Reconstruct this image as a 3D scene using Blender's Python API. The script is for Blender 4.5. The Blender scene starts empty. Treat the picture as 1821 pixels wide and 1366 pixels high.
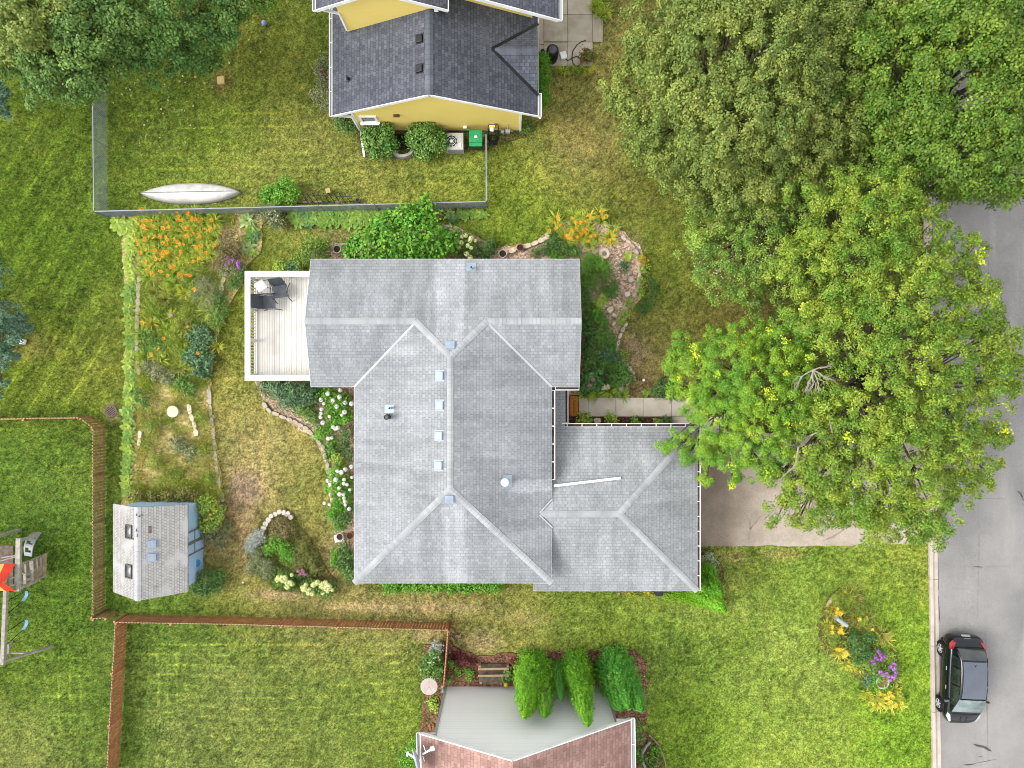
import bpy, bmesh, math, random
import numpy as np
from mathutils import Vector, Matrix, Euler

# ---------------------------------------------------------------- camera, light, exposure
SC = bpy.context.scene
H, F, CX, CY = 32.6, 1255.0, 910.5, 683.0
cam_d = bpy.data.cameras.new("camera"); cam = bpy.data.objects.new("camera", cam_d)
SC.collection.objects.link(cam); SC.camera = cam
cam.location = (0, 0, H); cam_d.sensor_width = 36; cam_d.lens = 36 * F / 1821; cam_d.clip_end = 2000
W = bpy.data.worlds.new("World"); SC.world = W; W.use_nodes = True
_n = W.node_tree.nodes; _l = W.node_tree.links
SUN_EL, SUN_AZ = math.radians(42), math.radians(264)      # azimuth from north (+Y), clockwise
sky = _n.new("ShaderNodeTexSky"); sky.sky_type = 'NISHITA'; sky.sun_disc = False
sky.sun_elevation = SUN_EL; sky.sun_rotation = SUN_AZ; sky.air_density = 1.0; sky.dust_density = 6.0; sky.ozone_density = 1.0
_hs = _n.new("ShaderNodeHueSaturation"); _hs.inputs["Saturation"].default_value = 0.22; _hs.inputs["Value"].default_value = 15.0   # high thin cloud: a paler sky
_l.new(sky.outputs[0], _hs.inputs["Color"]); _gm = _n.new("ShaderNodeGamma"); _gm.inputs[1].default_value = 0.35   # cloud evens the sky out
_l.new(_hs.outputs[0], _gm.inputs[0]); _l.new(_gm.outputs[0], _n["Background"].inputs[0]); _n["Background"].inputs[1].default_value = 0.15
sd = bpy.data.lights.new("sun", 'SUN'); sd.energy = 1.3; sd.angle = math.radians(28); sd.color = (1, 0.96, 0.9)
sun = bpy.data.objects.new("sun", sd); SC.collection.objects.link(sun)
_to = Vector((math.sin(SUN_AZ) * math.cos(SUN_EL), math.cos(SUN_AZ) * math.cos(SUN_EL), math.sin(SUN_EL)))
sun.rotation_euler = _to.to_track_quat('Z', 'Y').to_euler()
SC.view_settings.view_transform = 'Standard'; SC.view_settings.look = 'None'
SC.view_settings.exposure = 1.5; SC.view_settings.gamma = 1
GAIN = 2.32                                               # picture value of a flat white surface in the open
SC.cycles.filter_width = 0.95; SC.cycles.max_bounces = 8; SC.cycles.diffuse_bounces = 4; SC.cycles.transmission_bounces = 4; SC.cycles.transparent_max_bounces = 6

rng = np.random.default_rng(7); random.seed(7)
COL = SC.collection
Z3 = Vector((0, 0, 1))
def P(px, py, z=0.0):                                    # where the sight line of a photo pixel meets height z
    k = (H - z) / F
    return Vector(((px - CX) * k, -(py - CY) * k, z))
def m_per_px(z=0.0): return (H - z) / F

# ---------------------------------------------------------------- object helpers
def tag(o, label=None, cat=None, group=None, kind=None):
    if label: o['label'] = label
    if cat: o['category'] = cat
    if group: o['group'] = group
    if kind: o['kind'] = kind
    return o
def thing(name, label, cat, loc, group=None, rz=0.0):
    o = bpy.data.objects.new(name, None); COL.objects.link(o); o.location = loc; o.rotation_euler = (0, 0, rz)
    o.empty_display_size = .2
    return tag(o, label, cat, group)
def dup(root, loc, rz=0.0, label=None, group=None, scale=1.0):
    r = root.copy(); COL.objects.link(r); r.location = loc; r.rotation_euler = (0, 0, rz); r.scale = (scale,) * 3
    if label: r['label'] = label
    if group: r['group'] = group
    for ch in list(root.children):
        c = ch.copy(); COL.objects.link(c); c.parent = r
        for g in list(ch.children):
            d = g.copy(); COL.objects.link(d); d.parent = c
    return r
def drop(root):                                          # forget a prototype
    for ch in list(root.children_recursive): bpy.data.objects.remove(ch)
    bpy.data.objects.remove(root)
ORD = "first second third fourth fifth sixth seventh eighth ninth tenth eleventh twelfth thirteenth fourteenth fifteenth sixteenth seventeenth eighteenth nineteenth twentieth".split()
TENS = {2: 'twenty', 3: 'thirty', 4: 'forty', 5: 'fifty', 6: 'sixty', 7: 'seventy', 8: 'eighty', 9: 'ninety'}
def nth(i):                                              # 0 -> first
    if i < 20: return ORD[i]
    t, u = divmod(i + 1, 10)
    if u == 0: return TENS[t][:-1] + 'ieth'
    return TENS[t] + '-' + ORD[u - 1]

class MB:
    def __init__(s): s.v = []; s.f = []; s.uv = {}
    def add(s, vs, fs, uvs=None):
        o = len(s.v); s.v += [tuple(v) for v in vs]
        for i, f in enumerate(fs):
            if uvs: s.uv[len(s.f)] = uvs[i]
            s.f.append(tuple(j + o for j in f))
        return s
    def box(s, c, size, rz=0.0, R=None):
        hx, hy, hz = (a / 2 for a in size); R = R or Matrix.Rotation(rz, 3, 'Z'); c = Vector(c)
        vs = [c + R @ Vector((x, y, z)) for z in (-hz, hz) for x, y in ((-hx, -hy), (hx, -hy), (hx, hy), (-hx, hy))]
        return s.add(vs, [(3, 2, 1, 0), (4, 5, 6, 7), (0, 1, 5, 4), (1, 2, 6, 5), (2, 3, 7, 6), (3, 0, 4, 7)])
    def bar(s, p, q, w, h=None, up=Z3):
        p = Vector(p); q = Vector(q); h = h or w; d = (q - p); L = d.length; d = d / L
        x = d.cross(Vector(up))
        if x.length < 1e-4: x = d.cross(Vector((1, 0, 0)))
        x.normalize(); y = x.cross(d)
        R = Matrix((x, d, y)).transposed()
        return s.box((p + q) / 2, (w, L, h), R=R)
    def tube(s, pts, rad, n=6, cap=True):
        pts = [Vector(p) for p in pts]; m = len(pts)
        if not hasattr(rad, '__len__'): rad = [rad] * m
        o = len(s.v); prev = None
        for i, p in enumerate(pts):
            d = (pts[min(i + 1, m - 1)] - pts[max(i - 1, 0)]).normalized()
            x = prev - d * prev.dot(d) if prev else d.cross(Z3 if abs(d.z) < .9 else Vector((1, 0, 0)))
            x.normalize(); prev = x; y = d.cross(x)
            for k in range(n):
                a = 2 * math.pi * k / n
                s.v.append(tuple(p + (x * math.cos(a) + y * math.sin(a)) * rad[i]))
        for i in range(m - 1):
            for k in range(n):
                k2 = (k + 1) % n
                s.f.append((o + i * n + k, o + i * n + k2, o + (i + 1) * n + k2, o + (i + 1) * n + k))
        if cap:
            s.f.append(tuple(o + k for k in reversed(range(n)))); s.f.append(tuple(o + (m - 1) * n + k for k in range(n)))
        return s
    def lathe(s, c, prof, n=20, R=None):
        c = Vector(c); o = len(s.v); m = len(prof); R = R or Matrix.Identity(3)
        for r, z in prof:
            for k in range(n):
                a = 2 * math.pi * k / n
                s.v.append(tuple(c + R @ Vector((r * math.cos(a), r * math.sin(a), z))))
        for i in range(m - 1):
            for k in range(n):
                k2 = (k + 1) % n
                s.f.append((o + i * n + k, o + i * n + k2, o + (i + 1) * n + k2, o + (i + 1) * n + k))
        s.f.append(tuple(o + k for k in reversed(range(n)))); s.f.append(tuple(o + (m - 1) * n + k for k in range(n)))
        return s
    def prism(s, poly, z0, z1):
        n = len(poly); a = sum(poly[i][0] * poly[(i + 1) % n][1] - poly[(i + 1) % n][0] * poly[i][1] for i in range(n))
        if a < 0: poly = poly[::-1]
        vs = [(p[0], p[1], z0) for p in poly] + [(p[0], p[1], z1) for p in poly]
        return s.add(vs, [tuple(reversed(range(n))), tuple(range(n, 2 * n))] + [(i, (i + 1) % n, n + (i + 1) % n, n + i) for i in range(n)])
    def plane_uv(s, pts, udir, vdir):                    # one roof face, UV in metres along eave / up slope
        pts = [Vector(p) for p in pts]
        n = (pts[1] - pts[0]).cross(pts[2] - pts[0])
        if n.z < 0: pts = pts[::-1]
        return s.add(pts, [tuple(range(len(pts)))], [[(p.dot(udir), p.dot(vdir)) for p in pts]])
    def build(s, name, mat, parent=None, local=False, smooth=False, bevel=0.0, root=None, seg=2):
        me = bpy.data.meshes.new(name); off = Vector((0, 0, 0))
        if parent is not None and not local:
            q = parent
            while q.parent: q = q.parent
            off = q.location
        me.from_pydata([(v[0] - off[0], v[1] - off[1], v[2] - off[2]) for v in s.v], [], s.f)
        if s.uv:
            L = me.uv_layers.new(name="UVMap")
            for fi, uv in s.uv.items():
                for li, q in zip(me.polygons[fi].loop_indices, uv): L.data[li].uv = q
        if bevel:
            bm = bmesh.new(); bm.from_mesh(me)
            bmesh.ops.remove_doubles(bm, verts=bm.verts, dist=1e-5)
            bmesh.ops.bevel(bm, geom=[e for e in bm.edges if len(e.link_faces) == 2 and e.calc_face_angle(0) > .5], offset=bevel, segments=seg, affect='EDGES', profile=.6, clamp_overlap=True)
            bm.to_mesh(me); bm.free()
        if smooth: me.polygons.foreach_set('use_smooth', [True] * len(me.polygons))
        if mat: me.materials.append(mat)
        o = bpy.data.objects.new(name, me); COL.objects.link(o)
        if parent is not None: o.parent = parent
        return o
def solo(mb, name, mat, label, cat, group=None, base=None, **k):    # a thing that is one mesh, its origin at its base
    b = Vector(base) if base is not None else Vector((sum(v[0] for v in mb.v) / len(mb.v), sum(v[1] for v in mb.v) / len(mb.v), min(v[2] for v in mb.v)))
    mb.v = [(v[0] - b.x, v[1] - b.y, v[2] - b.z) for v in mb.v]
    o = mb.build(name, mat, **k); o.location = b
    return tag(o, label, cat, group)
def fastmesh(name, V, polys_n, mat, parent=None, off=(0, 0, 0), col=None):
    """V: (N*polys_n, 3) array of separate polygons"""
    V = np.asarray(V, dtype=np.float32).reshape(-1, 3) - np.asarray(off, dtype=np.float32)
    n = len(V) // polys_n; me = bpy.data.meshes.new(name)
    me.vertices.add(len(V)); me.vertices.foreach_set('co', V.ravel())
    me.loops.add(len(V)); me.loops.foreach_set('vertex_index', np.arange(len(V), dtype=np.int32))
    me.polygons.add(n); me.polygons.foreach_set('loop_start', np.arange(0, len(V), polys_n, dtype=np.int32))
    if col is not None:
        at = me.attributes.new('tint', 'FLOAT_COLOR', 'POINT')
        c4 = np.ones((len(V), 4), dtype=np.float32); c4[:, :3] = np.repeat(col, polys_n, axis=0); at.data.foreach_set('color', c4.ravel())
    me.update(calc_edges=True)
    if mat: me.materials.append(mat)
    o = bpy.data.objects.new(name, me); COL.objects.link(o)
    if parent is not None: o.parent = parent
    return o

# ---------------------------------------------------------------- materials
def lin(c):
    c = np.asarray(c, dtype=float) / 255
    return np.where(c <= .04045, c / 12.92, ((c + .055) / 1.055) ** 2.4)
def S(r, g, b, k=1.0):                                   # photo sRGB -> base colour
    v = np.clip(lin((r, g, b)) * k / GAIN, 0, .85); return (float(v[0]), float(v[1]), float(v[2]), 1)
class NT:
    def __init__(s, name):
        s.m = bpy.data.materials.new(name); s.m.use_nodes = True; s.t = s.m.node_tree
        s.b = s.t.nodes["Principled BSDF"]; s._pos = None
    def n(s, t, **k):
        q = s.t.nodes.new(t)
        for a, b in k.items(): setattr(q, a, b)
        return q
    def link(s, a, b): s.t.links.new(a, b)
    def setin(s, sock, v):
        if isinstance(v, bpy.types.NodeSocket): s.link(v, sock)
        else: sock.default_value = v
    def pos(s):
        if not s._pos: s._pos = s.n("ShaderNodeNewGeometry")
        return s._pos.outputs['Position']
    def rnd(s):
        s.pos(); return s._pos.outputs['Random Per Island']
    def obj(s): return s.n("ShaderNodeTexCoord").outputs['Object']
    def uv(s): return s.n("ShaderNodeTexCoord").outputs['UV']
    def scale(s, v, sc):
        q = s.n("ShaderNodeMapping"); s.link(v, q.inputs['Vector']); q.inputs['Scale'].default_value = sc; return q.outputs[0]
    def noise(s, v, sc, det=3, rough=.55, dist=0):
        q = s.n("ShaderNodeTexNoise"); s.link(v, q.inputs['Vector']); q.inputs['Scale'].default_value = sc
        q.inputs['Detail'].default_value = det; q.inputs['Roughness'].default_value = rough; q.inputs['Distortion'].default_value = dist
        return q.outputs['Fac']
    def voro(s, v, sc, out='Color', feat='F1'):
        q = s.n("ShaderNodeTexVoronoi", feature=feat); s.link(v, q.inputs['Vector']); q.inputs['Scale'].default_value = sc; return q.outputs[out]
    def ramp(s, f, st):
        q = s.n("ShaderNodeValToRGB"); e = q.color_ramp.elements
        while len(e) < len(st): e.new(.5)
        for el, (p, c) in zip(e, st):
            el.position = p; el.color = c if hasattr(c, '__len__') else (c, c, c, 1)
        s.setin(q.inputs[0], f); return q.outputs[0]
    def mix(s, f, a, b, mode='MIX'):
        q = s.n("ShaderNodeMix", data_type='RGBA', blend_type=mode)
        s.setin(q.inputs[0], f); s.setin(q.inputs[6], a); s.setin(q.inputs[7], b); return q.outputs[2]
    def math(s, op, a, b=0.0, c=None, clamp=False):
        q = s.n("ShaderNodeMath", operation=op, use_clamp=clamp); s.setin(q.inputs[0], a); s.setin(q.inputs[1], b)
        if c is not None: s.setin(q.inputs[2], c)
        return q.outputs[0]
    def mrange(s, v, a, b, c=0.0, d=1.0, smooth=True):
        q = s.n("ShaderNodeMapRange", interpolation_type='SMOOTHSTEP' if smooth else 'LINEAR')
        s.setin(q.inputs[0], v)
        for i, x in enumerate((a, b, c, d)): q.inputs[i + 1].default_value = x
        return q.outputs[0]
    def hsv(s, c, h=.5, sa=1.0, v=1.0):
        q = s.n("ShaderNodeHueSaturation"); s.setin(q.inputs['Hue'], h); s.setin(q.inputs['Saturation'], sa); s.setin(q.inputs['Value'], v); s.setin(q.inputs['Color'], c); return q.outputs[0]
    def bump(s, h, st=.3, d=.01):
        q = s.n("ShaderNodeBump"); s.link(h, q.inputs['Height']); q.inputs['Strength'].default_value = st; q.inputs['Distance'].default_value = d
        s.link(q.outputs[0], s.b.inputs['Normal'])
    def out(s, c, rough=.8, metal=0.0, spec=.3, **k):
        s.setin(s.b.inputs['Base Color'], c); s.setin(s.b.inputs['Roughness'], rough); s.b.inputs['Metallic'].default_value = metal
        s.b.inputs['Specular IOR Level'].default_value = spec
        for a, b in k.items(): s.b.inputs[a.replace('_', ' ')].default_value = b
        return s.m
def M(name, c1, c2=None, sc=3.0, rough=.75, bump=0.0, bsc=60.0, isl=0.0, metal=0.0, spec=.3, det=4, lo=.35, hi=.65, coord='pos', **k):
    t = NT(name); v = t.pos() if coord == 'pos' else t.obj()
    c = c1
    if c2 is not None: c = t.mix(t.mrange(t.noise(v, sc, det), lo, hi), c1, c2)
    if isl: c = t.hsv(c, v=t.mrange(t.rnd(), 0, 1, 1 - isl, 1 + isl, smooth=False))
    if bump: t.bump(t.noise(v, bsc, 3), bump, .02)
    return t.out(c, rough, metal, spec, **k)
def leafmat(name, c1, c2, var=.35, hue=.03, trans=.12, sc=.9, spec=.25, rough=.55, tip=None):
    """leaf blades: two hues in drifts, plus every leaf its own shade; thin, so light comes through"""
    t = NT(name); c = t.mix(t.mrange(t.noise(t.pos(), sc, 3), .35, .65), c1, c2)
    r = t.rnd(); w = t.n("ShaderNodeTexWhiteNoise", noise_dimensions='1D'); t.link(r, w.inputs['W'])
    c = t.hsv(c, h=t.mrange(w.outputs['Value'], 0, 1, .5 - hue, .5 + hue, False), v=t.mrange(r, 0, 1, 1 - var, 1 + var, False))
    m = t.out(c, rough, 0, spec)
    tr = t.n("ShaderNodeBsdfTranslucent"); t.link(c, tr.inputs['Color'])
    mx = t.n("ShaderNodeMixShader"); mx.inputs[0].default_value = trans
    o = t.t.nodes["Material Output"]; t.link(t.b.outputs[0], mx.inputs[1]); t.link(tr.outputs[0], mx.inputs[2]); t.link(mx.outputs[0], o.inputs['Surface'])
    return m

def shingle(name, tones, w=.19, h=.132, rects=(), stain=None, moss=0):
    """asphalt shingles: courses along the eave (UV metres), tabs of mixed tone, shadow line at each course, drifting wear"""
    t = NT(name); uv = t.uv()
    def brick(off, ww, hh, c1, c2, mort, bias=0):
        q = t.n("ShaderNodeTexBrick"); q.offset = off; q.squash = 1
        t.link(uv, q.inputs['Vector']); q.inputs['Scale'].default_value = 1; q.inputs['Color1'].default_value = c1; q.inputs['Color2'].default_value = c2
        q.inputs['Mortar'].default_value = mort; q.inputs['Mortar Size'].default_value = .008; q.inputs['Mortar Smooth'].default_value = .3
        q.inputs['Bias'].default_value = bias; q.inputs['Brick Width'].default_value = ww; q.inputs['Row Height'].default_value = hh
        return q
    a = brick(.37, w, h, tones[0], tones[1], tones[2])
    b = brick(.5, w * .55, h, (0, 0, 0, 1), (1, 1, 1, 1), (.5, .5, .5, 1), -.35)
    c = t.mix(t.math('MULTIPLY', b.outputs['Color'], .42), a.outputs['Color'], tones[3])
    n1 = t.math('MULTIPLY', t.mrange(t.noise(t.pos(), .5, 4, .6), .3, .72, .85, 1.14), t.mrange(t.noise(t.scale(uv, (2.2, .22, 1)), 1.0, 4, .65), .3, .7, .89, 1.13))
    n2 = t.mrange(t.noise(t.pos(), 14, 3), .3, .7, .93, 1.07)
    c = t.hsv(c, v=t.math('MULTIPLY', n1, n2))
    for (x0, x1, y0, y1, sx, sy, k) in rects:            # washed streaks below metal vents
        se = t.n("ShaderNodeSeparateXYZ"); t.link(t.pos(), se.inputs[0])
        wob = t.math('MULTIPLY', t.math('SUBTRACT', t.noise(t.pos(), 1.7, 3), .5), .35)
        X = t.math('ADD', se.outputs[0], wob); Y = t.math('ADD', se.outputs[1], wob)
        f = t.math('MULTIPLY', t.mrange(X, x0 - sx, x0 + sx), t.mrange(X, x1 - sx, x1 + sx, 1, 0))
        f = t.math('MULTIPLY', f, t.math('MULTIPLY', t.mrange(Y, y0 - sy, y0 + sy), t.mrange(Y, y1 - sy, y1 + sy, 1, 0)))
        c = t.hsv(c, v=t.mrange(f, 0, 1, 1, k, False))
    if stain: c = t.mix(t.mrange(t.noise(t.scale(t.pos(), stain[1]), stain[2], 5, .7), .62, .72), c, stain[0])
    t.bump(t.math('ADD', a.outputs['Fac'], t.math('MULTIPLY', t.noise(t.pos(), 90, 2), -.4)), -.5, .02)
    return t.out(c, .9, 0, .15)
# ================================================================ THE GROUND
K0 = H / F
def w2(poly): return [tuple(P(x, y)[:2]) for x, y in poly]
def vn(x, y, sc, seed):                                  # value noise, 0..1
    r = np.random.default_rng(seed); g = r.random((256, 256)); x = x * sc + 500.3; y = y * sc + 500.7
    xi = np.floor(x).astype(int); yi = np.floor(y).astype(int); fx = x - xi; fy = y - yi
    fx = fx * fx * (3 - 2 * fx); fy = fy * fy * (3 - 2 * fy)
    G = lambda a, b: g[a % 256, b % 256]
    return (G(xi, yi) * (1 - fx) + G(xi + 1, yi) * fx) * (1 - fy) + (G(xi, yi + 1) * (1 - fx) + G(xi + 1, yi + 1) * fx) * fy
def fbm(x, y, sc, seed, o=3):
    s = 0; a = .5; tot = 0
    for i in range(o): s = s + a * vn(x, y, sc * 2 ** i, seed + i); tot += a; a *= .55
    return s / tot
def inpoly(x, y, poly):
    c = np.zeros(x.shape, bool); n = len(poly)
    for i in range(n):
        x0, y0 = poly[i]; x1, y1 = poly[(i + 1) % n]
        if y0 == y1: continue
        c ^= ((y0 > y) != (y1 > y)) & (x < (x1 - x0) * (y - y0) / (y1 - y0) + x0)
    return c
# what grows where: lush, mown, dry and worn turf (place in the plan, colour of the grass there, tree shade mixed in)
TURF = [(60,300,98,122,34),(120,250,108,128,38),(80,450,96,124,32),(150,500,98,126,34),(60,560,88,104,30),(100,680,112,130,38),(190,640,138,146,58),(195,560,124,142,52),
(30,180,100,120,36),(220,200,92,112,38),(300,150,88,108,34),(420,70,112,112,46),(400,120,112,120,48),(410,190,120,148,46),(500,200,142,146,68),(300,270,122,136,54),(230,320,108,130,46),(500,310,132,140,62),
(560,280,142,146,72),(700,310,142,146,68),(800,300,140,145,64),(840,340,130,150,54),(530,60,100,116,42),(900,300,132,150,54),(950,250,150,148,72),(1010,180,148,144,76),(1040,250,152,146,80),
(1080,300,142,138,70),(960,380,126,146,48),(1100,350,122,132,54),(1150,380,120,132,54),(1190,350,112,114,52),(1200,450,116,124,46),(1220,540,122,130,56),(1180,600,132,132,64),(1300,560,114,112,56),
(1130,640,152,134,90),(1160,500,122,132,50),(1120,470,128,150,54),(420,560,126,136,50),(400,700,142,140,66),(480,640,126,136,54),(450,800,152,144,84),(430,870,156,142,92),(500,820,150,146,80),(540,860,140,142,68),
(480,760,146,142,76),(420,980,166,144,100),(430,1050,132,142,54),(300,1080,112,144,46),(560,1060,150,138,84),(620,1065,140,138,70),(700,1078,158,144,90),(850,1082,152,142,84),(930,1095,148,146,72),(1000,1080,114,142,48),(1100,1095,130,150,58),
(195,1000,98,132,42),(195,820,108,128,48),(80,800,92,120,40),(100,900,88,116,40),(100,1050,88,116,36),(80,1200,110,138,44),(60,1330,142,154,74),(150,1250,102,134,46),(20,1000,80,106,34),
(260,1140,122,144,64),(350,1170,126,146,66),(500,1150,128,146,66),(400,1280,136,150,74),(600,1300,128,146,64),(680,1200,130,154,58),(650,1140,132,146,68),(730,1300,126,150,54),(500,1340,132,148,68),
(900,1130,146,146,74),(1000,1130,132,146,62),(1200,1150,130,154,64),(1300,1100,126,150,58),(1400,1000,126,154,58),(1300,1000,140,146,70),(1500,1000,126,150,58),(1400,1200,140,160,70),(1250,1300,130,158,54),
(1400,1330,140,162,64),(1600,1100,122,158,46),(1630,1300,130,162,50),(1560,1010,134,150,60),(1640,1000,140,150,60),(1450,600,96,104,46),(1500,300,80,90,40),(1250,250,92,100,46)]
TURF = np.array(TURF, float)
_m = (TURF[:, 0] < 800) & (TURF[:, 1] > 1120); TURF[_m, 2:] *= .87; _m = (TURF[:, 0] < 200) & (TURF[:, 1] < 740); TURF[_m, 2:] *= .92; _m = (TURF[:, 0] > 850) & (TURF[:, 1] > 1050); TURF[_m, 2:] *= .97; TURF_C = lin(TURF[:, 2:])
WORN = [(432,868,34,40,.9,(150,128,104)),(440,950,16,60,.6,(178,152,110)),(455,800,60,60,.22,(180,160,110)),(1127,628,26,30,.7,(150,130,104)),(1122,440,22,30,.5,(150,130,100)),(640,1080,70,9,.55,(182,160,116)),
(800,1080,90,10,.55,(180,158,112)),(930,1100,50,12,.35,(176,156,106)),(1300,990,30,10,.5,(180,150,100)),(1390,985,40,12,.4,(176,150,98)),(395,143,22,26,.6,(120,105,62)),(760,1132,26,10,.6,(176,152,112)),
(850,1140,40,22,.5,(170,148,112)),(1125,685,30,22,.7,(112,92,66)),(1100,470,24,60,.25,(150,130,96)),(580,1000,14,40,.55,(176,152,112)),(596,930,8,60,.4,(170,150,104)),(500,1056,60,12,.6,(176,150,112)),
(40,615,60,26,.35,(140,120,70)),(610,420,40,14,.4,(168,150,104)),(200,735,16,20,.5,(170,150,110)),(1140,350,60,60,.15,(120,98,54)),(1290,560,90,40,.3,(112,92,50)),(1040,250,60,70,.35,(170,150,98))]
def lawn(X, Y):
    px = X / K0 + CX; py = CY - Y / K0
    num = np.zeros((len(X), 3)); den = np.full(len(X), 1e-9)
    cl = np.clip(px, -40, 1860); ch = np.clip(py, -40, 1400)
    for (a, b), c in zip(TURF[:, :2], TURF_C):
        w = np.exp(-((cl - a) ** 2 + (ch - b) ** 2) / (2 * 58.0 ** 2)) + 1e-7; num += w[:, None] * c; den += w
    c = num / den[:, None] * np.array([.95, .945, .97])
    for (a, b, sx, sy, k, col) in WORN:
        w = k * np.exp(-(((px - a) / sx) ** 2 + ((py - b) / sy) ** 2) ** 1.6)
        w = w * np.clip(.35 + 1.5 * fbm(X, Y, 1.4, 91, 3), 0, 1.15); w = np.clip(w, 0, 1)
        c = c * (1 - w[:, None]) + w[:, None] * lin(col)
    n1 = fbm(X, Y, .55, 11, 4); n2 = fbm(X, Y, 2.2, 21, 3); n3 = .32 * vn(X, Y, 5.5, 31) + .68 * vn(X, Y, 12, 32)
    dry = np.clip((n1 - .5) * 2.6, -.5, .6); dry2 = np.clip((n2 - .52) * 2.2, -.5, .6)
    lum = 1 + .20 * dry + .20 * dry2 + 1.3 * (n3 - .5)
    c = c * np.clip(lum, .35, 2.0)[:, None]
    c[:, 0] *= 1 + .08 * dry + .10 * dry2; c[:, 2] *= 1 + .15 * dry
    # mower tracks
    g = np.clip(fbm(X, Y, .6, 51, 2) * 2.4 - .7, 0, 1)
    def track(m, d, per, wid, amt):
        s = np.exp(-(((d % per) - per / 2) / wid) ** 2) * g * m * amt
        c[:] = c * (1 + s[:, None] * np.array([.9, .75, .5]))
    far = (px < 190) & (py > 180) & (py < 735); track(far, px * .85 + py * .53 + 8 * (fbm(X, Y, .2, 61, 2) - .5), 26, 1.3, 1.0)
    c *= (1 + .12 * np.sign(np.sin((px * .85 + py * .53) * math.pi / 26)) * far)[:, None]
    mid = (px > 225) & (px < 740) & (py > 1140); track(mid, py + .0006 * (px - 480) ** 2 * ((py - 1140) / 220) + 6 * fbm(X, Y, .2, 62, 2), 19, 1.3, .95)
    lef = (px > 235) & (px < 330) & (py > 1150); track(lef, px + .0 * py, 17, 1.2, .6)
    yard = (px > 200) & (px < 560) & (py > 190) & (py < 330); track(yard, py + .02 * (px - 300), 24, 1.4, .9)
    kids = (px < 160) & (py > 760); track(kids, py + .03 * px, 34, 1.4, .85); track((px > 70) & (px < 150) & (py > 780), px + 0 * py, 19, 1.2, .6)
    fr = (px > 1000) & (py > 1080); track(fr, py + .03 * px, 31, 1.6, .28)
    return np.clip(c, .004, .8)
BED = dict(
 left=[(205,385),(300,380),(452,374),(470,385),(462,450),(440,470),(432,500),(405,545),(385,600),(376,650),(374,700),(388,800),(398,890),(350,900),(215,900),(222,700),(222,500),(215,410)],
 fence=[(452,374),(862,366),(864,388),(640,402),(520,406),(470,400)],
 north=[(530,470),(560,442),(590,434),(650,425),(800,400),(840,415),(880,442),(960,427),(985,400),(1040,385),(1095,400),(1135,435),(1147,470),(1137,530),(1117,565),(1098,592),(1096,640),(1122,668),(1118,708),(1012,708),(900,690),(800,470)],
 deck=[(450,672),(472,716),(505,744),(560,782),(584,835),(586,900),(600,960),(612,1000),(628,1035),(700,1035),(700,660),(540,650)],
 isle=[(490,907),(520,914),(550,960),(600,1040),(595,1056),(490,1050),(445,1010),(440,970),(465,925)],
 front=[(1470,1065),(1495,1045),(1530,1055),(1550,1100),(1590,1150),(1604,1210),(1598,1253),(1560,1260),(1535,1220),(1510,1190),(1465,1160),(1454,1110)],
 walk=[(1010,741),(1195,741),(1195,790),(1010,790)],
 south=[(640,1000),(890,1000),(885,1052),(650,1052)],
 corner=[(1200,985),(1265,975),(1287,1010),(1296,1080),(1185,1064),(1100,1054),(1100,1000)],
 brown=[(795,1142),(815,1152),(850,1166),(910,1162),(960,1158),(1130,1156),(1150,1180),(1150,1290),(1085,1300),(1085,1240),(793,1240)],
 brown_left=[(756,1146),(790,1140),(786,1240),(775,1330),(745,1320),(755,1230),(750,1180)],
 brown_right=[(1100,1285),(1150,1300),(1172,1325),(1183,1400),(1100,1400)],
 yellow=[(635,220),(930,220),(935,244),(860,268),(780,273),(700,281),(642,278)])
DRIVE = [(1225,760),(1652,790),(1656,968),(1225,972)]
WALK = [(1012,707),(1222,707),(1290,742),(1290,780),(1195,780),(1195,741),(1012,741)]
PATIO = [(940,-120),(1075,-120),(1064,98),(1010,120),(940,118)]
ROAD_L = lambda y: 1657 + (y - 380) * .0165              # outer edge of the gutter pan
KERB_L = lambda y: 1641 + (y - 380) * .0165
HOUSES = [[(-6.2, 4.9), (2.4, 4.9), (2.4, .1), (1.4, .1), (1.4, -8), (-6.2, -8)], [(1, -2.1), (7.6, -2.1), (7.6, -8.5), (1, -8.5)], [(-6.9, 11.7), (.9, 11.7), (.9, 22), (-6.9, 22)],
          [(-3.05, -13.95), (4.3, -13.8), (4.3, -22), (-3.05, -22)], [(-17.1, -5.4), (-14.3, -5.4), (-14.3, -8.9), (-17.1, -8.9)]]
def axis(a, b, st, ext):
    c = np.arange(a, b + st / 2, st); return np.concatenate([-np.array(ext[::-1]), c, np.array(ext)])
EXT = [27, 30, 36, 50, 80, 150, 400]
gx = axis(-24.6, 24.6, .085, EXT); gy = axis(-18.6, 18.6, .085, [21, 25] + EXT[1:])
GX, GY = np.meshgrid(gx, gy); GX = GX.ravel(); GY = GY.ravel()
me = bpy.data.meshes.new("lawn"); nv = len(GX)
me.vertices.add(nv)
hz = .03 * (fbm(GX, GY, .3, 71, 2) - .5) + .035 * (vn(GX, GY, 5, 72) - .5); hz -= hz.max() + .002
hz[(np.abs(GX) > 24.6) | (np.abs(GY) > 18.6)] = -.04
me.vertices.foreach_set('co', np.stack([GX, GY, hz], 1).astype(np.float32).ravel())
nx, ny = len(gx), len(gy); ii = (np.arange(ny - 1)[:, None] * nx + np.arange(nx - 1)[None, :]).ravel()
q = np.stack([ii, ii + 1, ii + nx + 1, ii + nx], 1).astype(np.int32)
me.loops.add(q.size); me.loops.foreach_set('vertex_index', q.ravel()); me.polygons.add(len(q)); me.polygons.foreach_set('loop_start', np.arange(0, q.size, 4, dtype=np.int32))
me.polygons.foreach_set('use_smooth', [True] * len(q))
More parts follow.
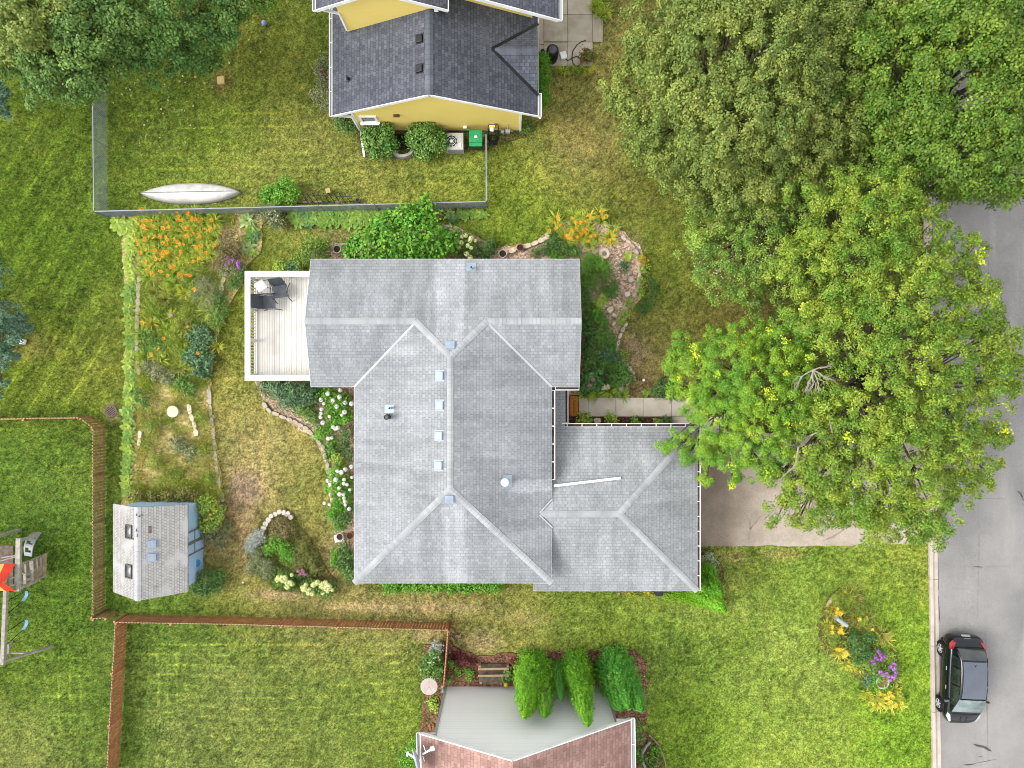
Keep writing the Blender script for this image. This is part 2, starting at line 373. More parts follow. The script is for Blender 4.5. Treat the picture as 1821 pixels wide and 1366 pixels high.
at = me.attributes.new('tint', 'FLOAT_COLOR', 'POINT'); c4 = np.ones((nv, 4), np.float32); c4[:, :3] = lawn(GX, GY) / GAIN
_w = np.clip((np.maximum(np.abs(GX) - 24.6, np.abs(GY) - 18.6)) / 2.5, 0, 1)[:, None]; c4[:, :3] = c4[:, :3] * (1 - _w) + _w * lin((112, 130, 50)) / GAIN; at.data.foreach_set('color', c4.ravel())
me.update(calc_edges=True)
def tintmat(name, k, isl, trans, rough=.85):
    t = NT(name); a = t.n("ShaderNodeAttribute", attribute_name='tint'); c = a.outputs['Color']
    c = t.hsv(c, v=k)
    if isl: c = t.hsv(c, v=t.mrange(t.rnd(), 0, 1, 1 - isl, 1 + isl, False))
    else:
        f = t.mrange(t.noise(t.pos(), 15, 3, .7), .32, .68, .5, 1.5); c = t.hsv(c, v=f); t.bump(t.noise(t.pos(), 45, 3), .6, .03)
    m = t.out(c, rough, 0, .12)
    if trans:
        tr = t.n("ShaderNodeBsdfTranslucent"); t.link(c, tr.inputs['Color']); mx = t.n("ShaderNodeMixShader"); mx.inputs[0].default_value = trans
        t.link(t.b.outputs[0], mx.inputs[1]); t.link(tr.outputs[0], mx.inputs[2]); t.link(mx.outputs[0], t.t.nodes["Material Output"].inputs['Surface'])
    return m
me.materials.append(tintmat("turf", 1.72, 0, 0))
lw = bpy.data.objects.new("lawn", me); COL.objects.link(lw); tag(lw, kind='structure')
# standing grass blades
NB = 430000
bx = rng.uniform(-24.2, 21.5, NB); by = rng.uniform(-18.2, 18.2, NB)
keep = np.ones(NB, bool)
wpx = bx / K0 + CX; wpy = CY - by / K0
keep &= wpx < KERB_L(wpy) + 1.5 * np.sin(wpy * .4)
for p in list(BED.values()): keep &= ~(inpoly(bx, by, w2(p)) & (rng.random(NB) < .93))
for p in (DRIVE, WALK, PATIO): keep &= ~inpoly(bx, by, [(x, y) for x, y in w2(p)])
for (x_, y_, r_) in ((198, 731, .29), (306.5, 732, .3), (393, 143, .25)): keep &= (bx - P(x_, y_).x) ** 2 + (by - P(x_, y_).y) ** 2 > r_ * r_
for p in HOUSES: keep &= ~inpoly(bx, by, p)
for (a, b, sx, sy, k, col) in WORN: keep &= ~(rng.random(NB) < .75 * k * np.exp(-((wpx - a) / sx) ** 2 - ((wpy - b) / sy) ** 2))
bx = bx[keep]; by = by[keep]; n = len(bx)
def blades(bx, by, h, w, lean, z=0.0):
    n = len(bx); a = rng.uniform(0, 2 * np.pi, n); la = rng.uniform(0, 2 * np.pi, n); l = h * lean
    V = np.zeros((n, 3, 3)); cx, cy = np.cos(a) * w / 2, np.sin(a) * w / 2
    V[:, 0] = np.stack([bx - cx, by - cy, np.full(n, z - .02)], 1); V[:, 1] = np.stack([bx + cx, by + cy, np.full(n, z - .02)], 1)
    V[:, 2] = np.stack([bx + np.cos(la) * l, by + np.sin(la) * l, z + h], 1)
    return V
hB = rng.uniform(.03, .095, n)
o = fastmesh("grass", blades(bx, by, hB, rng.uniform(.015, .035, n), rng.uniform(.5, 1.6, n)), 3, tintmat("grass_blade", 2.0, .6, .3), col=lawn(bx, by) / GAIN)
tag(o, kind='stuff')
# fallen leaves on the far yard
nl = 260; lx = rng.uniform(190, 480, nl); ly = rng.uniform(40, 300, nl) ; ok = rng.random(nl) < np.exp(-((lx - 320) / 90) ** 2 - ((ly - 150) / 90) ** 2) + .12
pts = np.array([P(a, b, .06)[:] for a, b in zip(lx[ok], ly[ok])]); m = len(pts)
ex = np.array([P(a, b, .06)[:] for a, b in zip(rng.uniform(700, 1650, 130), rng.uniform(990, 1340, 130))]); pts = np.concatenate([pts, ex]); m = len(pts)
an = rng.uniform(0, 6.3, m); r_ = rng.uniform(.03, .065, m)[:, None]; u = np.stack([np.cos(an), np.sin(an), rng.uniform(-.4, .4, m)], 1) * r_; v = np.stack([-np.sin(an), np.cos(an), rng.uniform(-.4, .4, m)], 1) * r_ * .6
tag(fastmesh("fallen_leaves", np.stack([pts - u, pts - v, pts + u, pts + v], 1), 4, M("fallen_leaf", S(215, 195, 120), S(235, 225, 190), 3, isl=.3)), kind='stuff')

# ---- garden soil
def organic(poly, st=.25, jit=.08, seed=1):
    r = random.Random(seed); out = []
    for i in range(len(poly)):
        a = Vector(poly[i]); b = Vector(poly[(i + 1) % len(poly)]); m = max(1, int((b - a).length / st))
        for k in range(m): q = a.lerp(b, k / m); out.append((q.x + r.uniform(-jit, jit), q.y + r.uniform(-jit, jit)))
    return out
def mulchmat(name, a, b, c, sc=16):
    t = NT(name); v = t.voro(t.scale(t.pos(), (1, 1.0, 1)), sc)
    r = t.n("ShaderNodeSeparateColor"); t.link(v, r.inputs[0])
    col = t.ramp(r.outputs[0], [(0, a), (.5, b), (1, c)])
    col = t.hsv(col, v=t.mrange(t.noise(t.pos(), 1.2, 4), .3, .7, .75, 1.2)); t.bump(t.voro(t.pos(), sc, 'Distance'), .8, .03)
    return t.out(col, .95, 0, .1)
MULCH = mulchmat("bark_mulch", S(120, 96, 82, 2.5), S(166, 140, 122, 2.5), S(204, 182, 162, 2.5))
DARKM = mulchmat("dark_mulch", S(64, 42, 36, 1.8), S(88, 62, 52, 1.8), S(120, 92, 80, 1.8), 18)
REDM = mulchmat("red_mulch", S(84, 52, 40, 1.8), S(122, 84, 68, 1.8), S(160, 124, 104, 1.8), 17)
STRAW = mulchmat("straw_litter", S(112, 106, 62, 2.6), S(146, 132, 84, 2.6), S(176, 158, 116, 2.6), 12)
SOIL = mulchmat("garden_soil", S(72, 76, 38, 1.9), S(100, 96, 54, 1.9), S(136, 122, 80, 1.9), 12)
bedmat = dict(left=STRAW, fence=SOIL, north=MULCH, deck=MULCH, isle=SOIL, front=SOIL, walk=DARKM, south=SOIL, corner=SOIL, brown=REDM, brown_left=REDM, brown_right=REDM, yellow=SOIL)
for i, (k, p) in enumerate(BED.items()):
    tag(MB().prism(organic(w2(p), .25, .07, i), -.08, .012 + .002 * i).build("garden_bed_soil", bedmat[k]), kind='structure')

# ---- road, kerb, driveway, walk, patio
t = NT("road_asphalt"); v = t.pos()
c = t.mix(t.mrange(t.noise(v, .25, 4), .3, .7), S(160, 159, 158), S(190, 188, 186)); c = t.mix(t.mrange(t.noise(t.scale(v, (1, .15, 1)), .8, 4), .5, .75), c, S(198, 195, 191))
sp = t.n("ShaderNodeSeparateColor"); t.link(t.voro(v, 38), sp.inputs[0])
c = t.hsv(c, v=t.mrange(sp.outputs[0], 0, 1, .84, 1.16, False)); c = t.hsv(c, v=t.mrange(t.noise(v, 2.6, 5, .7), .58, .78, 1, .86)); t.bump(t.noise(v, 120, 2), .4, .01)
ROADM = t.out(c, .9, 0, .2)
yy = np.linspace(-700, 2100, 8)
tag(MB().prism([tuple(P(ROAD_L(y), y)[:2]) for y in yy] + [(32, P(0, 2100).y), (32, P(0, -700).y)], -.2, .004).build("road", ROADM), kind='structure')
CONC = M("kerb_concrete", S(212, 198, 184, 1.25), S(230, 218, 205, 1.25), 2.2, .9, .3, 60, lo=.3, hi=.7)
kb = MB(); y0 = P(0, 1500).y; step = 3.05
while y0 < 26:
    ya, yb = y0 + .008, y0 + step - .008; f = lambda Y, fn: (fn(CY - Y / K0) - CX) * K0
    a0, a1, b0, b1 = f(ya, KERB_L), f(yb, KERB_L), f(ya, ROAD_L), f(yb, ROAD_L)
    prof = [(0, -.1), (0, .10), (.14, .105), (.20, .06), (.27, .022), (1, .014), (1, -.1)]
    vs = []
    for (s0, s1, Y) in ((a0, b0, ya), (a1, b1, yb)):
        wd = s1 - s0
        for u, z in prof: vs.append((s0 + (u if u < 1 else wd), Y, z))
    m = len(prof); kb.add(vs, [(i, i + 1, m + i + 1, m + i) for i in range(m - 1)] + [tuple(range(m)), tuple(range(2 * m - 1, m - 1, -1))]); y0 += step
tag(kb.build("kerb", CONC), kind='structure')
TAR = M("road_tar", S(84, 82, 84), S(120, 118, 118), 9, .8)
SEAM = M("road_seam", S(160, 159, 158), S(176, 175, 174), 6, .9)
def strip(pts, w, z, mb):
    pts = [P(x, y, 0) for x, y in pts]
    for i in range(len(pts) - 1):
        a, b = pts[i], pts[i + 1]; d = (b - a).normalized(); s_ = Vector((-d.y, d.x, 0))
        wa = w * (.35 if i == 0 else 1); wb = w * (.35 if i == len(pts) - 2 else 1)
        mb.add([(a + s_ * wa / 2)[:2] + (z,), (a - s_ * wa / 2)[:2] + (z,), (b - s_ * wb / 2)[:2] + (z,), (b + s_ * wb / 2)[:2] + (z,)], [(0, 1, 2, 3)])
tb = MB()
for pts, w in (([(1731,1323),(1738,1326),(1750,1328),(1756,1332),(1763,1336)], .11), ([(1714,1360),(1722,1360),(1735,1358)], .07), ([(1740,1345),(1748,1346)], .06), ([(1735,1357),(1752,1354),(1772,1350)], .03), ([(1729,1008),(1738,1008),(1747,1009)], .05), ([(1809,873),(1815,878),(1820,890)], .09), ([(1669,1060),(1670,1100),(1667,1118)], .07), ([(1657,385),(1657.5,420),(1658,470)], .07), ([(1668,990),(1669,1050)], .05), ([(1668,918),(1668,925)], .08), ([(1686,426),(1690,425)], .04)):
    strip(pts, w, .009, tb)
tag(tb.build("road_tar_cracks", TAR), kind='structure')
sb = MB()
for pts, w in (([(1660,517),(1740,517),(1821,518)], .05), ([(1670,886),(1740,886),(1790,887)], .06), ([(1739,890),(1741,980),(1738,1100)], .07), ([(1700,1007),(1760,1008),(1821,1006)], .04), ([(1752,1090),(1756,1300),(1757,1366)], .06), ([(1756,350),(1758,500),(1760,560)], .05), ([(1690,1046),(1720,1047)], .05), ([(1700,1080),(1702,1300)], .03)):
    strip(pts, w, .0075, sb)
tag(sb.build("road_seams", SEAM), kind='structure')
t = NT("driveway_asphalt"); v = t.pos(); se = t.n("ShaderNodeSeparateXYZ"); t.link(v, se.inputs[0])
street_fade = t.mrange(t.math('ADD', se.outputs[0], t.math('MULTIPLY', t.math('SUBTRACT', t.noise(v, .7, 4), .5), 3.2)), 9.2, 12.2)  # darker close to the garage, lighter towards the street
c = t.mix(street_fade, S(160, 145, 129, 1.6), S(190, 177, 162, 1.6))
sp = t.n("ShaderNodeSeparateColor"); t.link(t.voro(v, 26), sp.inputs[0])
c = t.hsv(c, v=t.mrange(sp.outputs[0], 0, 1, .88, 1.12, False)); c = t.hsv(c, v=t.mrange(t.noise(v, 1.1, 5), .3, .7, .86, 1.1)); t.bump(t.noise(v, 80, 3), .6, .015)
tag(MB().prism(organic(w2(DRIVE), .4, .05, 4), -.1, .022).build("driveway", t.out(c, .92, 0, .2)), kind='structure')
db = MB()
for pts, w in (([(1333,925),(1334,940),(1331,962)], .12), ([(1334,940),(1345,927),(1352,918)], .09), ([(1378,905),(1381,925),(1376,945)], .04), ([(1462,962),(1480,955),(1500,942)], .1), ([(1316,905),(1330,920)], .1)):
    strip(pts, w, .029, db)
tag(db.build("driveway_cracks", M("driveway_crack", S(154, 138, 122, 1.6), S(170, 154, 134, 1.6), 9)), kind='structure')
SLAB = M("walk_concrete", S(198, 186, 170, 1.9), S(212, 202, 188, 1.9), 1.6, .9, .25, 70, isl=.03)
SLABD = M("aged_concrete", S(172, 162, 146, 1.9), S(196, 188, 172, 1.9), 1.4, .9, .3, 60, isl=.09)
wm = MB()
def quadslab(mb, x0, y0, x1, y1, z=.045, g=.35):
    a, b = P(x0 + g, y0 + g), P(x1 - g, y1 - g); mb.prism([(a.x, a.y), (b.x, a.y), (b.x, b.y), (a.x, b.y)], -.1, z)
for x0, x1 in ((1012,1047),(1047,1095),(1095,1143.5),(1143.5,1194),(1194,1242)): quadslab(wm, x0, 707, x1, 741, g=.3)
for x0, x1 in ((1194,1242),(1242,1290)): quadslab(wm, x0, 741, x1, 782, g=.3)
tag(wm.build("front_walk", SLAB, bevel=.008, seg=1), kind='structure')
pm = MB()
for x0, y0, x1, y1 in ((940,-100,1009,27),(1009,-100,1053,27),(940,27,967,80),(967,27,1009.5,75),(1009.5,27,1054,75.5),(1054,27,1072,75.5),(953,80,967,104),(967,76,1009.5,118),(1009.5,75.5,1054,118.5)): quadslab(pm, x0, y0, x1, y1)
tag(pm.build("patio", SLABD, bevel=.008, seg=1), kind='structure')
# ================================================================ HOUSES
WHITE = M("white_trim", S(238, 238, 238, 1.9), S(250, 250, 250, 2), 2, .5, spec=.4)
GUTIN = M("gutter_debris", S(62, 48, 44), S(96, 78, 72), 5, .95)
GALV = M("galvanised_vent", S(182, 202, 224), S(200, 218, 236), 4, .45, spec=.4)
BLACKP = M("black_pipe", S(34, 36, 40), S(52, 54, 58), 5, .6)
DARKIN = M("dark_opening", S(16, 16, 18), None, rough=.7)
GLASS = M("window_glass", S(52, 58, 62), S(70, 78, 80), 2, .08, spec=.6)
def siding(name, c1, c2, pitch=.1, groove=.72, vertical=False):
    t = NT(name); se = t.n("ShaderNodeSeparateXYZ"); t.link(t.pos(), se.inputs[0])
    f = t.math('FRACT', t.math('DIVIDE', se.outputs[2], pitch))
    c = t.mix(t.mrange(t.noise(t.pos(), .8, 3), .3, .7), c1, c2); c = t.hsv(c, v=t.mrange(f, .0, .1, groove, 1))
    t.bump(f, .5, .012); return t.out(c, .6, 0, .3)
def face(mb, pts, eave):                                 # roof face; eave = horizontal direction along its eave
    pts = [Vector(p) for p in pts]; u = Vector(eave).normalized(); n = (pts[1] - pts[0]).cross(pts[2] - pts[0]).normalized()
    v = n.cross(u)
    if v.z < 0: v = -v
    mb.plane_uv(pts, u, v)
def downdir(d, n):
    v = d.cross(n).normalized(); return v if v.z < 0 else -v
def caps(mb, p, q, n1, n2, w=.135, st=.15, lift=.018, jit=.003):
    p = Vector(p); q = Vector(q); d = (q - p); L = d.length; d.normalize(); n1 = Vector(n1).normalized(); n2 = Vector(n2).normalized()
    A, B = downdir(d, n1), downdir(d, n2); up = (n1 + n2).normalized(); k = int(L / st)
    for i in range(k):
        a = p + d * (i * L / k - .01); b = p + d * ((i + 1) * L / k + .012); j = random.uniform(-jit, jit); wj = w + random.uniform(-.006, .006)
        la, lb = up * (lift + .012 + j), up * (lift - .004 + j)
        r = [a + A * wj + n1 * .02, a + la + A * .03, a + la + B * .03, a + B * wj + n2 * .02, b + A * wj + n1 * .008, b + lb + A * .03, b + lb + B * .03, b + B * wj + n2 * .008]
        mb.add(r, [(0, 1, 5, 4), (1, 2, 6, 5), (2, 3, 7, 6), (0, 3, 2, 1)])
def gutter(mb, db, p, q, out, hang=.62, w=.125, dep=.1, straps=True):
    p = Vector(p); q = Vector(q); o = Vector(out).normalized(); d = (q - p).normalized(); z = Vector((0, 0, 1))
    c = lambda u, h: (p + o * u + z * h, q + o * u + z * h)
    mb.bar(*c(w, -dep / 2 + .01), .028, dep + .02); mb.bar(*c(w / 2 - .007, -dep), w - .014 - .004, .012); mb.bar(*c(.004, -dep / 2), .008, dep - .02)
    a, b = c(w / 2 - .003, -dep + .035); db.bar(a + d * .01, b - d * .01, w - .04, .05)
    for e, s in ((p, 1), (q, -1)): mb.bar(e + o * .009 + d * .006 * s - z * .045, e + o * (w - .0145) + d * .006 * s - z * .045, .012, .085)
    if straps:
        n = max(1, int((q - p).length / hang))
        for i in range(1, n): e = p + d * ((q - p).length * i / n); mb.bar(e + o * .009 + z * .006, e + o * (w + .012) + z * .022, .03, .008)
def gut(root, p, q, out, hang=.62, w=.125, inner=None, name="gutter"):
    m, d = MB(), MB(); gutter(m, d, p, q, out, hang, w); o = m.build(name, WHITE, root); d.build("gutter_inside", inner or GUTIN, o)
def each(name, mat, root, bars, **k):
    for a in bars: MB().bar(*a).build(name, mat, root, **k)
def box_vent(name, root, loc, rz, mat, size=(.34, .32, .12), R=None):
    R = R or Matrix.Rotation(rz, 3, 'Z'); c = Vector(loc); m = MB(); f = lambda x, y, z: c + R @ Vector((x, y, z))
    m.box(f(0, 0, .008), (size[0] * 1.35, size[1] * 1.25, .012), R=R)
    o = m.build(name, mat, root); h = MB(); h.box(f(0, 0, .05), (size[0], size[1], .07), R=R); h.build("vent_hood", mat, o, bevel=.02)
    return o
def slopeR(n, eave):                                     # local frame lying on a roof face
    n = Vector(n).normalized(); u = Vector(eave).normalized(); v = n.cross(u); return Matrix((u, v, n)).transposed()

# ---------------------------------------------------------------- the grey roofed house
zm, zg, sl = 3.5, 2.5, 1 / 3
MX0, MX1, MY1, MY0 = -6.504, 1.635, 5.148, -8.208
WX0, WX1, WY0 = -8.29, 2.771, -.116
cx = (MX0 + MX1) / 2; hf = (MX1 - MX0) / 2; zr = zm + hf * sl; A = Vector((cx, MY1 - hf, zr)); B = Vector((cx, MY0 + hf, zr))
wy = (MY1 + WY0) / 2; wh = (MY1 - WY0) / 2; zw = zm + wh * sl; L_ = Vector((MX0 + wh, wy, zw)); R_ = Vector((MX1 - wh, wy, zw))
gh = thing("grey_roofed_house", "house with long pale grey shingle hip roof at the centre of the lot", "house", (cx, -1.5, 0))
e = zm
T0 = (S(184, 188, 192), S(201, 205, 209), S(154, 158, 163), S(160, 164, 170))
kx = lambda px, z: (px - CX) * m_per_px(z)
SHG = shingle("grey_shingles", T0, rects=[(kx(776, 4), kx(826, 4), 1.2, 5.3, .12, .5, 1.34), (kx(788, 4), kx(829, 4), -8.4, -4.6, .12, .5, 1.24), (kx(905, 4.2), kx(985, 4), -4.42, -3.9, .25, .1, 1.3), (kx(655, 4), kx(730, 4), -6.5, -1.0, .5, .8, 1.07), (kx(850, 4), kx(885, 4), 2.9, 5.3, .2, .6, 1.14), (kx(655, 4), kx(700, 4), 2.7, 3.8, .3, .4, 1.1)])
rb = MB(); X, Y = (1, 0, 0), (0, 1, 0)
face(rb, [(WX0, MY1, e), (WX1, MY1, e), (WX1, wy, zw), R_, A, L_, (WX0, wy, zw)], X)
face(rb, [(WX0, wy, zw), L_, (MX0, WY0, e), (WX0, WY0, e)], X)
face(rb, [(WX1, wy, zw), R_, (MX1, WY0, e), (WX1, WY0, e)], X)
face(rb, [(MX0, WY0, e), L_, A, B, (MX0, MY0, e)], Y)
face(rb, [(MX1, WY0, e), R_, A, B, (MX1, MY0, e)], Y)
face(rb, [(MX0, MY0, e), B, (MX1, MY0, e)], X)
roof = rb.build("roof", SHG, gh)
nN, nS, nW, nE = Vector((0, sl, 1)), Vector((0, -sl, 1)), Vector((-sl, 0, 1)), Vector((sl, 0, 1))
CAPM = M("ridge_cap_shingles", S(200, 204, 208), S(220, 223, 226), .8, .9, .3, 50, isl=.08)
cb = MB()
caps(cb, (WX0, wy, zw), L_, nN, nS); caps(cb, (WX1, wy, zw), R_, nN, nS); caps(cb, L_, A, nN, nW); caps(cb, R_, A, nN, nE)
caps(cb, A, B, nW, nE); caps(cb, (MX0, MY0, e), B, nW, nS); caps(cb, (MX1, MY0, e), B, nE, nS)
cb.build("ridge_caps", CAPM, roof)
VAL = M("valley_metal", S(214, 220, 226), S(232, 236, 240), 2, .5)
each("valley_flashing", VAL, roof, [(Vector(a) + Vector((0, -.06, 0)), Vector(b) + Vector((0, 0, .012)), .09, .02) for a, b in ((L_, (MX0, WY0, e)), (R_, (MX1, WY0, e)))])
wl = MB(); wl.prism([(MX0 + .42, WY0), (MX0 + .42, MY0 + .42), (MX1 - .42, MY0 + .42), (MX1 - .42, WY0 + .4), (WX1 - .4, WY0 + .4), (WX1 - .4, MY1 - .42), (WX0 + .4, MY1 - .42), (WX0 + .4, WY0 + .42), (MX0 + .42, WY0 + .42)], -.1, e - .1)
for sx in (WX0 + .4, WX1 - .4): wl.add([(sx, WY0 + .4, e - .1), (sx, MY1 - .4, e - .1), (sx, wy, zw - .12)], [(0, 1, 2)])
SIDB = siding("beige_siding", S(214, 206, 192), S(222, 214, 202))
wall = wl.build("wall", SIDB, gh)
sf = MB()
sf.prism([(MX0 + .02, WY0 + .03), (MX0 + .02, MY0 + .02), (MX1 - .02, MY0 + .02), (MX1 - .02, WY0 + .02), (WX1 - .02, WY0 + .02), (WX1 - .02, MY1 - .02), (WX0 + .02, MY1 - .02), (WX0 + .02, WY0 + .03)], e - .1, e - .02)
for p, q in (((WX0, MY1, e), (WX1, MY1, e)), ((WX0, WY0, e), (MX0, WY0, e)), ((MX0, WY0 - .02, e), (MX0, MY0, e)), ((MX0, MY0, e), (MX1, MY0, e)), ((MX1, MY0, e), (MX1, WY0, e)), ((WX1, WY0, e), (MX1 + .01, WY0, e))):
    p, q = Vector(p), Vector(q); d = (q - p).normalized(); sf.bar(p - Vector((0, 0, .075)), q - Vector((0, 0, .075)), .022, .13)
for sx in (WX0, WX1):
    for y in (MY1, WY0): sf.bar((sx, y, e - .075), (sx, wy, zw - .075), .022, .13)
sf.build("soffit_and_fascia", WHITE, gh)
# garage wing, lower eaves
kg = m_per_px(zg); GX0, GX1, GY1, GY0 = .90, 7.90, -1.823, -8.826; gy_ = (GY1 + GY0) / 2; ghf = (GY1 - GY0) / 2; zgr = zg + ghf * sl
Ag = Vector((GX1 - ghf, gy_, zgr)); g0 = Vector((.9, gy_, zgr))
gb = MB()
face(gb, [(1.3, GY1, zg), (GX1, GY1, zg), Ag, (1.3, gy_, zgr)], X); face(gb, [(GX0, GY0, zg), (GX1, GY0, zg), Ag, g0], X); face(gb, [(GX1, GY1, zg), Ag, (GX1, GY0, zg)], Y)
face(gb, [(1.5, -.25, 2.62), (2.26, -.25, 2.5), (2.26, -1.78, 2.5), (1.5, -1.78, 2.62)], X)
groof = gb.build("roof", shingle("garage_shingles", (S(190, 194, 197), S(207, 211, 214), S(156, 160, 165), S(164, 168, 173))), gh)
cb = MB(); caps(cb, (1.18, gy_, zgr), Ag, nN, nS); caps(cb, (GX1, GY1, zg), Ag, nN, nE); caps(cb, (GX1, GY0, zg), Ag, nE, nS); cb.build("ridge_caps", CAPM, groof)
mj = MX1 - (zgr - zm) / sl
each("valley_flashing", VAL, groof, [((mj, gy_ + .05 * s_, zgr + .02), (MX1 + .03, gy_ + s_ * (zgr - zm) / sl + .09 * s_, zm + .03), .06, .02) for s_ in (1, -1)])
wg = MB(); wg.prism([(1.25, GY1 - .35), (GX1 - .3, GY1 - .35), (GX1 - .3, GY0 + .4), (1.25, GY0 + .4)], -.1, zg - .1); wg.build("wall", SIDB, gh)
for y in (-1.6, -.3): MB().box((2.2, y, 1.25), (.1, .1, 2.4)).build("porch_post", WHITE, gh)
sg = MB(); sg.box(((1.32 + GX1) / 2, (GY1 + GY0) / 2, zg - .06), (GX1 - 1.32 - .04, GY1 - GY0 - .04, .08)); sg.box((1.11, GY0 + .32, zg - .06), (.4, .6, .08))
sg.bar((GX0, GY0, zg - .075), (GX1, GY0, zg - .075), .022, .13); sg.box((1.88, -1.015, 2.44), (.74, 1.5, .06)); sg.build("soffit_and_fascia", WHITE, gh)
gd = MB(); gd.box((GX1 - .29, gy_ + .6, 1.07), (.05, 4.6, 2.1)); gdo = gd.build("garage_door", WHITE, gh, bevel=.01)
gp = MB()
for i in range(4):
    for j in range(4): gp.box((GX1 - .262, gy_ + .6 - 1.7 + j * 1.13, .3 + i * .52), (.01, .9, .34))
gp.build("door_panel", WHITE, gdo, bevel=.004)
gut(gh, (MX1 + .005, -3.95, e), (MX1 + .005, WY0 - .14, e), (1, 0, 0)); gut(gh, (MX1 + .15, WY0 - .005, e), (WX1, WY0 - .005, e), (0, -1, 0))
gut(gh, (1.72, GY1 + .005, zg), (GX1 + .14, GY1 + .005, zg), (0, 1, 0)); gut(gh, (GX1 + .005, GY0 + .02, zg), (GX1 + .005, GY1 - .02, zg), (1, 0, 0))
gut(gh, (2.262, -1.66, 2.5), (2.262, -.24, 2.5), (1, 0, 0), hang=3)
dp = MB(); p0, p1 = P(985, 864, 3.40), P(1104, 850, 3.28); dp.bar(p0, p1, .1, .075); 
dp.build("downspout", WHITE, gh, bevel=.01)
zW = lambda x: zm + (x - MX0) * sl
for px, py, n, ev in ((782,668,nW,Y),(782,721,nW,Y),(780.5,775,nW,Y),(780,828,nW,Y),(801,614,nN,X),(799,887,nS,X)):
    q = P(px, py, 4.75); z = zW(q.x) if n is nW else (zm + (MY1 - q.y) * sl if n is nN else zm + (q.y - MY0) * sl)
    q = P(px, py, z + .07); box_vent("roof_vent", gh, (q.x, q.y, z), 0, GALV, R=slopeR(n, ev) if n is not nW else slopeR(n, (0, 1, 0)))
def stack(px, py, base, r, h, mat, name, inner=DARKIN, cap=False):
    q = P(px, py, base + h); m = MB(); m.lathe((q.x, q.y, base - .05), [(r * 1.25, 0), (r * 1.25, .06), (r, .07), (r, h + .05), (r * .72, h + .05), (r * .72, h - .02)], 18); o = m.build(name, mat, gh, smooth=False)
    if not cap: MB().lathe((q.x, q.y, base + h - .05), [(r * .7, 0), (r * .7, .035)], 16).build("pipe_opening", inner, o)
    return o
stack(687, 742, zW(P(687, 742, 4).x), .105, .5, BLACKP, "flue_pipe", M("flue_inner", S(120, 120, 122), None))
q = P(693, 727, 3.95); fl = MB().box((q.x, q.y, zW(q.x) + .01), (.34, .42, .014), R=slopeR(nW, Y).copy()).build("flashing", GALV, gh); stack(692.5, 726, zW(q.x), .05, .3, GALV, "vent_pipe")
q = P(838, 474, 3.7); zz = zm + (MY1 - q.y) * sl; MB().box((q.x, q.y, zz + .01), (.4, .36, .014), R=slopeR(nN, X)).build("flashing", GALV, gh); stack(838, 475, zz, .055, .3, GALV, "vent_pipe")
q = P(898, 857, 4.3); zz = zm + (MX1 - q.x) * sl; MB().box((q.x + .1, q.y, zz), (.5, .4, .014), R=slopeR(nE, Y)).build("flashing", GALV, gh)
MB().lathe((q.x, q.y, zz - .05), [(.1, 0), (.1, .3), (.16, .31), (.17, .38), (.13, .44), (.04, .46)], 18).build("cap_vent", WHITE, gh, smooth=True)
for y in (-6.6, -4.6, -2.4): MB().box((MX0 + .42, y, 1.9), (.06, 1.2, 1.1)).build("window", GLASS, gh)

# ---------------------------------------------------------------- white deck with railing
dk = thing("white_deck", "white raised timber deck with white railing on the grey house's gable end", "deck", P(497, 580, 0))
zd, zrl = 2.15, 3.08
d0, d1 = P(437, 485, zrl), P(437, 674, zrl); DX0, DX1, DY1, DY0 = d0.x + .05, WX0 + .36, d0.y - .05, d1.y + .05
WDECK = M("white_deck_paint", S(238, 233, 224, 1.45), S(246, 243, 237, 1.5), 1.2, .7, .15, 40, isl=.03)
bb = MB(); nb = 30; bw = (DX1 - DX0) / nb
for i in range(nb): bb.box((DX0 + (i + .5) * bw, (DY0 + DY1) / 2, zd - .02), (bw - .009, DY1 - DY0, .035))
bb.build("floor_boards", WDECK, dk)
jb = MB(); jb.box(((DX0 + DX1) / 2, (DY0 + DY1) / 2, zd - .13), (DX1 - DX0 - .02, DY1 - DY0 - .02, .17)); jb.build("floor_frame", WDECK, dk)
for x in (DX0 + .12, DX1 - .3):
    for y in (DY0 + .12, DY1 - .12): MB().box((x, y, zd / 2 - .15), (.14, .14, zd - .15)).build("post", WDECK, dk)
def railing(p, q, posts):
    p, q = Vector(p), Vector(q); d = (q - p); Ln = d.length; d.normalize(); m = MB()
    m.bar(p + Z3 * zrl, q + Z3 * zrl, .24, .04); m.bar(p + Z3 * (zrl - .06), q + Z3 * (zrl - .06), .06, .075); m.bar(p + Z3 * (zd + .1), q + Z3 * (zd + .1), .05, .06)
    r = m.build("railing", WDECK, dk, bevel=.006); bl = MB(); n = int(Ln / .125)
    for i in range(n + 1): c_ = p + d * (Ln * i / n); bl.box((c_.x, c_.y, (zd + zrl) / 2), (.04, .04, zrl - zd - .14))
    bl.build("balusters", WDECK, r)
    for t_ in posts: c_ = p + d * (Ln * t_); MB().box((c_.x, c_.y, (zd + zrl) / 2 - .05), (.1, .1, zrl - zd + .06)).build("railing_post", WDECK, r)
railing((DX0 + .03, DY0 + .13, 0), (DX0 + .03, DY1 - .13, 0), (0, .36, .68, 1)); railing((DX0 - .09, DY1 + .0, 0), (DX1, DY1 + .0, 0), (.5,)); railing((DX0 - .09, DY0 - .0, 0), (DX1, DY0 - .0, 0), (.5,))
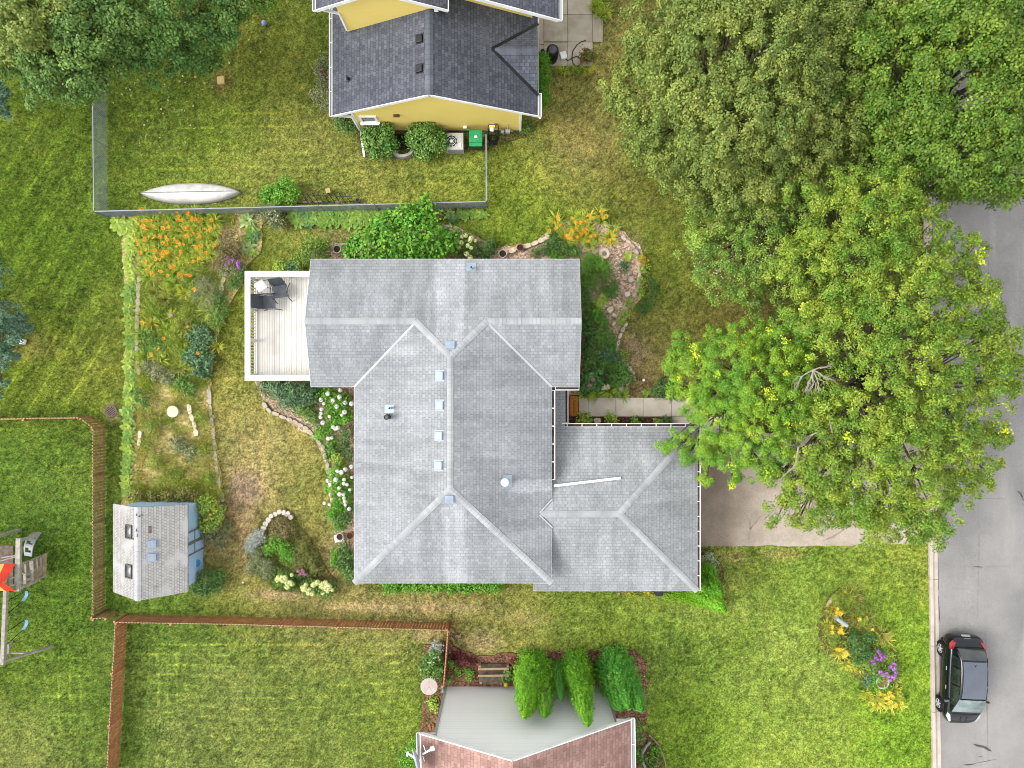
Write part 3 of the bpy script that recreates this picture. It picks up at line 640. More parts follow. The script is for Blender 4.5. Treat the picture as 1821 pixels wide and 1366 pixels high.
# deck furniture
SLING = M("dark_sling", S(86, 92, 100), S(104, 110, 118), 14, .6); FRM = M("chair_frame", S(84, 88, 94), S(98, 102, 108), 4, .4)
def sling_chair(label, loc, rz, recl=.55):
    c = thing("patio_chair", label, "chair", loc, "sling chairs on the white deck", rz)
    m = MB(); m.box((0, 0, .43), (.54, .52, .03)); m.build("seat", SLING, c, local=True, bevel=.01)
    b = MB(); b.box((0, .26 + recl * .32, .72), (.54, .03, .66), R=Matrix.Rotation(-recl, 3, 'X')); b.build("backrest", SLING, c, local=True, bevel=.01)
    for s_ in (-1, 1):
        MB().tube([(s_ * .28, .26 + recl * .6, .96), (s_ * .3, .24, .43), (s_ * .31, -.28, .43), (s_ * .32, -.42, .01)], .018, 6).build("leg", FRM, c, local=True)
        MB().tube([(s_ * .31, .06, .43), (s_ * .32, .36, .01)], .018, 6).build("leg", FRM, c, local=True)
        MB().tube([(s_ * .31, .38, .68), (s_ * .33, -.2, .66), (s_ * .32, -.3, .43)], .02, 6).build("armrest", FRM, c, local=True)
    return c
sling_chair("grey sling chair on the white deck beside the small white table", P(504, 521, zd) , math.radians(8), .35)
sling_chair("reclined grey sling chair on the deck, its back over the rail side", P(485, 539, zd), math.radians(92), .5)
tb_ = thing("side_table", "small white square side table with dark bent legs on the deck", "table", P(470, 511, zd))
m = MB(); m.box(tb_.location + Vector((0, 0, .46)), (.42, .42, .025), rz=.6); m.build("table_top", WHITE, tb_, bevel=.06, seg=3)
for a in (.6, 2.17, 3.74, 5.3):
    d_ = Vector((math.cos(a + .785), math.sin(a + .785), 0)); l0 = tb_.location
    MB().tube([l0 + d_ * .2 + Z3 * .445, l0 + d_ * .31 + Z3 * .02], .013, 5).build("leg", FRM, tb_)

# ---------------------------------------------------------------- yellow house
yh = thing("yellow_house", "two storey yellow clapboard house with dark slate grey shingle roofs", "house", (-3.2, 14, 0))
YEL = siding("yellow_siding", (.84, .645, .18, 1), (.85, .67, .2, 1), .105, .82)
TS = (S(106, 110, 122), S(136, 140, 152), S(74, 77, 88), S(86, 90, 102))
SHD = shingle("slate_shingles", TS, w=.2, h=.14)
ze, sy = 2.4, .5; yx0, yx1 = -7.70, 1.12; yc = (yx0 + yx1) / 2; zy = ze + (yc - yx0) * sy; yS = 11.48; yN = 24.0
nYW, nYE = Vector((-sy, 0, 1)), Vector((sy, 0, 1))
# cross gable on the street side
gys, gyn = P(0, 170, ze).y, P(0, 43, ze).y; gyc = (gys + gyn) / 2; gz = ze + .96; gxi = yx1 - (gz - ze) / sy; gxr = yx1 - .04
r1 = MB(); face(r1, [(yx0, yS, ze), (yc, yS, zy), (yc, yN, zy), (yx0, yN, ze)], Y)
face(r1, [(yx1, yS, ze), (yx1, gys, ze), (gxi, gyc, gz), (yx1, gyn, ze), (yx1, yN, ze), (yc, yN, zy), (yc, yS, zy)], Y)
yr = r1.build("roof", SHD, yh)
r2 = MB(); face(r2, [(gxi, gyc, gz + .004), (gxr, gyc, gz + .004), (gxr, gys, ze + .004)], X); face(r2, [(gxi, gyc, gz + .004), (gxr, gyc, gz + .004), (gxr, gyn, ze + .004)], X)
r2.build("porch_gable_roof", SHD, yh)
SLC = M("slate_ridge_caps", S(112, 118, 130), S(134, 140, 152), 1.2, .9, .3, 50, isl=.12)
cb = MB(); caps(cb, (yc, yS, zy), (yc, yN, zy), nYW, nYE, .17, .2); cb.build("ridge_caps", SLC, yr); cb = MB(); caps(cb, (gxi + .1, gyc, gz), (gxr, gyc, gz), Vector((0, -.7, 1)), Vector((0, .7, 1)), .2, .2); cb.build("ridge_caps", SLC, yr)
BLKM = M("black_valley_metal", S(34, 36, 42), S(48, 50, 58), 3, .5)
each("valley_flashing", BLKM, yr, [((gxi - .03, gyc, gz + .03), (yx1, yy_, ze + .03), .12, .03) for yy_ in (gys, gyn)])
wb = MB(); yw0, yw1, yws = -6.90, .377, 11.66; zt = lambda x: min(ze + (x - yx0) * sy, ze + (yx1 - x) * sy) - .09
pr = [(yw0, -.1), (yw1, -.1), (yw1, zt(yw1)), (yc, zt(yc)), (yw0, zt(yw0))]
wb.add([(x, yws, z) for x, z in pr] + [(x, yN - .3, z) for x, z in pr], [(0, 1, 2, 3, 4), (9, 8, 7, 6, 5), (0, 5, 6, 1), (1, 6, 7, 2), (2, 7, 8, 3), (3, 8, 9, 4), (4, 9, 5, 0)])
wb.build("wall", YEL, yh)
fnd = MB(); fnd.box(((yw0 + yw1) / 2, yws - .01, .03), (yw1 - yw0 + .02, .05, .3)); fnd.build("foundation", M("grey_foundation", S(128, 124, 120), S(150, 146, 142), 3, .9), yh)
for x in (yw0, yw1): MB().box((x, yws - .015, zt(yw0) / 2), (.09, .05, zt(yw0) - .06)).build("corner_board", WHITE, yh)
fa = MB()
for xe in (yx0, yx1): fa.bar((xe, yS - .012, ze - .06), (yc, yS - .012, zy - .06), .03, .15); fa.bar((xe, yS + .02, ze - .06), (xe, yN, ze - .06), .025, .14)
fa.build("fascia", WHITE, yh)
CLEANG = M("clean_gutter", S(200, 204, 206), None)
gut(yh, (yx0 - .005, yS - .02, ze), (yx0 - .005, yN, ze), (-1, 0, 0), 1.0, .11, CLEANG); gut(yh, (yx1 + .01, yS - .02, ze), (yx1 + .01, gys + .1, ze), (1, 0, 0), 1.2, .13, CLEANG)
ds = MB(); c0 = Vector((yw0 - .06, yws - .05, 0)); ds.bar(Vector((yx0 - .05, yS + .05, ze - .12)), c0 + Z3 * (ze - .45), .09, .07); ds.bar(c0 + Z3 * (ze - .45), c0 + Z3 * .12, .09, .07); ds.bar(c0 + Z3 * .1, P(648, 279, .05), .1, .08); ds.build("downspout", WHITE, yh, bevel=.008)
ds = MB(); ds.bar(P(952, 203, 2.3), P(962, 210, 2.2), .1, .09); ds.build("downspout", WHITE, yh, bevel=.008)
# window in the wall, vent hood
def wallpt(px, py, y): k = y / (CY - py); return Vector(((px - CX) * k, y, H - F * k))
wa, wb_ = wallpt(640, 197, yws), wallpt(663, 211, yws); wc = (wa + wb_) / 2
fr = MB(); fw, fh = .66, .56; wc.z = 1.62; wc.x = wallpt(652, 204, yws).x
for dx, dz, sx, sz in ((-fw / 2, 0, .09, fh + .09), (fw / 2, 0, .09, fh + .09), (0, fh / 2, fw - .09, .09), (0, -fh / 2, fw - .09, .09)): fr.box((wc.x + dx, yws - .03, wc.z + dz), (sx, .07, sz))
wf = fr.build("window", WHITE, yh, bevel=.006); MB().box((wc.x, yws - .008, wc.z), (fw - .08, .03, fh - .08)).build("pane", GLASS, wf); MB().box((wc.x, yws - .09, wc.z - fh / 2 - .06), (fw + .2, .16, .04)).build("sill", WHITE, wf)
vp = wallpt(705, 204, yws); MB().box((vp.x, yws - .05, vp.z), (.26, .1, .12)).build("dryer_vent", M("brown_vent", S(92, 70, 58), S(120, 94, 80), 6), yh, bevel=.015)
mp = wallpt(875, 222, yws); mo = MB(); mo.box((mp.x, yws - .07, mp.z), (.26, .14, .34)); mo = mo.build("meter_box", YEL, yh, bevel=.015); MB().lathe((mp.x, yws - .14, mp.z - .04), [(.1, 0), (.1, .1), (.07, .14)], 14, R=Matrix.Rotation(math.pi / 2, 3, 'X')).build("meter_dial", WHITE, mo)
mp = wallpt(827, 225, yws); MB().box((mp.x, yws - .05, mp.z), (.17, .1, .16)).build("outlet_box", WHITE, yh, bevel=.02)
gmr = MB(); q = P(903, 237, .5); gmr.box((q.x, yws - .18, .5), (.2, .16, .24)); gmr.tube([(q.x - .25, yws - .1, .35), (q.x + .25, yws - .1, .35)], .03); gmr.tube([(q.x, yws - .12, .6), (q.x, yws - .04, .95)], .025); gmr.box((q.x - .25, yws - .15, .42), (.14, .14, .12)); gmr.build("gas_meter", M("meter_grey", S(214, 216, 214), S(230, 230, 228), 5, .5), yh)
# upper storey: left gable
ux0, ux1, uy, uz = -7.74, -2.51, 14.73, 4.8; uc = (ux0 + ux1) / 2; uzr = uz + (uc - ux0) * sy
u = MB(); face(u, [(ux0, uy, uz), (uc, uy, uzr), (uc, yN, uzr), (ux0, yN, uz)], Y); face(u, [(ux1, uy, uz), (uc, uy, uzr), (uc, yN, uzr), (ux1, yN, uz)], Y)
ex1, ey, ez = 1.84, 14.35, 4.8; exc = -1.62; ezr = ez + (ex1 - exc) * sy
face(u, [(ex1, ey, ez), (exc, ey, ezr), (exc, yN, ezr), (ex1, yN, ez)], Y); face(u, [(exc, 16.2, ezr), (-4.6, 16.2, ezr - 2.98 * sy), (-4.6, yN, ezr - 2.98 * sy), (exc, yN, ezr)], Y)
u.build("upper_roof", SHD, yh)
uw = MB(); zu = lambda x: min(uz + (x - ux0) * sy, uz + (ux1 - x) * sy) - .1
a0, a1 = -6.95, -3.2; pr = [(a0, 2), (a1, 2), (a1, zu(a1)), (uc, zu(uc)), (a0, zu(a0))]
uw.add([(x, 14.89, z) for x, z in pr] + [(x, yN - .4, z) for x, z in pr], [(0, 1, 2, 3, 4), (9, 8, 7, 6, 5), (0, 5, 6, 1), (1, 6, 7, 2), (2, 7, 8, 3), (3, 8, 9, 4), (4, 9, 5, 0)])
b0, b1, by_ = -2.4, .86, 15.6; ze2 = lambda x: ez + (ex1 - x) * sy - .1
pr = [(b0, 2), (b1, 2), (b1, ze2(b1)), (exc, ze2(exc)), (b0, ze2(exc) - .4)]
uw.add([(x, by_, z) for x, z in pr] + [(x, yN - .5, z) for x, z in pr], [(0, 1, 2, 3, 4), (9, 8, 7, 6, 5), (0, 5, 6, 1), (1, 6, 7, 2), (2, 7, 8, 3), (3, 8, 9, 4), (4, 9, 5, 0)])
uw.build("upper_wall", YEL, yh)
fa = MB()
for xe in (ux0, ux1): fa.bar((xe, uy - .012, uz - .06), (uc, uy - .012, uzr - .06), .03, .16); fa.bar((xe, uy + .02, uz - .06), (xe, yN, uz - .06), .03, .14)
fa.bar((ex1, ey - .012, ez - .06), (exc, ey - .012, ezr - .06), .03, .18); fa.build("upper_fascia", WHITE, yh)
gut(yh, (ux0 - .005, uy - .02, uz), (ux0 - .005, yN, uz), (-1, 0, 0), 1, .11, CLEANG, "upper_gutter"); gut(yh, (ex1 + .005, ey - .02, ez), (ex1 + .005, yN, ez), (1, 0, 0), 1, .13, CLEANG, "upper_gutter")
gm = MB(); gm.bar((ux0 + .2, uy + .1, uz - .15), (yw0 - .03, 14.86, uz - .5), .09, .07); gm.bar((yw0 - .03, 14.86, uz - .5), (yw0 - .03, 14.86, 3.0), .09, .07); gm.build("downspout", WHITE, yh); MB().box((-3.0, 14.82, 4.68), (.16, .12, .16)).build("floodlight", WHITE, yh)
for px, py in ((746, 68), (746, 121)):
    q = P(px, py, 4.3); z = zy - abs(q.x - yc) * sy; q = P(px, py, z + .07); box_vent("roof_vent", yh, (q.x, q.y, z), 0, BLKM, (.3, .3, .12), R=slopeR(nYW, (0, 1, 0)))
q = P(618, 138, 3); z = ze + (q.x - yx0) * sy; m = MB(); m.lathe((q.x, q.y, z - .04), [(.12, 0), (.11, .06), (.055, .08), (.055, .34)], 12); m.build("vent_pipe", BLKM, yh)

# ---------------------------------------------------------------- brown roofed house
bh = thing("brown_roofed_house", "house with reddish brown shingle roof and grey lap siding gable", "house", (.5, -16, 0))
BR = shingle("brown_shingles", (S(170, 132, 124, 1.2), S(198, 162, 152, 1.2), S(140, 108, 102, 1.2), S(178, 142, 132, 1.2)), w=.26, h=.15)
p0, pa, p1 = Vector((-3.63, -13.9, 4.6)), Vector((.03, -13.9, 6.6)), Vector((4.86, -13.7, 3.8)); bk = Vector((.15, -9.5, 0))
r = MB(); face(r, [p0, pa, pa + bk, p0 + bk], Y); face(r, [p1, pa, pa + bk, p1 + bk], Y); r.build("roof", BR, bh)
gw = MB(); wy_ = -13.96; wx0, wx1 = -3.05, 4.29; zl = p0.z + (wx0 - p0.x) * (pa.z - p0.z) / (pa.x - p0.x) - .1; zr_ = p1.z + (p1.x - wx1) * (pa.z - p1.z) / (p1.x - pa.x) - .1
pr = [(wx0, -.1), (wx1, -.1), (wx1, zr_), (pa.x, pa.z - .12), (wx0, zl)]
gw.add([(x, wy_, z) for x, z in pr] + [(x + .1, wy_ - 9, z) for x, z in pr], [(0, 1, 2, 3, 4)[::-1], (5, 6, 7, 8, 9), (1, 6, 5, 0), (2, 7, 6, 1), (3, 8, 7, 2), (4, 9, 8, 3), (0, 5, 9, 4)])
gw.build("wall", siding("grey_lap_siding", S(212, 213, 217, 2.9), S(218, 219, 222, 2.9), .2, .74), bh)
for x, z in ((wx0, zl), (wx1, zr_)): MB().box((x, wy_ + .012, z / 2), (.1, .06, z - .04)).build("corner_board", M("grey_white_trim", S(214, 216, 216), S(228, 230, 230), 2, .5), bh)
fa = MB()
for p in (p0, p1): fa.bar(p + Vector((0, .02, -.06)), pa + Vector((0, .02, -.06)), .04, .17); fa.bar(p + Vector((0, -.02, -.06)), p + bk + Vector((0, 0, -.06)), .03, .14)
fa.prism([(p0.x + .02, p0.y), (wx0, p0.y), (wx0, p0.y - 2), (p0.x + .02, p0.y - 2)], p0.z - .14, p0.z - .1); fa.prism([(p1.x - .02, p1.y - .02), (wx1, p1.y - .02), (wx1, p1.y - 2), (p1.x - .02, p1.y - 2)], p1.z - .14, p1.z - .1)
fa.build("fascia_and_soffit", WHITE, bh)
gut(bh, p0 + Vector((-.01, .05, 0)), p0 + bk, (-1, 0, 0), 1, .14, CLEANG); gut(bh, p1 + Vector((.01, .05, 0)), p1 + bk, (1, 0, 0), 1, .14, CLEANG)
# satellite dish and its arms on the brown roof's eave
dh = thing("satellite_dish", "white satellite dish on arms at the brown roof's left eave", "satellite dish", P(745, 1345, 4.7))
c = P(744, 1352, 5.2); RR = Matrix.Rotation(math.radians(-72), 3, 'Y') @ Matrix.Rotation(math.radians(12), 3, 'X')
prof = [(.02, 0), (.2, .02), (.36, .07), (.46, .13), (.47, .12), (.36, .05), (.2, -.01), (.02, -.02)]
MB().lathe(c, prof, 28, R=RR).build("dish", M("dish_white", S(214, 226, 240), S(226, 236, 246), 2, .4), dh, smooth=True)
am = MB(); am.bar(c + Vector((-.1, .05, 0)), P(726, 1340, 5.3), .06); am.bar(P(725, 1337, 5.3), P(724, 1344, 5.3), .08, .1); am.build("feed_arm", WHITE, dh)
am = MB(); am.bar(P(752, 1341, 5.1), P(766, 1333, 5.3), .06); am.box(P(769, 1331, 5.35), (.16, .14, .1), rz=.3); am.bar(P(753, 1325, 5.1), P(757, 1337, 5.15), .025); am.bar(P(752, 1345, 5.1), P(755, 1354, 5.1), .025); am.build("mounting_arm", WHITE, dh)

# ---------------------------------------------------------------- blue shed
sh = thing("garden_shed", "pale blue garden shed with weathered grey shingle roof and two skylights", "shed", (-15.7, -7.1, 0))
SBLU = siding("blue_boards", S(160, 192, 226, 2.1), S(172, 202, 232, 2.1), .9, .95)
sx0, sx1, sy1, sy0, sz, szr = -17.30, -14.06, -5.22, -9.02, 2.0, 2.78; scx = (sx0 + sx1) / 2 - .16
t = NT("weathered_shingles"); uv = t.uv(); q = t.n("ShaderNodeTexBrick"); t.link(uv, q.inputs['Vector']); q.inputs['Scale'].default_value = 1; q.offset = .5
for a, b in (('Color1', S(204, 202, 198)), ('Color2', S(224, 222, 219)), ('Mortar', S(150, 147, 142))): q.inputs[a].default_value = b
q.inputs['Mortar Size'].default_value = .007; q.inputs['Brick Width'].default_value = .13; q.inputs['Row Height'].default_value = .1
c = t.mix(t.mrange(t.noise(t.pos(), 3.2, 5, .7), .56, .76), q.outputs[0], S(150, 146, 140)); c = t.mix(t.mrange(t.noise(t.pos(), 1.1, 4), .5, .7), c, S(224, 224, 224)); t.bump(q.outputs['Fac'], -.4, .01)
SHR = t.out(c, .95, 0, .1)
r = MB(); face(r, [(sx0, sy1 + .03, sz), (scx, sy1, szr), (scx, sy0 - .15, szr), (sx0, sy0 + .0, sz)], Y); face(r, [(sx1, sy1, sz), (scx, sy1, szr), (scx, sy0 - .15, szr), (sx1, sy0, sz)], Y)
r.add([(v[0], v[1], v[2] - .07) for v in r.v], [tuple(reversed(f)) for f in r.f]); sr = r.build("roof", SHR, sh)
nl, nr = Vector((-(szr - sz) / (scx - sx0), 0, 1)), Vector(((szr - sz) / (sx1 - scx), 0, 1))
cb = MB(); caps(cb, (scx, sy1, szr), (scx, sy0 - .15, szr), nl, nr, .15, .2, .02); cb.build("ridge_caps", M("pale_ridge", S(220, 220, 222), S(232, 232, 234), 2, .9, isl=.04), sr)
pt = MB(); PATCH = M("bare_roof_patch", S(128, 114, 104), S(150, 140, 132), 8, .95)
for px, py, w, h in ((249,914,.14,.1),(251,917,.1,.14),(246,913,.08,.06),(255,916,.07,.05),(248,941,.09,.12),(266.5,942,.12,.3),(247,950,.1,.13),(238,958,.08,.06),(230,959,.06,.05),(245,902,.06,.05),(231,900,.05,.05),(212,897.5,.05,.04)):
    q_ = P(px, py, 2.6); z = szr - abs(q_.x - scx) * ((szr - sz) / (scx - sx0) if q_.x < scx else (szr - sz) / (sx1 - scx)); pt.box((q_.x, q_.y, z + .012), (w, h, .012), R=slopeR(nl if q_.x < scx else nr, Y) @ Matrix.Rotation(math.pi / 2, 3, 'Z'))
pt.build("bare_patch", PATCH, sr)
w_ = MB(); vx0, vx1, vy1, vy0 = -17.1, -14.27, -5.38, -8.9
pr = [(vx0, -.05), (vx1, -.05), (vx1, sz - .03), (scx, szr - .1), (vx0, sz - .03)]
w_.add([(x, vy0, z) for x, z in pr] + [(x, vy1, z) for x, z in pr], [(0, 1, 2, 3, 4), (9, 8, 7, 6, 5), (0, 5, 6, 1), (1, 6, 7, 2), (2, 7, 8, 3), (3, 8, 9, 4), (4, 9, 5, 0)]); w_.build("wall", SBLU, sh)
TRIM = M("weathered_trim", S(150, 142, 126), S(170, 164, 150), 6, .9); dr = MB(); yd0, yd1 = P(0, 982, .9).y, P(0, 942, .9).y
dd = MB(); dd.box((vx1 + .02, (yd0 + yd1) / 2, .93), (.04, yd1 - yd0, 1.8)); do = dd.build("door", SBLU, sh); tr = MB()
for y in (yd0, (yd0 + yd1) / 2 - .04, (yd0 + yd1) / 2 + .04, yd1): tr.box((vx1 + .05, y, .95), (.03, .06, 1.8))
tr.bar((vx1 + .05, yd0, 1.0), (vx1 + .05, yd1, .98), .06, .03); tr.build("door_trim", TRIM, do)
for py in (944, 1014):
    q_ = P(233.5, py, 2.35); z = sz + (q_.x - sx0) * (szr - sz) / (scx - sx0); Rl = slopeR(nl, (0, -1, 0)); fr = MB(); c = Vector((q_.x, q_.y, z)); f = lambda x, y, zz: c + Rl @ Vector((x, y, zz))
    for x, y, a, b in ((-.27, 0, .05, .44), (.27, 0, .05, .44), (0, .195, .49, .05), (0, -.195, .49, .05)): fr.box(f(x, y, .02), (a, b, .07), R=Rl)
    so = fr.build("skylight", M("skylight_frame", S(96, 94, 92), S(120, 118, 116), 5), sh)
    dm = MB(); n_ = 8; vs = []; fs = []
    for i in range(n_ + 1):
        for j in range(n_ + 1):
            a, b = i / n_ * 2 - 1, j / n_ * 2 - 1; vs.append(f(a * .245, b * .17, .018 + .05 * (1 - a * a) * (1 - b * b)))
    for i in range(n_):
        for j in range(n_): fs.append((i * (n_ + 1) + j, (i + 1) * (n_ + 1) + j, (i + 1) * (n_ + 1) + j + 1, i * (n_ + 1) + j + 1))
    dm.add(vs, fs); dm.build("dome", M("smoked_dome", S(98, 98, 100), S(120, 120, 122), 3, .15, spec=.6), so, smooth=True)
for py in (968.5, 992.5):
    q_ = P(267.5, py, 2.7); z = szr - (q_.x - scx) * (szr - sz) / (sx1 - scx); box_vent("roof_vent", sh, (q_.x, q_.y, z), 0, GALV, (.32, .32, .1), R=slopeR(nr, (0, 1, 0)))
bd = MB().lathe((vx1 + .0, P(0, 1001, .55).y, .62), [(.02, .0), (.15, .01), (.16, .04), (.13, .035), (.02, .03)], 20, R=Matrix.Rotation(math.radians(65), 3, 'Y'))
solo(bd, "blue_lid", M("bright_blue_plastic", S(64, 150, 218, 1.3), S(80, 164, 226, 1.3), 3, .4), "round bright blue lid hanging on the shed's door wall", "lid")
# ================================================================ FENCES
STEEL = M("galvanised_steel", S(196, 206, 214), S(214, 222, 228), 3, .45, spec=.5)
WIRE = M("chain_link_wire", S(150, 164, 170), S(170, 182, 186), 3, .5)
def chain_run(f, a, b, z=1.08, gap=1):
    a = Vector((a[0], a[1], 0)); b = Vector((b[0], b[1], 0)); d = (b - a); L = d.length; d.normalize()
    MB().tube([a + Z3 * z, b + Z3 * z], .026, 8).build("top_rail", STEEL, f)
    n = max(1, round(L / 2.6))
    for i in range(n + 1): MB().lathe(a + d * (L * i / n), [(.03, -.1), (.03, z + .03), (.012, z + .06)], 8).build("post", STEEL, f)
    m = MB(); s = .085; nrm = Vector((-d.y, d.x, 0)); k = int((L + z) / s)
    for sg in (1, -1):
        for i in range(k):
            u0 = i * s if sg > 0 else i * s; pts = []
            lo, hi = (u0 - z, u0) if sg > 0 else (u0, u0 - z)
            q0, q1 = Vector((lo, 0)), Vector((hi, z))
            if sg < 0: q0, q1 = Vector((u0, 0)), Vector((u0 - z, z))
            # clip to 0..L
            def clip(p, q):
                t0, t1 = 0.0, 1.0; dx = q.x - p.x
                for lim, s_ in ((0, 1), (L, -1)):
                    va, vb = s_ * (p.x - lim), s_ * (q.x - lim)
                    if va < 0 and vb < 0: return None
                    if va < 0: t0 = max(t0, va / (va - vb))
                    if vb < 0: t1 = min(t1, va / (va - vb))
                return (p.lerp(q, t0), p.lerp(q, t1)) if t1 > t0 else None
            c = clip(q0, q1)
            if not c: continue
            A_, B_ = (a + d * p.x + Z3 * (p.y + .01) + nrm * (.006 * sg) for p in c); m.bar(A_, B_, .0075)
    m.build("chain_link_mesh", WIRE, f)
cf = thing("chain_link_fence", "grey galvanised chain link fence around the yellow house's back yard", "fence", P(188, 383, 0))
c0, c1, c2, c3 = P(167, 376, 1.08), P(865, 358.5, 1.08), P(864.5, 240, 1.08), P(164.5, 120, 1.08)
chain_run(cf, c3, c0); chain_run(cf, c0, c1); chain_run(cf, c1, c2)
BROWN = M("red_brown_stain", S(146, 94, 62, 2.4), S(172, 118, 82, 2.4), 6, .85, .3, 40, isl=.14); OLDW = M("weathered_fence_wood", S(134, 106, 66, 2.3), S(160, 130, 86, 2.3), 6, .9, .3, 40, isl=.16)
TOPW = M("lit_end_grain", S(216, 186, 140), S(230, 206, 164), 9, .9); TOPR = M("lit_picket_top", S(226, 196, 172), S(238, 214, 194), 9, .9)  # tops paler than pickets, light on the end grain put into the colour
def picket_run(f, a, b, mat, tops, z=.98, sp=.135, w=.1, side=1):
    a = Vector((a[0], a[1], 0)); b = Vector((b[0], b[1], 0)); d = (b - a); L = d.length; d.normalize(); nrm = Vector((-d.y, d.x, 0)) * side; ns = max(1, round(L / 2.4)); rz = math.atan2(d.y, d.x)
    for i in range(ns + 1):
        p = a + d * (L * i / ns); MB().box((p.x - nrm.x * .07, p.y - nrm.y * .07, z / 2 - .05), (.1, .1, z + .06), rz=rz).build("post", mat, f, bevel=.008)
    for i in range(ns):
        m = MB(); tm = MB(); q0, q1 = L * i / ns, L * (i + 1) / ns
        for h in (.2, .8): m.bar(a + d * q0 - nrm * .03 + Z3 * h, a + d * q1 - nrm * .03 + Z3 * h, .035, .08)
        k = int((q1 - q0) / sp)
        for j in range(k):
            u = q0 + (j + .5) * (q1 - q0) / k; p = a + d * u; zz = z + random.uniform(-.015, .01); R = Matrix.Rotation(rz, 3, 'Z') @ Matrix.Rotation(random.uniform(-.02, .02), 3, 'Y')
            m.box((p.x, p.y, zz / 2), (w, .02, zz), R=R); tm.box((p.x, p.y, zz + .006), (w * .8, .03, .012), R=R)
        pn = m.build("picket_panel", mat, f); tm.build("lit_picket_tops", tops, pn)
kf = thing("picket_fence", "weathered brown picket fence around the play yard with the swings", "fence", P(185, 762, 0))
zt_ = .95; pA, pB, pC, pD = P(-60, 746, zt_), P(141, 742.5, zt_), P(166, 762, zt_), P(164.5, 1100, zt_)
picket_run(kf, pA, pB, OLDW, TOPW); picket_run(kf, pB, pC, OLDW, TOPW); picket_run(kf, pC, pD, OLDW, TOPW); picket_run(kf, pD, P(187, 1098.5, zt_), OLDW, TOPW)
rf = thing("red_brown_fence", "red brown stained picket fence along the lower back lawn", "fence", P(222, 1095, 0))
qA, qB, qC, qD = P(205, 1107, 1.0), P(797, 1121, 1.0), P(789, 1222, 1.0), P(189, 1385, 1.0)
picket_run(rf, qA, P(400, 1110, 1.0), BROWN, TOPR, 1.0); picket_run(rf, P(400, 1110, 1.0), qB, BROWN, TOPR, 1.0); picket_run(rf, qA, qD, BROWN, TOPR, 1.0); picket_run(rf, qB, qC, BROWN, TOPR, 1.0)

# ================================================================ THE CAR
PAINT = M("black_car_paint", S(20, 23, 34), None, rough=.2, spec=.3, Coat_Weight=.35, Coat_Roughness=.05)
PAINT_SKY = M("black_paint_sky_tint", S(78, 88, 108), S(86, 96, 116), 2, .3, spec=.8, Coat_Weight=1.0, Coat_Roughness=.12)  # black paint with the sky's reflection put into its colour
CGL = M("car_glass", S(34, 46, 44), S(60, 74, 70), 3, .06, spec=.9); TYRE = M("tyre_rubber", S(30, 30, 32), S(40, 40, 42), 8, .85); RIM = M("alloy_rim", S(226, 228, 230), S(236, 238, 240), 4, .35, spec=.6)
REDL = M("red_lamp", S(170, 30, 38), S(200, 50, 56), 5, .2, spec=.7); CLEARL = M("clear_lamp", S(226, 230, 236), S(240, 242, 246), 5, .15, spec=.8); TRIMB = M("black_plastic", S(24, 24, 26), S(34, 34, 36), 5, .6)
def loft(rings, mat, name, parent, closed=True, smooth=True, capends=True, sub=0):
    m = MB(); n = len(rings[0]); vs = [v for r in rings for v in r]; fs = []
    for i in range(len(rings) - 1):
        for k in range(n if closed else n - 1):
            k2 = (k + 1) % n; fs.append((i * n + k, i * n + k2, (i + 1) * n + k2, (i + 1) * n + k))
    if capends: fs += [tuple(reversed(range(n))), tuple(range((len(rings) - 1) * n, len(rings) * n))]
    m.add(vs, fs); o = m.build(name, mat, parent, local=True, smooth=smooth)
    if sub: q = o.modifiers.new("sub", 'SUBSURF'); q.levels = sub; q.render_levels = sub
    return o
cg = thing("parked_car", "small black hatchback car parked against the kerb at lower right", "car", (20.42, -13.36, .004), rz=math.radians(-2))
# local: +y = rear (up in the photo), front at -y, x across; length 4.0
def ring(y, hw, zs, zb, zd, inset, n=5):                 # sill, belt, deck heights
    half = [(hw * .80, zs), (hw * .96, zs + .06), (hw, zs + .25), (hw * .995, zb - .18), (hw * .955, zb - .03), (hw * .9, zb + (zd - zb) * .4), (hw * (1 - inset), zd), (hw * .4, zd + .02)]
    return [(x, y, z) for x, z in half] + [(0, y, zd + .028)] + [(-x, y, z) for x, z in reversed(half)]
st = [(2.0, .50, .36, .60, .66, .3), (1.96, .66, .28, .70, .78, .26), (1.86, .77, .24, .80, .90, .2), (1.6, .835, .22, .92, .98, .14), (1.1, .86, .2, .94, .98, .12), (.2, .865, .2, .92, .96, .12), (-.7, .86, .2, .89, .95, .13), (-1.1, .85, .2, .86, .94, .16), (-1.5, .82, .22, .80, .86, .2), (-1.78, .75, .24, .70, .76, .24), (-1.96, .62, .28, .58, .64, .3), (-2.05, .42, .34, .5, .55, .35)]
body = loft([ring(*s) for s in st], PAINT, "body", cg, sub=2)
def groundclear():
    m = MB(); m.box((0, 0, .22), (1.5, 3.4, .12)); m.build("underbody", TRIMB, cg, local=True)
groundclear()
gst = [(1.60, .70, .93, 1.00), (1.45, .715, .95, 1.22), (1.28, .725, .95, 1.36), (1.05, .735, .95, 1.44), (.6, .745, .95, 1.485), (.1, .75, .95, 1.49), (-.35, .745, .95, 1.46), (-.62, .74, .94, 1.40), (-.95, .735, .93, 1.22), (-1.30, .72, .90, 1.0), (-1.42, .70, .88, .92)]
def gring(y, hw, zb, zt):
    k = (zt - zb) / .55; half = [(hw, zb - .05), (hw, zb), (hw - .075 * k, zb + (zt - zb) * .5), (hw - .16 * k, zt - .055 * k), (hw - .23 * k, zt - .012 * k), (hw * .3, zt + .012)]
    return [(x, y, z) for x, z in half] + [(0, y, zt + .018)] + [(-x, y, z) for x, z in reversed(half)]
gr = [gring(*g) for g in gst]; loft(gr, PAINT, "cabin", cg, sub=1)
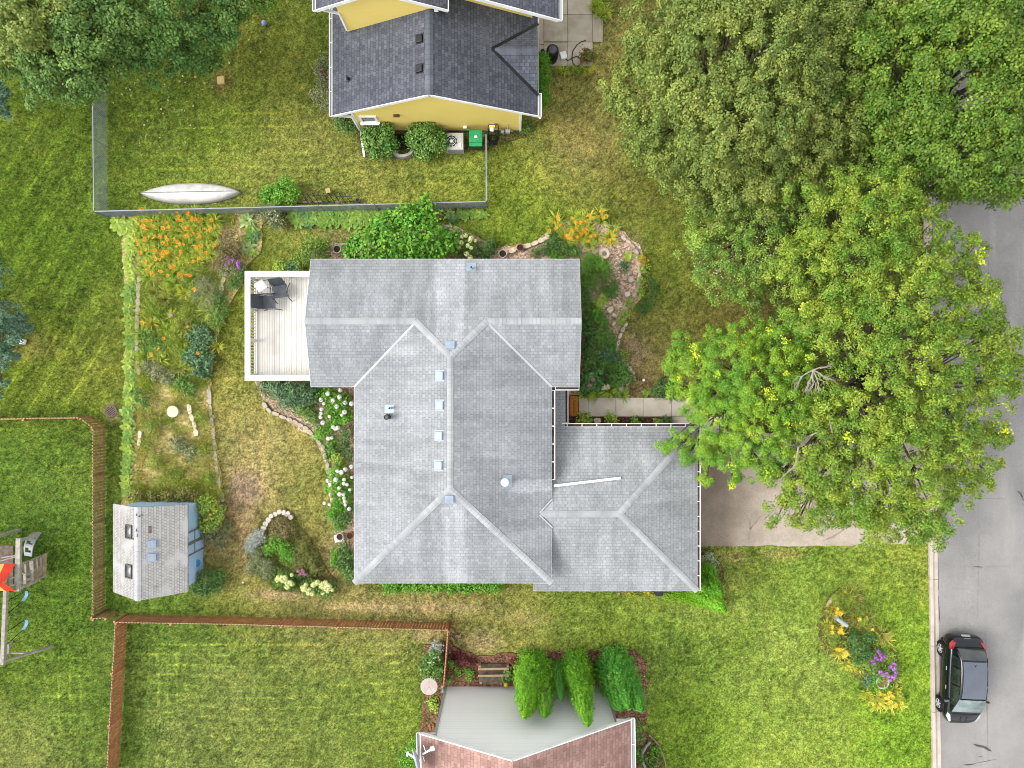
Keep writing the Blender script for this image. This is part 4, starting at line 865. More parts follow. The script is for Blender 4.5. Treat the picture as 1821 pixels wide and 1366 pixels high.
def lerp3(p, q, t_): return tuple(a + (b - a) * t_ for a, b in zip(p, q))
def along(y, j):                                         # point on cabin profile j at length y
    for i in range(len(gst) - 1):
        if gst[i][0] >= y >= gst[i + 1][0]: t_ = (gst[i][0] - y) / (gst[i][0] - gst[i + 1][0]); return Vector(lerp3(gr[i][j], gr[i + 1][j], t_))
    return Vector(gr[-1][j])
def panel(rows, mat, name, parent, off, smooth=True):
    m = MB(); n = len(rows[0]); vs = []
    for i, r_ in enumerate(rows):
        for j, p in enumerate(r_):
            a = Vector(rows[min(i + 1, len(rows) - 1)][j]) - Vector(rows[max(i - 1, 0)][j]); b = Vector(r_[min(j + 1, n - 1)]) - Vector(r_[max(j - 1, 0)]); nn = a.cross(b).normalized()
            if nn.dot(Vector(p) - Vector((0, .1, .6))) < 0: nn = -nn
            vs.append(Vector(p) + nn * off)
    m.add(vs, [(i * n + j, i * n + j + 1, (i + 1) * n + j + 1, (i + 1) * n + j) for i in range(len(rows) - 1) for j in range(n - 1)])
    o = m.build(name, mat, parent, local=True, smooth=smooth); return o
ys = np.linspace(1.07, -.56, 9)
panel([[along(y, j) for j in (4, 5, 6, 7, 8)] for y in ys], PAINT_SKY, "roof_panel", cg, .012)
def across(y, inset): r_ = [along(y, j) for j in (3, 4, 5, 6, 7, 8, 9)]; return [Vector((p.x * inset, p.y, p.z)) for p in r_]
ws = panel([across(y, .97) for y in np.linspace(-.62, -1.33, 8)], M("windscreen_sky_glass", S(112, 130, 132, 1.3), S(146, 164, 164, 1.3), 2.5, .05, spec=.9), "windscreen", cg, .016); panel([across(y, .93) for y in np.linspace(1.53, 1.14, 6)], CGL, "rear_window", cg, .016)  # windscreen is paler: sky reflection put into its glass colour
wp = MB(); wp.tube([(.62, -1.42, .965), (0, -1.47, .985), (-.62, -1.42, .965)], .02, 6); wp.build("wiper", TRIMB, ws, local=True)
for s_, js in ((-1, (11, 10, 9)), (1, (1, 2, 3))):
    for y0_, y1_ in ((1.2, .78), (.70, -.02), (-.10, -.98)):
        rows = []
        for y in np.linspace(y0_, y1_, 6):
            P0, P1, P2 = (along(y, j) for j in js); rows.append([P0.lerp(P1, .15), P0.lerp(P1, .6), P1, P1.lerp(P2, .5), P1.lerp(P2, .85)])
        panel(rows, CGL, "side_window", cg, .010)
    # lamps, mirrors, handles
for s_ in (-1, 1):
    def bump(pts, mat, name, th=.02):
        m = MB(); c = sum((Vector(p) for p in pts), Vector()) / len(pts); n = (Vector(pts[1]) - Vector(pts[0])).cross(Vector(pts[2]) - Vector(pts[0])).normalized()
        if n.dot(c - Vector((0, c.y * .6, .45))) < 0: n = -n
        k = len(pts); m.add([Vector(p) - n * .06 for p in pts] + [Vector(p) + n * th for p in pts], [tuple(range(k)), tuple(range(2 * k - 1, k - 1, -1))] + [(i, k + i, k + (i + 1) % k, (i + 1) % k) for i in range(k)]); return m.build(name, mat, cg, local=True, bevel=.012)
    bump([(s_ * .775, 1.66, .80), (s_ * .80, 1.42, .90), (s_ * .735, 1.50, 1.02), (s_ * .62, 1.76, .97), (s_ * .66, 1.84, .86)], REDL, "tail_light", .03)
    bump([(s_ * .76, -1.42, .80), (s_ * .755, -1.66, .735), (s_ * .60, -1.92, .665), (s_ * .56, -1.86, .72), (s_ * .66, -1.52, .84)], CLEARL, "headlight", .035)
    MB().box((s_ * .90, -.86, .96), (.2, .1, .13), rz=s_ * -.25).build("wing_mirror", PAINT if s_ > 0 else PAINT_SKY, cg, local=True, bevel=.035, seg=3)
    for y in (.62, -.22): MB().bar((s_ * .868, y, .80), (s_ * .868, y - .17, .80), .02, .035).build("door_handle", RIM if s_ < 0 else PAINT, cg, local=True, bevel=.006)
    ln = MB()
    for y in (-.99, -.05, .82): ln.bar((s_ * .862, y, .34), (s_ * .855, y, .86), .008, .006, up=(1, 0, 0))
    ln.build("door_seam", TRIMB, cg, local=True)
    for y, nm in ((1.24, "wheel"), (-1.27, "wheel")):
        R = Matrix.Rotation(math.pi / 2 * s_, 3, 'Y')
        tw = MB().lathe((s_ * .70, y, .30), [(.19, -.05), (.26, -.07), (.295, -.05), (.30, .05), (.298, .13), (.27, .175), (.2, .18), (.195, .15)], 32, R=R).build("wheel", TYRE, cg, local=True, smooth=True)
        rm = MB().lathe((s_ * .70, y, .30), [(.2, .1), (.2, .172), (.185, .172), (.175, .11), (.0, .105)], 28, R=R)
        for i in range(5):
            a = i * 2 * math.pi / 5; rm.bar(Vector((s_ * .865, y + math.cos(a) * .04, .30 + math.sin(a) * .04)), Vector((s_ * .862, y + math.cos(a) * .185, .30 + math.sin(a) * .185)), .055, .03, up=(1, 0, 0))
        rm.lathe((s_ * .70, y, .30), [(.05, .15), (.05, .18), (.03, .185)], 12, R=R); rm.build("rim", RIM, tw, local=True)
        MB().lathe((s_ * .70, y, .32), [(.30, .02), (.345, .08), (.36, .155), (.335, .158), (.30, .1)], 32, R=R).build("wheel_arch", TRIMB, cg, local=True, smooth=True)
MB().box((0, 2.0, .72), (.36, .03, .1), R=Matrix.Rotation(.3, 3, 'X')).build("number_plate", CLEARL, cg, local=True); MB().box((0, -2.03, .44), (.9, .06, .14)).build("grille", TRIMB, cg, local=True, bevel=.02)
MB().bar((0, 1.93, .80), (0, 1.90, .86), .28, .02).build("tailgate_chrome", RIM, cg, local=True)
MB().tube([(-.02, .88, 1.47), (-.02, .98, 1.55)], [.02, .006], 6).build("aerial", TRIMB, cg, local=True)
hs = MB()
for x in (-.14, .12): hs.bar((x, -1.62, .872), (x * 1.05, -1.9, .745), .012, .008)
hs.build("bonnet_crease", TRIMB, cg, local=True)

# ================================================================ CANOE, PLAY SET, SMALL THINGS
cn = thing("canoe", "upturned aluminium canoe lying on the grass beside the chain link fence", "canoe", P(342, 345, 0), rz=math.radians(1))
Lc = 4.5; rings = []
for i in range(25):
    s = i / 24 * 2 - 1; w = .46 * max(0, 1 - abs(s) ** 2.3) ** .85 + .008; h = .34 + .12 * abs(s) ** 4; x = s * Lc / 2
    rings.append([(x, w * math.cos(a), .02 + max(0, math.sin(a)) ** .7 * (h * (1 - .35 * abs(s) ** 5))) for a in np.linspace(0, math.pi, 13)])
loft(rings, M("aluminium_hull", S(206, 204, 200, 1.5), S(232, 230, 226, 1.5), 2.5, .42, .2, 8, metal=.15, spec=.5), "hull", cn, closed=False, capends=False)
m = MB(); m.tube([(r[6][0], 0, r[6][2] + .012) for r in rings], .016, 5); m.build("keel_strip", M("dull_aluminium", S(180, 180, 180), None, metal=.3, rough=.5), cn, local=True)
for s_ in (-1, 1): m = MB(); m.tube([(r[0][0], s_ * abs(r[0][1]), .025) for r in rings], .022, 5); m.build("gunwale", M("gunwale_metal", S(170, 170, 172), None, metal=.3, rough=.5), cn, local=True)

GREYW = M("grey_timber", S(172, 166, 154, 1.3), S(202, 196, 184, 1.3), 7, .9, .4, 30, isl=.08); CHAIN = M("swing_rope", S(42, 42, 40), None); TENTR = M("red_canopy", S(226, 52, 26, 1.25), S(240, 70, 36, 1.25), 2, .7); TENTY = M("yellow_canopy", S(236, 206, 110, 1.2), S(244, 218, 130, 1.2), 2, .7)
ps = thing("swing_beam", "grey timber swing frame with sloping end leg, beside the play tower", "swing frame", P(85, 1150, 0))
b0, b1 = P(12, 1020, 2.4), P(5, 1182, 2.4); ps.location = (b1.x, b1.y, 0); MB().bar(b0, b1, .15, .15).build("beam", GREYW, ps, bevel=.01)
l1 = P(95, 1149, 0); MB().bar(b1 + Vector((.02, .12, -.05)), l1, .1, .1).build("leg", GREYW, ps, bevel=.008); l2 = Vector((b1.x - 1.3, b1.y + .1, 0)); MB().bar(b1 + Vector((-.02, .02, -.05)), l2, .1, .1).build("leg", GREYW, ps, bevel=.008)
MB().bar((b1 + Vector((.02, .12, -.05))).lerp(l1, .56) + Z3 * .09, (b1.lerp(l2, .5)), .06, .09).build("cross_brace", GREYW, ps, bevel=.006); MB().bar(P(15, 1145, 2.0), P(15, 1162, 2.0), .05).build("brace_block", GREYW, ps)
for py, tx in ((1059, 'blue belt swing seat hanging nearest the red canopy'), (1110, 'blue belt swing seat hanging nearest the frame\'s sloping leg')):
    s_ = thing("swing", tx, "swing", P(46, py, .5), "swings hanging from the timber beam"); c = s_.location; m = MB(); pts = [c + Vector((.07 * math.sin(a) - .02, .24 * a / 1.2, .1 * (a / 1.2) ** 2)) for a in np.linspace(-1.2, 1.2, 9)]
    vs = []
    for i, p in enumerate(pts): sh_ = .04 * math.cos((i - 4) * .35); vs += [p + Vector((-.075 + sh_, 0, 0)), p + Vector((.075 + sh_, 0, 0)), p + Vector((.075 + sh_, 0, -.015)), p + Vector((-.075 + sh_, 0, -.015))]
    fs = [(i * 4 + k, i * 4 + (k + 1) % 4, i * 4 + 4 + (k + 1) % 4, i * 4 + 4 + k) for i in range(8) for k in range(4)] + [(0, 1, 2, 3), (35, 34, 33, 32)]
    m.add(vs, fs); m.build("seat", M("blue_swing_plastic", S(112, 168, 208, 1.2), S(132, 184, 218, 1.2), 4, .5), s_)
    for k, dy in ((0, -.28), (8, .28)): MB().tube([pts[k], Vector((b0.lerp(b1, .5).x, c.y + dy, 2.33))], .014, 5).build("chain", CHAIN, s_)
pt = thing("play_tower", "timber play tower with red and yellow canopy and wooden steps", "play tower", (-22.4, -8.9, 0))
def PB(a, za, b, zb, w, h, nm, mat=GREYW): return MB().bar(P(a[0], a[1], za), P(b[0], b[1], zb), w, h).build(nm, mat, pt, bevel=.006)
for px, py in ((34, 962), (32, 1047), (-30, 962), (-32, 1047)):
    a = P(px, py, 2.3); MB().box((a.x, a.y, 1.75 if px > 0 else 1.15), (.12, .12, 1.1 if px > 0 else 2.3)).build("post", GREYW, pt, bevel=.006)
PB((34, 957), 2.4, (31.5, 1051), 2.4, .2, .14, "top_beam"); PB((0, 998), 2.2, (36, 988), 2.0, .05, .09, "side_rail"); PB((4, 1036), 2.2, (32, 1024), 2.0, .06, .09, "side_rail"); PB((2, 992), 2.1, (34, 987), 2.1, .05, .05, "side_rail"); PB((6, 1046), 1.9, (40, 1036), 1.5, .05, .07, "side_rail")
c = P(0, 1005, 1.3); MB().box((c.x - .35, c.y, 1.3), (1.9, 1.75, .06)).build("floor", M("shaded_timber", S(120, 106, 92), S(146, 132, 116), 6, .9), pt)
DTAN = M("tan_boards", S(180, 160, 130, 1.4), S(204, 186, 156, 1.4), 6, .9, .3, 30, isl=.08)
def board_ramp(c4, n, mat, nm):
    a, b, c, d = c4; m = MB()
    for i in range(n):
        t0, t1 = i / n + .012, (i + 1) / n - .012; q = [a.lerp(b, t0), a.lerp(b, t1), d.lerp(c, t1), d.lerp(c, t0)]; m.add(q + [v - Z3 * .035 for v in q], [(0, 1, 2, 3), (7, 6, 5, 4), (0, 4, 5, 1), (1, 5, 6, 2), (2, 6, 7, 3), (3, 7, 4, 0)])
    return m.build(nm, mat, pt)
board_ramp((P(38, 1003, 1.25), P(84, 984, .12), P(82, 1022, .12), P(38, 1042, 1.25)), 6, DTAN, "ramp_boards")
PB((38, 1003), 1.5, (84, 984), .3, .05, .07, "ramp_rail"); PB((38, 1043), 1.4, (82, 1024), .25, .06, .08, "ramp_rail"); PB((40, 1020), 1.45, (84, 1004), .3, .05, .05, "ramp_rail")
PB((45, 1002), 1.35, (46, 1020), 1.35, .06, .06, "ramp_rung"); PB((56, 997), 1.1, (57, 1018), 1.1, .17, .05, "ramp_rung"); PB((66, 993), .85, (67, 1012), .85, .05, .05, "ramp_rung"); PB((73, 990), .7, (74, 1008), .7, .05, .05, "ramp_rung")
PB((44, 1020), 1.3, (45, 1040), 1.2, .13, .05, "step"); PB((57, 1017), 1.1, (58, 1037), 1.0, .12, .05, "step"); PB((46, 1023), 1.2, (57, 1019), 1.1, .12, .04, "step"); PB((46, 1032), 1.1, (57, 1028), 1.0, .12, .04, "step")
cm = MB(); cy = MB(); z0, z1 = 2.5, 3.1
ridge0, ridge1 = P(-40, 1035, z1), P(10, 1035, z1)
def quadc(m, pts): m.add([Vector(p) for p in pts] + [Vector(p) - Z3 * .01 for p in pts], [tuple(range(len(pts))), tuple(range(2 * len(pts) - 1, len(pts) - 1, -1))] + [(i, len(pts) + i, len(pts) + (i + 1) % len(pts), (i + 1) % len(pts)) for i in range(len(pts))])
quadc(cm, [P(8, 1003, z0), P(27, 1003, z0), P(8, 1036, z1), P(-8, 1036, z1)]); quadc(cy, [P(-14, 1003, z0), P(8, 1003, z0), P(-8, 1036, z1), P(-24, 1036, z1)])
quadc(cm, [P(-8, 1037, z1), P(8, 1037, z1), P(28, 1051, z0), P(9, 1051, z0)]); quadc(cy, [P(-24, 1037, z1), P(-8, 1037, z1), P(9, 1051, z0), P(-12, 1051, z0)])
cp = cm.build("canopy", TENTR, pt); cy.build("canopy_stripe", TENTY, cp)
# arched white climber
rk = thing("arched_climber", "pale grey arched plastic climber with round holes beside the play tower", "climber", P(62, 962, 0)); m = MB()
pa = [(P(43, 988, 1.25), P(56, 990, 1.25)), (P(42, 973, 1.35), P(58, 976, 1.35)), (P(46, 960, 1.15), P(62, 965, 1.15)), (P(53, 950, .75), P(68, 955, .75)), (P(60, 946, .25), P(74, 947, .25))]
N_ = 16
def crv(u):
    u = u * (len(pa) - 1); i = min(int(u), len(pa) - 2); f = u - i; g = lambda k, j: pa[max(0, min(len(pa) - 1, k))][j]
    o = []
    for j in (0, 1):
        p0_, p1_, p2_, p3_ = g(i - 1, j), g(i, j), g(i + 1, j), g(i + 2, j); o.append(.5 * ((2 * p1_) + (p2_ - p0_) * f + (2 * p0_ - 5 * p1_ + 4 * p2_ - p3_) * f * f + (3 * p1_ - p0_ - 3 * p2_ + p3_) * f ** 3))
    return o
for i in range(N_):
    (a, b), (c, d) = crv(i / N_), crv((i + 1) / N_)
    for (u0, u1) in ((0, .16), (.84, 1)): q = [a.lerp(b, u0), a.lerp(b, u1), c.lerp(d, u1), c.lerp(d, u0)]; m.add(q + [v - Z3 * .04 for v in q], [(0, 1, 2, 3), (7, 6, 5, 4), (0, 4, 5, 1), (1, 5, 6, 2), (2, 6, 7, 3), (3, 7, 4, 0)])
    if i not in (2, 3, 6, 7, 10, 11): q = [a.lerp(b, .16), a.lerp(b, .84), c.lerp(d, .84), c.lerp(d, .16)]; m.add(q + [v - Z3 * .035 for v in q], [(0, 1, 2, 3), (7, 6, 5, 4), (0, 4, 5, 1), (1, 5, 6, 2), (2, 6, 7, 3), (3, 7, 4, 0)])
    elif i % 2 == 1: q = [a.lerp(b, .55), a.lerp(b, .84), c.lerp(d, .84), c.lerp(d, .55)]; m.add(q + [v - Z3 * .03 for v in q], [(0, 1, 2, 3), (7, 6, 5, 4), (0, 4, 5, 1), (1, 5, 6, 2), (2, 6, 7, 3), (3, 7, 4, 0)])
m.build("climbing_arch", M("pale_plastic", S(198, 202, 212), S(212, 214, 222), 4, .5), rk)

# doormat with its word
mt = thing("doormat", "orange brown coir doormat with dark border by the front porch", "doormat", P(1021, 722, .045))
def rrect(c, sx, sy, r, n=5): return [(c.x + sgx * (sx / 2 - r) + r * math.cos(a0 + a), c.y + sgy * (sy / 2 - r) + r * math.sin(a0 + a)) for sgx, sgy, a0 in ((1, 1, 0), (-1, 1, math.pi / 2), (-1, -1, math.pi), (1, -1, 1.5 * math.pi)) for a in np.linspace(0, math.pi / 2, n)]
c = mt.location; MB().prism(rrect(c, .46, 1.02, .07), .046, .06).build("border", M("mat_border", S(124, 74, 26, 1.6), S(140, 86, 32, 1.6), 20, .95), mt); MB().prism(rrect(c, .36, .92, .06), .05, .064).build("coir", M("mat_coir", S(190, 120, 52, 1.9), S(206, 138, 66, 1.9), 24, .95, .6, 120), mt)
fc = bpy.data.curves.new("mat_word", 'FONT'); fc.body = "WELCOME"; fc.size = .125; fc.align_x = 'CENTER'; fc.align_y = 'CENTER'; fc.extrude = .001; _t = bpy.data.objects.new("word", fc); COL.objects.link(_t); bpy.context.view_layer.update(); _me = bpy.data.meshes.new_from_object(_t.evaluated_get(bpy.context.evaluated_depsgraph_get())); bpy.data.objects.remove(_t)
fo = bpy.data.objects.new("lettering", _me); COL.objects.link(fo); fo.parent = mt; fo.location = (0.0, -.02, .0215); fo.rotation_euler = (0, 0, -math.pi / 2)
_me.materials.clear(); _me.materials.append(M("mat_ink", S(86, 44, 12), None, rough=.95))

CONCR = M("pale_concrete", S(206, 196, 184, 1.5), S(222, 214, 204, 1.5), 6, .9, .4, 50); TERRA = M("terracotta", S(178, 110, 84), S(196, 130, 104), 6, .85); POTSOIL = M("potting_soil", S(60, 44, 36), S(92, 72, 58), 20, .95)
def pot(px, py, r, h, mat, name, label, cat="planter", z=.02, fill=POTSOIL, plant=None):
    q = P(px, py, z + h); b = Vector((q.x, q.y, z)); o = thing(name, label, cat, b)
    MB().lathe(b, [(r * .72, 0), (r * .95, h * .8), (r, h), (r * .84, h), (r * .8, h - .05)], 22).build("pot", mat, o, smooth=False); MB().lathe(b, [(r * .82, h - .07), (r * .8, h - .035)], 18).build("soil", fill, o)
    return o
pot(599, 443, .19, .3, CONCR, "planter_pot", "pale round concrete planter left of the leafy shrub beside the grey roof"); pot(894, 451, .19, .28, CONCR, "planter_pot", "pale round planter at the start of the stone edging above the grey roof")
pot(1570, 1214, .3, .34, CONCR, "planter_pot", "round concrete planter full of brown soil in the front island bed", fill=M("dry_soil", S(160, 128, 96), S(184, 150, 118), 12, .95)); pot(604, 955, .17, .25, CONCR, "planter_pot", "white pot tucked against the grey house wall by the hydrangeas")
pot(622, 953, .17, .3, TERRA, "planter_pot", "terracotta pot at the house wall beside the white slab"); pot(925, 440, .16, .25, TERRA, "planter_pot", "terracotta pot standing on the stone edging above the grey roof")
pot(826, 423, .09, .2, CONCR, "planter_pot", "small grey pot among the cream hydrangeas behind the house"); pot(965, 91, .1, .28, BLACKP, "planter_pot", "small black pot beside the black rain barrel")
# birdbath / stump
q = P(1075, 451, .4); b = thing("birdbath", "weathered stone birdbath in the mulch bed right of the house", "birdbath", (q.x, q.y, .02))
STONE = M("pale_fieldstone", S(196, 180, 156, 1.5), S(222, 210, 192, 1.5), 4, .9, .5, 25); MB().lathe((q.x, q.y, .02), [(.16, 0), (.1, .1), (.09, .28), (.2, .33), (.25, .38), (.23, .4), (.1, .37)], 20).build("basin", STONE, b); MB().lathe((q.x, q.y, .4), [(.17, -.02), (.15, -.008)], 16).build("water", M("bath_water", S(150, 140, 124), None, rough=.1), b)
q = P(306.5, 732, .3); o = MB().lathe((q.x, q.y, .0), [(.22, 0), (.23, .2), (.265, .22), (.27, .27), (.25, .29)], 26); solo(o, "well_cap", M("cream_cap", S(232, 218, 180, 1.4), S(244, 234, 204, 1.4), 3, .7), "cream round cap standing in the dry left garden bed", "well cap")
q = P(303, 560, .25); o = MB().lathe((q.x, q.y, .0), [(.1, 0), (.12, .2), (.13, .24), (.06, .27)], 9); solo(o, "garden_stone", STONE, "white stone standing among the weeds of the left garden bed", "stone")
q = P(198, 731, 0); dg = thing("drain_grate", "round storm drain grate with slanted bars in the lawn", "drain grate", (q.x, q.y, 0)); MB().lathe((q.x, q.y, -.02), [(.27, 0), (.27, .055), (.215, .055), (.215, -.03)], 28).build("ring", M("iron_ring", S(142, 122, 112), S(166, 146, 134), 9, .9), dg); MB().lathe((q.x, q.y, -.02), [(.212, .005), (.2, .01)], 24).build("pit", DARKIN, dg)
m = MB()
for i in range(-2, 3): yy_ = i * .078; hl = math.sqrt(.21 ** 2 - yy_ ** 2); R = Matrix.Rotation(math.radians(38), 3, 'Z'); m.bar(q + R @ Vector((-hl, yy_, .025)), q + R @ Vector((hl, yy_, .025)), .032, .03)
m.build("bars", M("iron_bars", S(170, 150, 138), S(186, 168, 156), 9, .8), dg)
q = P(393, 143, .1); mm = MB().box((q.x, q.y, .09), (.32, .34, .14), rz=.06); solo(mm, "valve_box", M("yellow_lid", S(240, 206, 130, 1.1), S(248, 220, 150, 1.1), 5, .7), "yellow square box lid in a worn patch of the far lawn", "valve box", bevel=.02)
q = P(470, 41, .12); bm_ = MB(); bm_.lathe((q.x, q.y, 0), [(.02, 0), (.09, .03), (.13, .12), (.1, .21), (.02, .25)], 16); solo(bm_, "ball", M("pale_blue_ball", S(140, 160, 220), S(160, 178, 230), 3, .5), "pale blue ball on the grass near the far trees", "ball", smooth=True)
q = P(37, 607, .12); solo(MB().box((q.x, q.y, .1), (.4, .24, .2), rz=-.2), "white_bucket", WHITE, "small white tub lying under the bluish tree at the left edge", "tub", bevel=.06, seg=3)
# mailbox-like bench in the island bed
q = P(1498, 1107, .9); mb_ = thing("mailbox", "pale blue grey mailbox on a post in the front flower island", "mailbox", (q.x, q.y, 0)); R = Matrix.Rotation(math.radians(-35), 3, 'Z')
m = MB(); n_ = 8; L2 = .3; prof = [(.085, -.1)] + [(.085 * math.cos(a), .085 * math.sin(a)) for a in np.linspace(0, math.pi, n_)] + [(-.085, -.1)]
vs = [Vector((q.x, q.y, .85)) + R @ Vector((s_ * L2, y, z)) for s_ in (-1, 1) for y, z in prof]; k = len(prof); m.add(vs, [tuple(range(k)), tuple(range(2 * k - 1, k - 1, -1))] + [(i, k + i, k + (i + 1) % k, (i + 1) % k) for i in range(k)]); bx_ = m.build("box", M("mailbox_paint", S(196, 212, 222), S(210, 224, 232), 3, .5), mb_); MB().box((q.x, q.y, .37), (.09, .09, .76)).build("post", GREYW, mb_)
# yellow house yard things
ac = thing("air_conditioner", "grey air conditioning unit with round fan grille by the yellow wall", "air conditioner", P(809, 262, 0)); q = P(809, 251, .62)
ACM = M("ac_cabinet", S(206, 204, 198, 1.5), S(220, 218, 212, 1.5), 3, .5); MB().box((q.x, q.y, .31), (.76, .76, .6)).build("cabinet", ACM, ac, bevel=.015)
gxy = P(803, 251, .63); MB().lathe((gxy.x, gxy.y, .612), [(.26, 0), (.26, .01)], 28).build("fan_well", M("fan_dark", S(64, 64, 66), None), ac); fg = MB()
for i in range(9): a = i * 2 * math.pi / 9; fg.bar((gxy.x, gxy.y, .634), (gxy.x + .25 * math.cos(a), gxy.y + .25 * math.sin(a), .634), .014)
for r_ in (.27, .18): fg.tube([(gxy.x + r_ * math.cos(a), gxy.y + r_ * math.sin(a), .634) for a in np.linspace(0, 2 * math.pi, 25)], .009, 5)
fg.lathe((gxy.x, gxy.y, .625), [(.07, 0), (.07, .02), (.04, .03)], 14); fg.build("fan_grille", WHITE, ac)
q2 = P(818, 258, .62); MB().box((q2.x, q2.y, .622), (.1, .16, .01)).build("label", WHITE, ac); lv = MB()
for i in range(7): lv.box((q.x, q.y - .385, .1 + i * .07), (.66, .012, .02))
lv.build("louvres", M("louvre_grey", S(170, 170, 168), None), ac)
bn = thing("wheelie_bin", "green wheeled rubbish bin with white sticker at the yellow wall", "bin", P(846, 268, 0)); q = P(846, 246, 1.0); GRN = M("green_plastic", S(44, 150, 92, 1.6), S(60, 166, 106, 1.6), 3, .4); GRND = M("dark_green_plastic", S(20, 92, 66), S(28, 104, 76), 3, .5)
m = MB(); b0_, t0_ = (.2, .24), (.27, .33); vs = [(q.x + sx * b0_[0], q.y + sy_ * b0_[1] , .08) for sx, sy_ in ((-1, -1), (1, -1), (1, 1), (-1, 1))] + [(q.x + sx * t0_[0], q.y + sy_ * t0_[1], .95) for sx, sy_ in ((-1, -1), (1, -1), (1, 1), (-1, 1))]
m.add(vs, [(3, 2, 1, 0), (4, 5, 6, 7), (0, 1, 5, 4), (1, 2, 6, 5), (2, 3, 7, 6), (3, 0, 4, 7)]); m.build("body", GRND, bn, bevel=.03)
m = MB(); m.box((q.x, q.y + .08, 1.0), (.6, .56, .09)); m.box((q.x, q.y - .27, .97), (.58, .16, .1), R=Matrix.Rotation(.35, 3, 'X')); ld = m.build("lid", GRN, bn, bevel=.035, seg=3); MB().box((q.x, q.y + .05, 1.049), (.13, .1, .006)).build("sticker", WHITE, ld)
for s_ in (-1, 1): MB().lathe((q.x + s_ * .2, q.y + .26, .12), [(.12, -.03), (.12, .03)], 14, R=Matrix.Rotation(math.pi / 2, 3, 'Y')).build("wheel", TRIMB, bn)
MB().tube([(q.x - .22, q.y + .36, .98), (q.x + .22, q.y + .36, .98)], .02, 6).build("handle", GRND, bn)
ht = thing("hand_truck", "dark hand truck leaning on the yellow wall beside the bin", "hand truck", P(877, 243, 0)); DS = M("dark_steel", S(36, 50, 60), S(52, 66, 76), 4, .5); g0_, g1_ = P(868, 243, .08), P(886, 243, .08); u0_, u1_ = P(868, 233, 1.05), P(886, 233, 1.05)
u0_.y = u1_.y = yws - .08; g0_.y = g1_.y = yws - .4; m = MB(); m.tube([g0_, u0_ + Z3 * -.08, u0_ + Vector((.05, .03, 0)), u1_ + Vector((-.05, .03, 0)), u1_ + Z3 * -.08, g1_], .02, 7)
for t_ in (.3, .6): m.bar(g0_.lerp(u0_, t_), g1_.lerp(u1_, t_), .06, .02)
m.build("frame", DS, ht); MB().box(((g0_.x + g1_.x) / 2, g0_.y - .12, .05), (.42, .22, .015)).build("toe_plate", DS, ht)
for a in (g0_, g1_): MB().lathe(a + Vector((.06 if a is g0_ else -.06, .05, .04)), [(.11, -.025), (.11, .025)], 14, R=Matrix.Rotation(math.pi / 2, 3, 'Y')).build("wheel", TRIMB, ht)
ww = thing("window_well", "white painted curved window well between the two shrubs", "window well", P(716, 262, 0)); q = P(716, 258, .2); m = MB(); n_ = 20
pth = [Vector((q.x - .52, yws - .05, 0)), Vector((q.x - .52, q.y + .05, 0))] + [Vector((q.x + .52 * math.cos(a), q.y - .1 + .42 * math.sin(a), 0)) for a in np.linspace(math.pi, 2 * math.pi, n_)] + [Vector((q.x + .52, q.y + .05, 0)), Vector((q.x + .52, yws - .05, 0))]
for i in range(len(pth) - 1): m.bar(pth[i] + Z3 * .15, pth[i + 1] + Z3 * .15, .13, .34)
m.build("rim", M("worn_white_stone", S(206, 202, 196), S(240, 238, 234), 5, .9, .4, 20), ww); MB().box((q.x, (q.y + yws) / 2 - .15, .04), (.85, .7, .03)).build("dark_floor", M("leaf_litter_dark", S(40, 36, 30), S(70, 64, 52), 9, .95), ww)
rbn = thing("rain_barrel", "black tapered rain barrel with grey lid on the patio corner", "rain barrel", P(981, 101, 0)); q = P(983, 88, 1.0); MB().lathe((q.x, q.y, .04), [(.24, 0), (.29, .3), (.3, .6), (.27, .9), (.24, .96), (.19, .96)], 22).build("barrel", M("black_barrel", S(28, 29, 32), S(38, 39, 42), 4, .5), rbn, smooth=True); MB().lathe((q.x, q.y, .99), [(.185, 0), (.18, .02), (.1, .03)], 20).build("lid", M("grey_lid", S(112, 118, 128), S(128, 134, 144), 5, .5), rbn)
q = P(1002, 98, .2); solo(MB().box((q.x, q.y, .14), (.3, .34, .2), rz=.3), "plastic_sack", WHITE, "crumpled white plastic sack beside the black rain barrel", "sack", bevel=.05, seg=2)
hp = [(997, 95), (1003, 103), (1010, 108), (1018, 103), (1026, 100), (1033, 105), (1033, 114), (1026, 119), (1019, 113), (1017, 102), (1019, 90), (1026, 80), (1034, 74), (1042, 72)]
solo(MB().tube([P(x, y, .07) for x, y in hp], .022, 6), "garden_hose", M("dark_hose", S(70, 66, 62), None, rough=.5), "dark garden hose curling over the pale patio slabs", "hose", smooth=True)
# brown house yard things
us = thing("round_table", "round pinkish white table with dark seams on the lower lawn", "table", P(763, 1221, 0)); q = P(763, 1221, .72); MB().lathe((q.x, q.y, .69), [(.36, 0), (.385, .015), (.385, .035), (.36, .045)], 40).build("table_top", M("pinkish_resin", S(228, 208, 200), S(240, 226, 220), 3, .6), us); m = MB()
for a in (1.57, 4.1, 5.3): m.bar((q.x, q.y, .736), (q.x + .36 * math.cos(a), q.y + .36 * math.sin(a), .736), .012, .004)
m.build("seam", M("seam_grey", S(176, 160, 156), None), us); MB().lathe((q.x, q.y, 0), [(.22, 0), (.2, .04), (.04, .08), (.04, .69)], 16).build("pedestal", WHITE, us)
st_ = thing("timber_steps", "old timber steps with two pale rails below the grey gable wall", "steps", P(878, 1200, 0)); ST = M("stained_boards", S(110, 96, 84), S(146, 128, 110), 5, .9, .4, 30); PALE = M("pale_lumber", S(206, 172, 132), S(222, 190, 152), 6, .85)
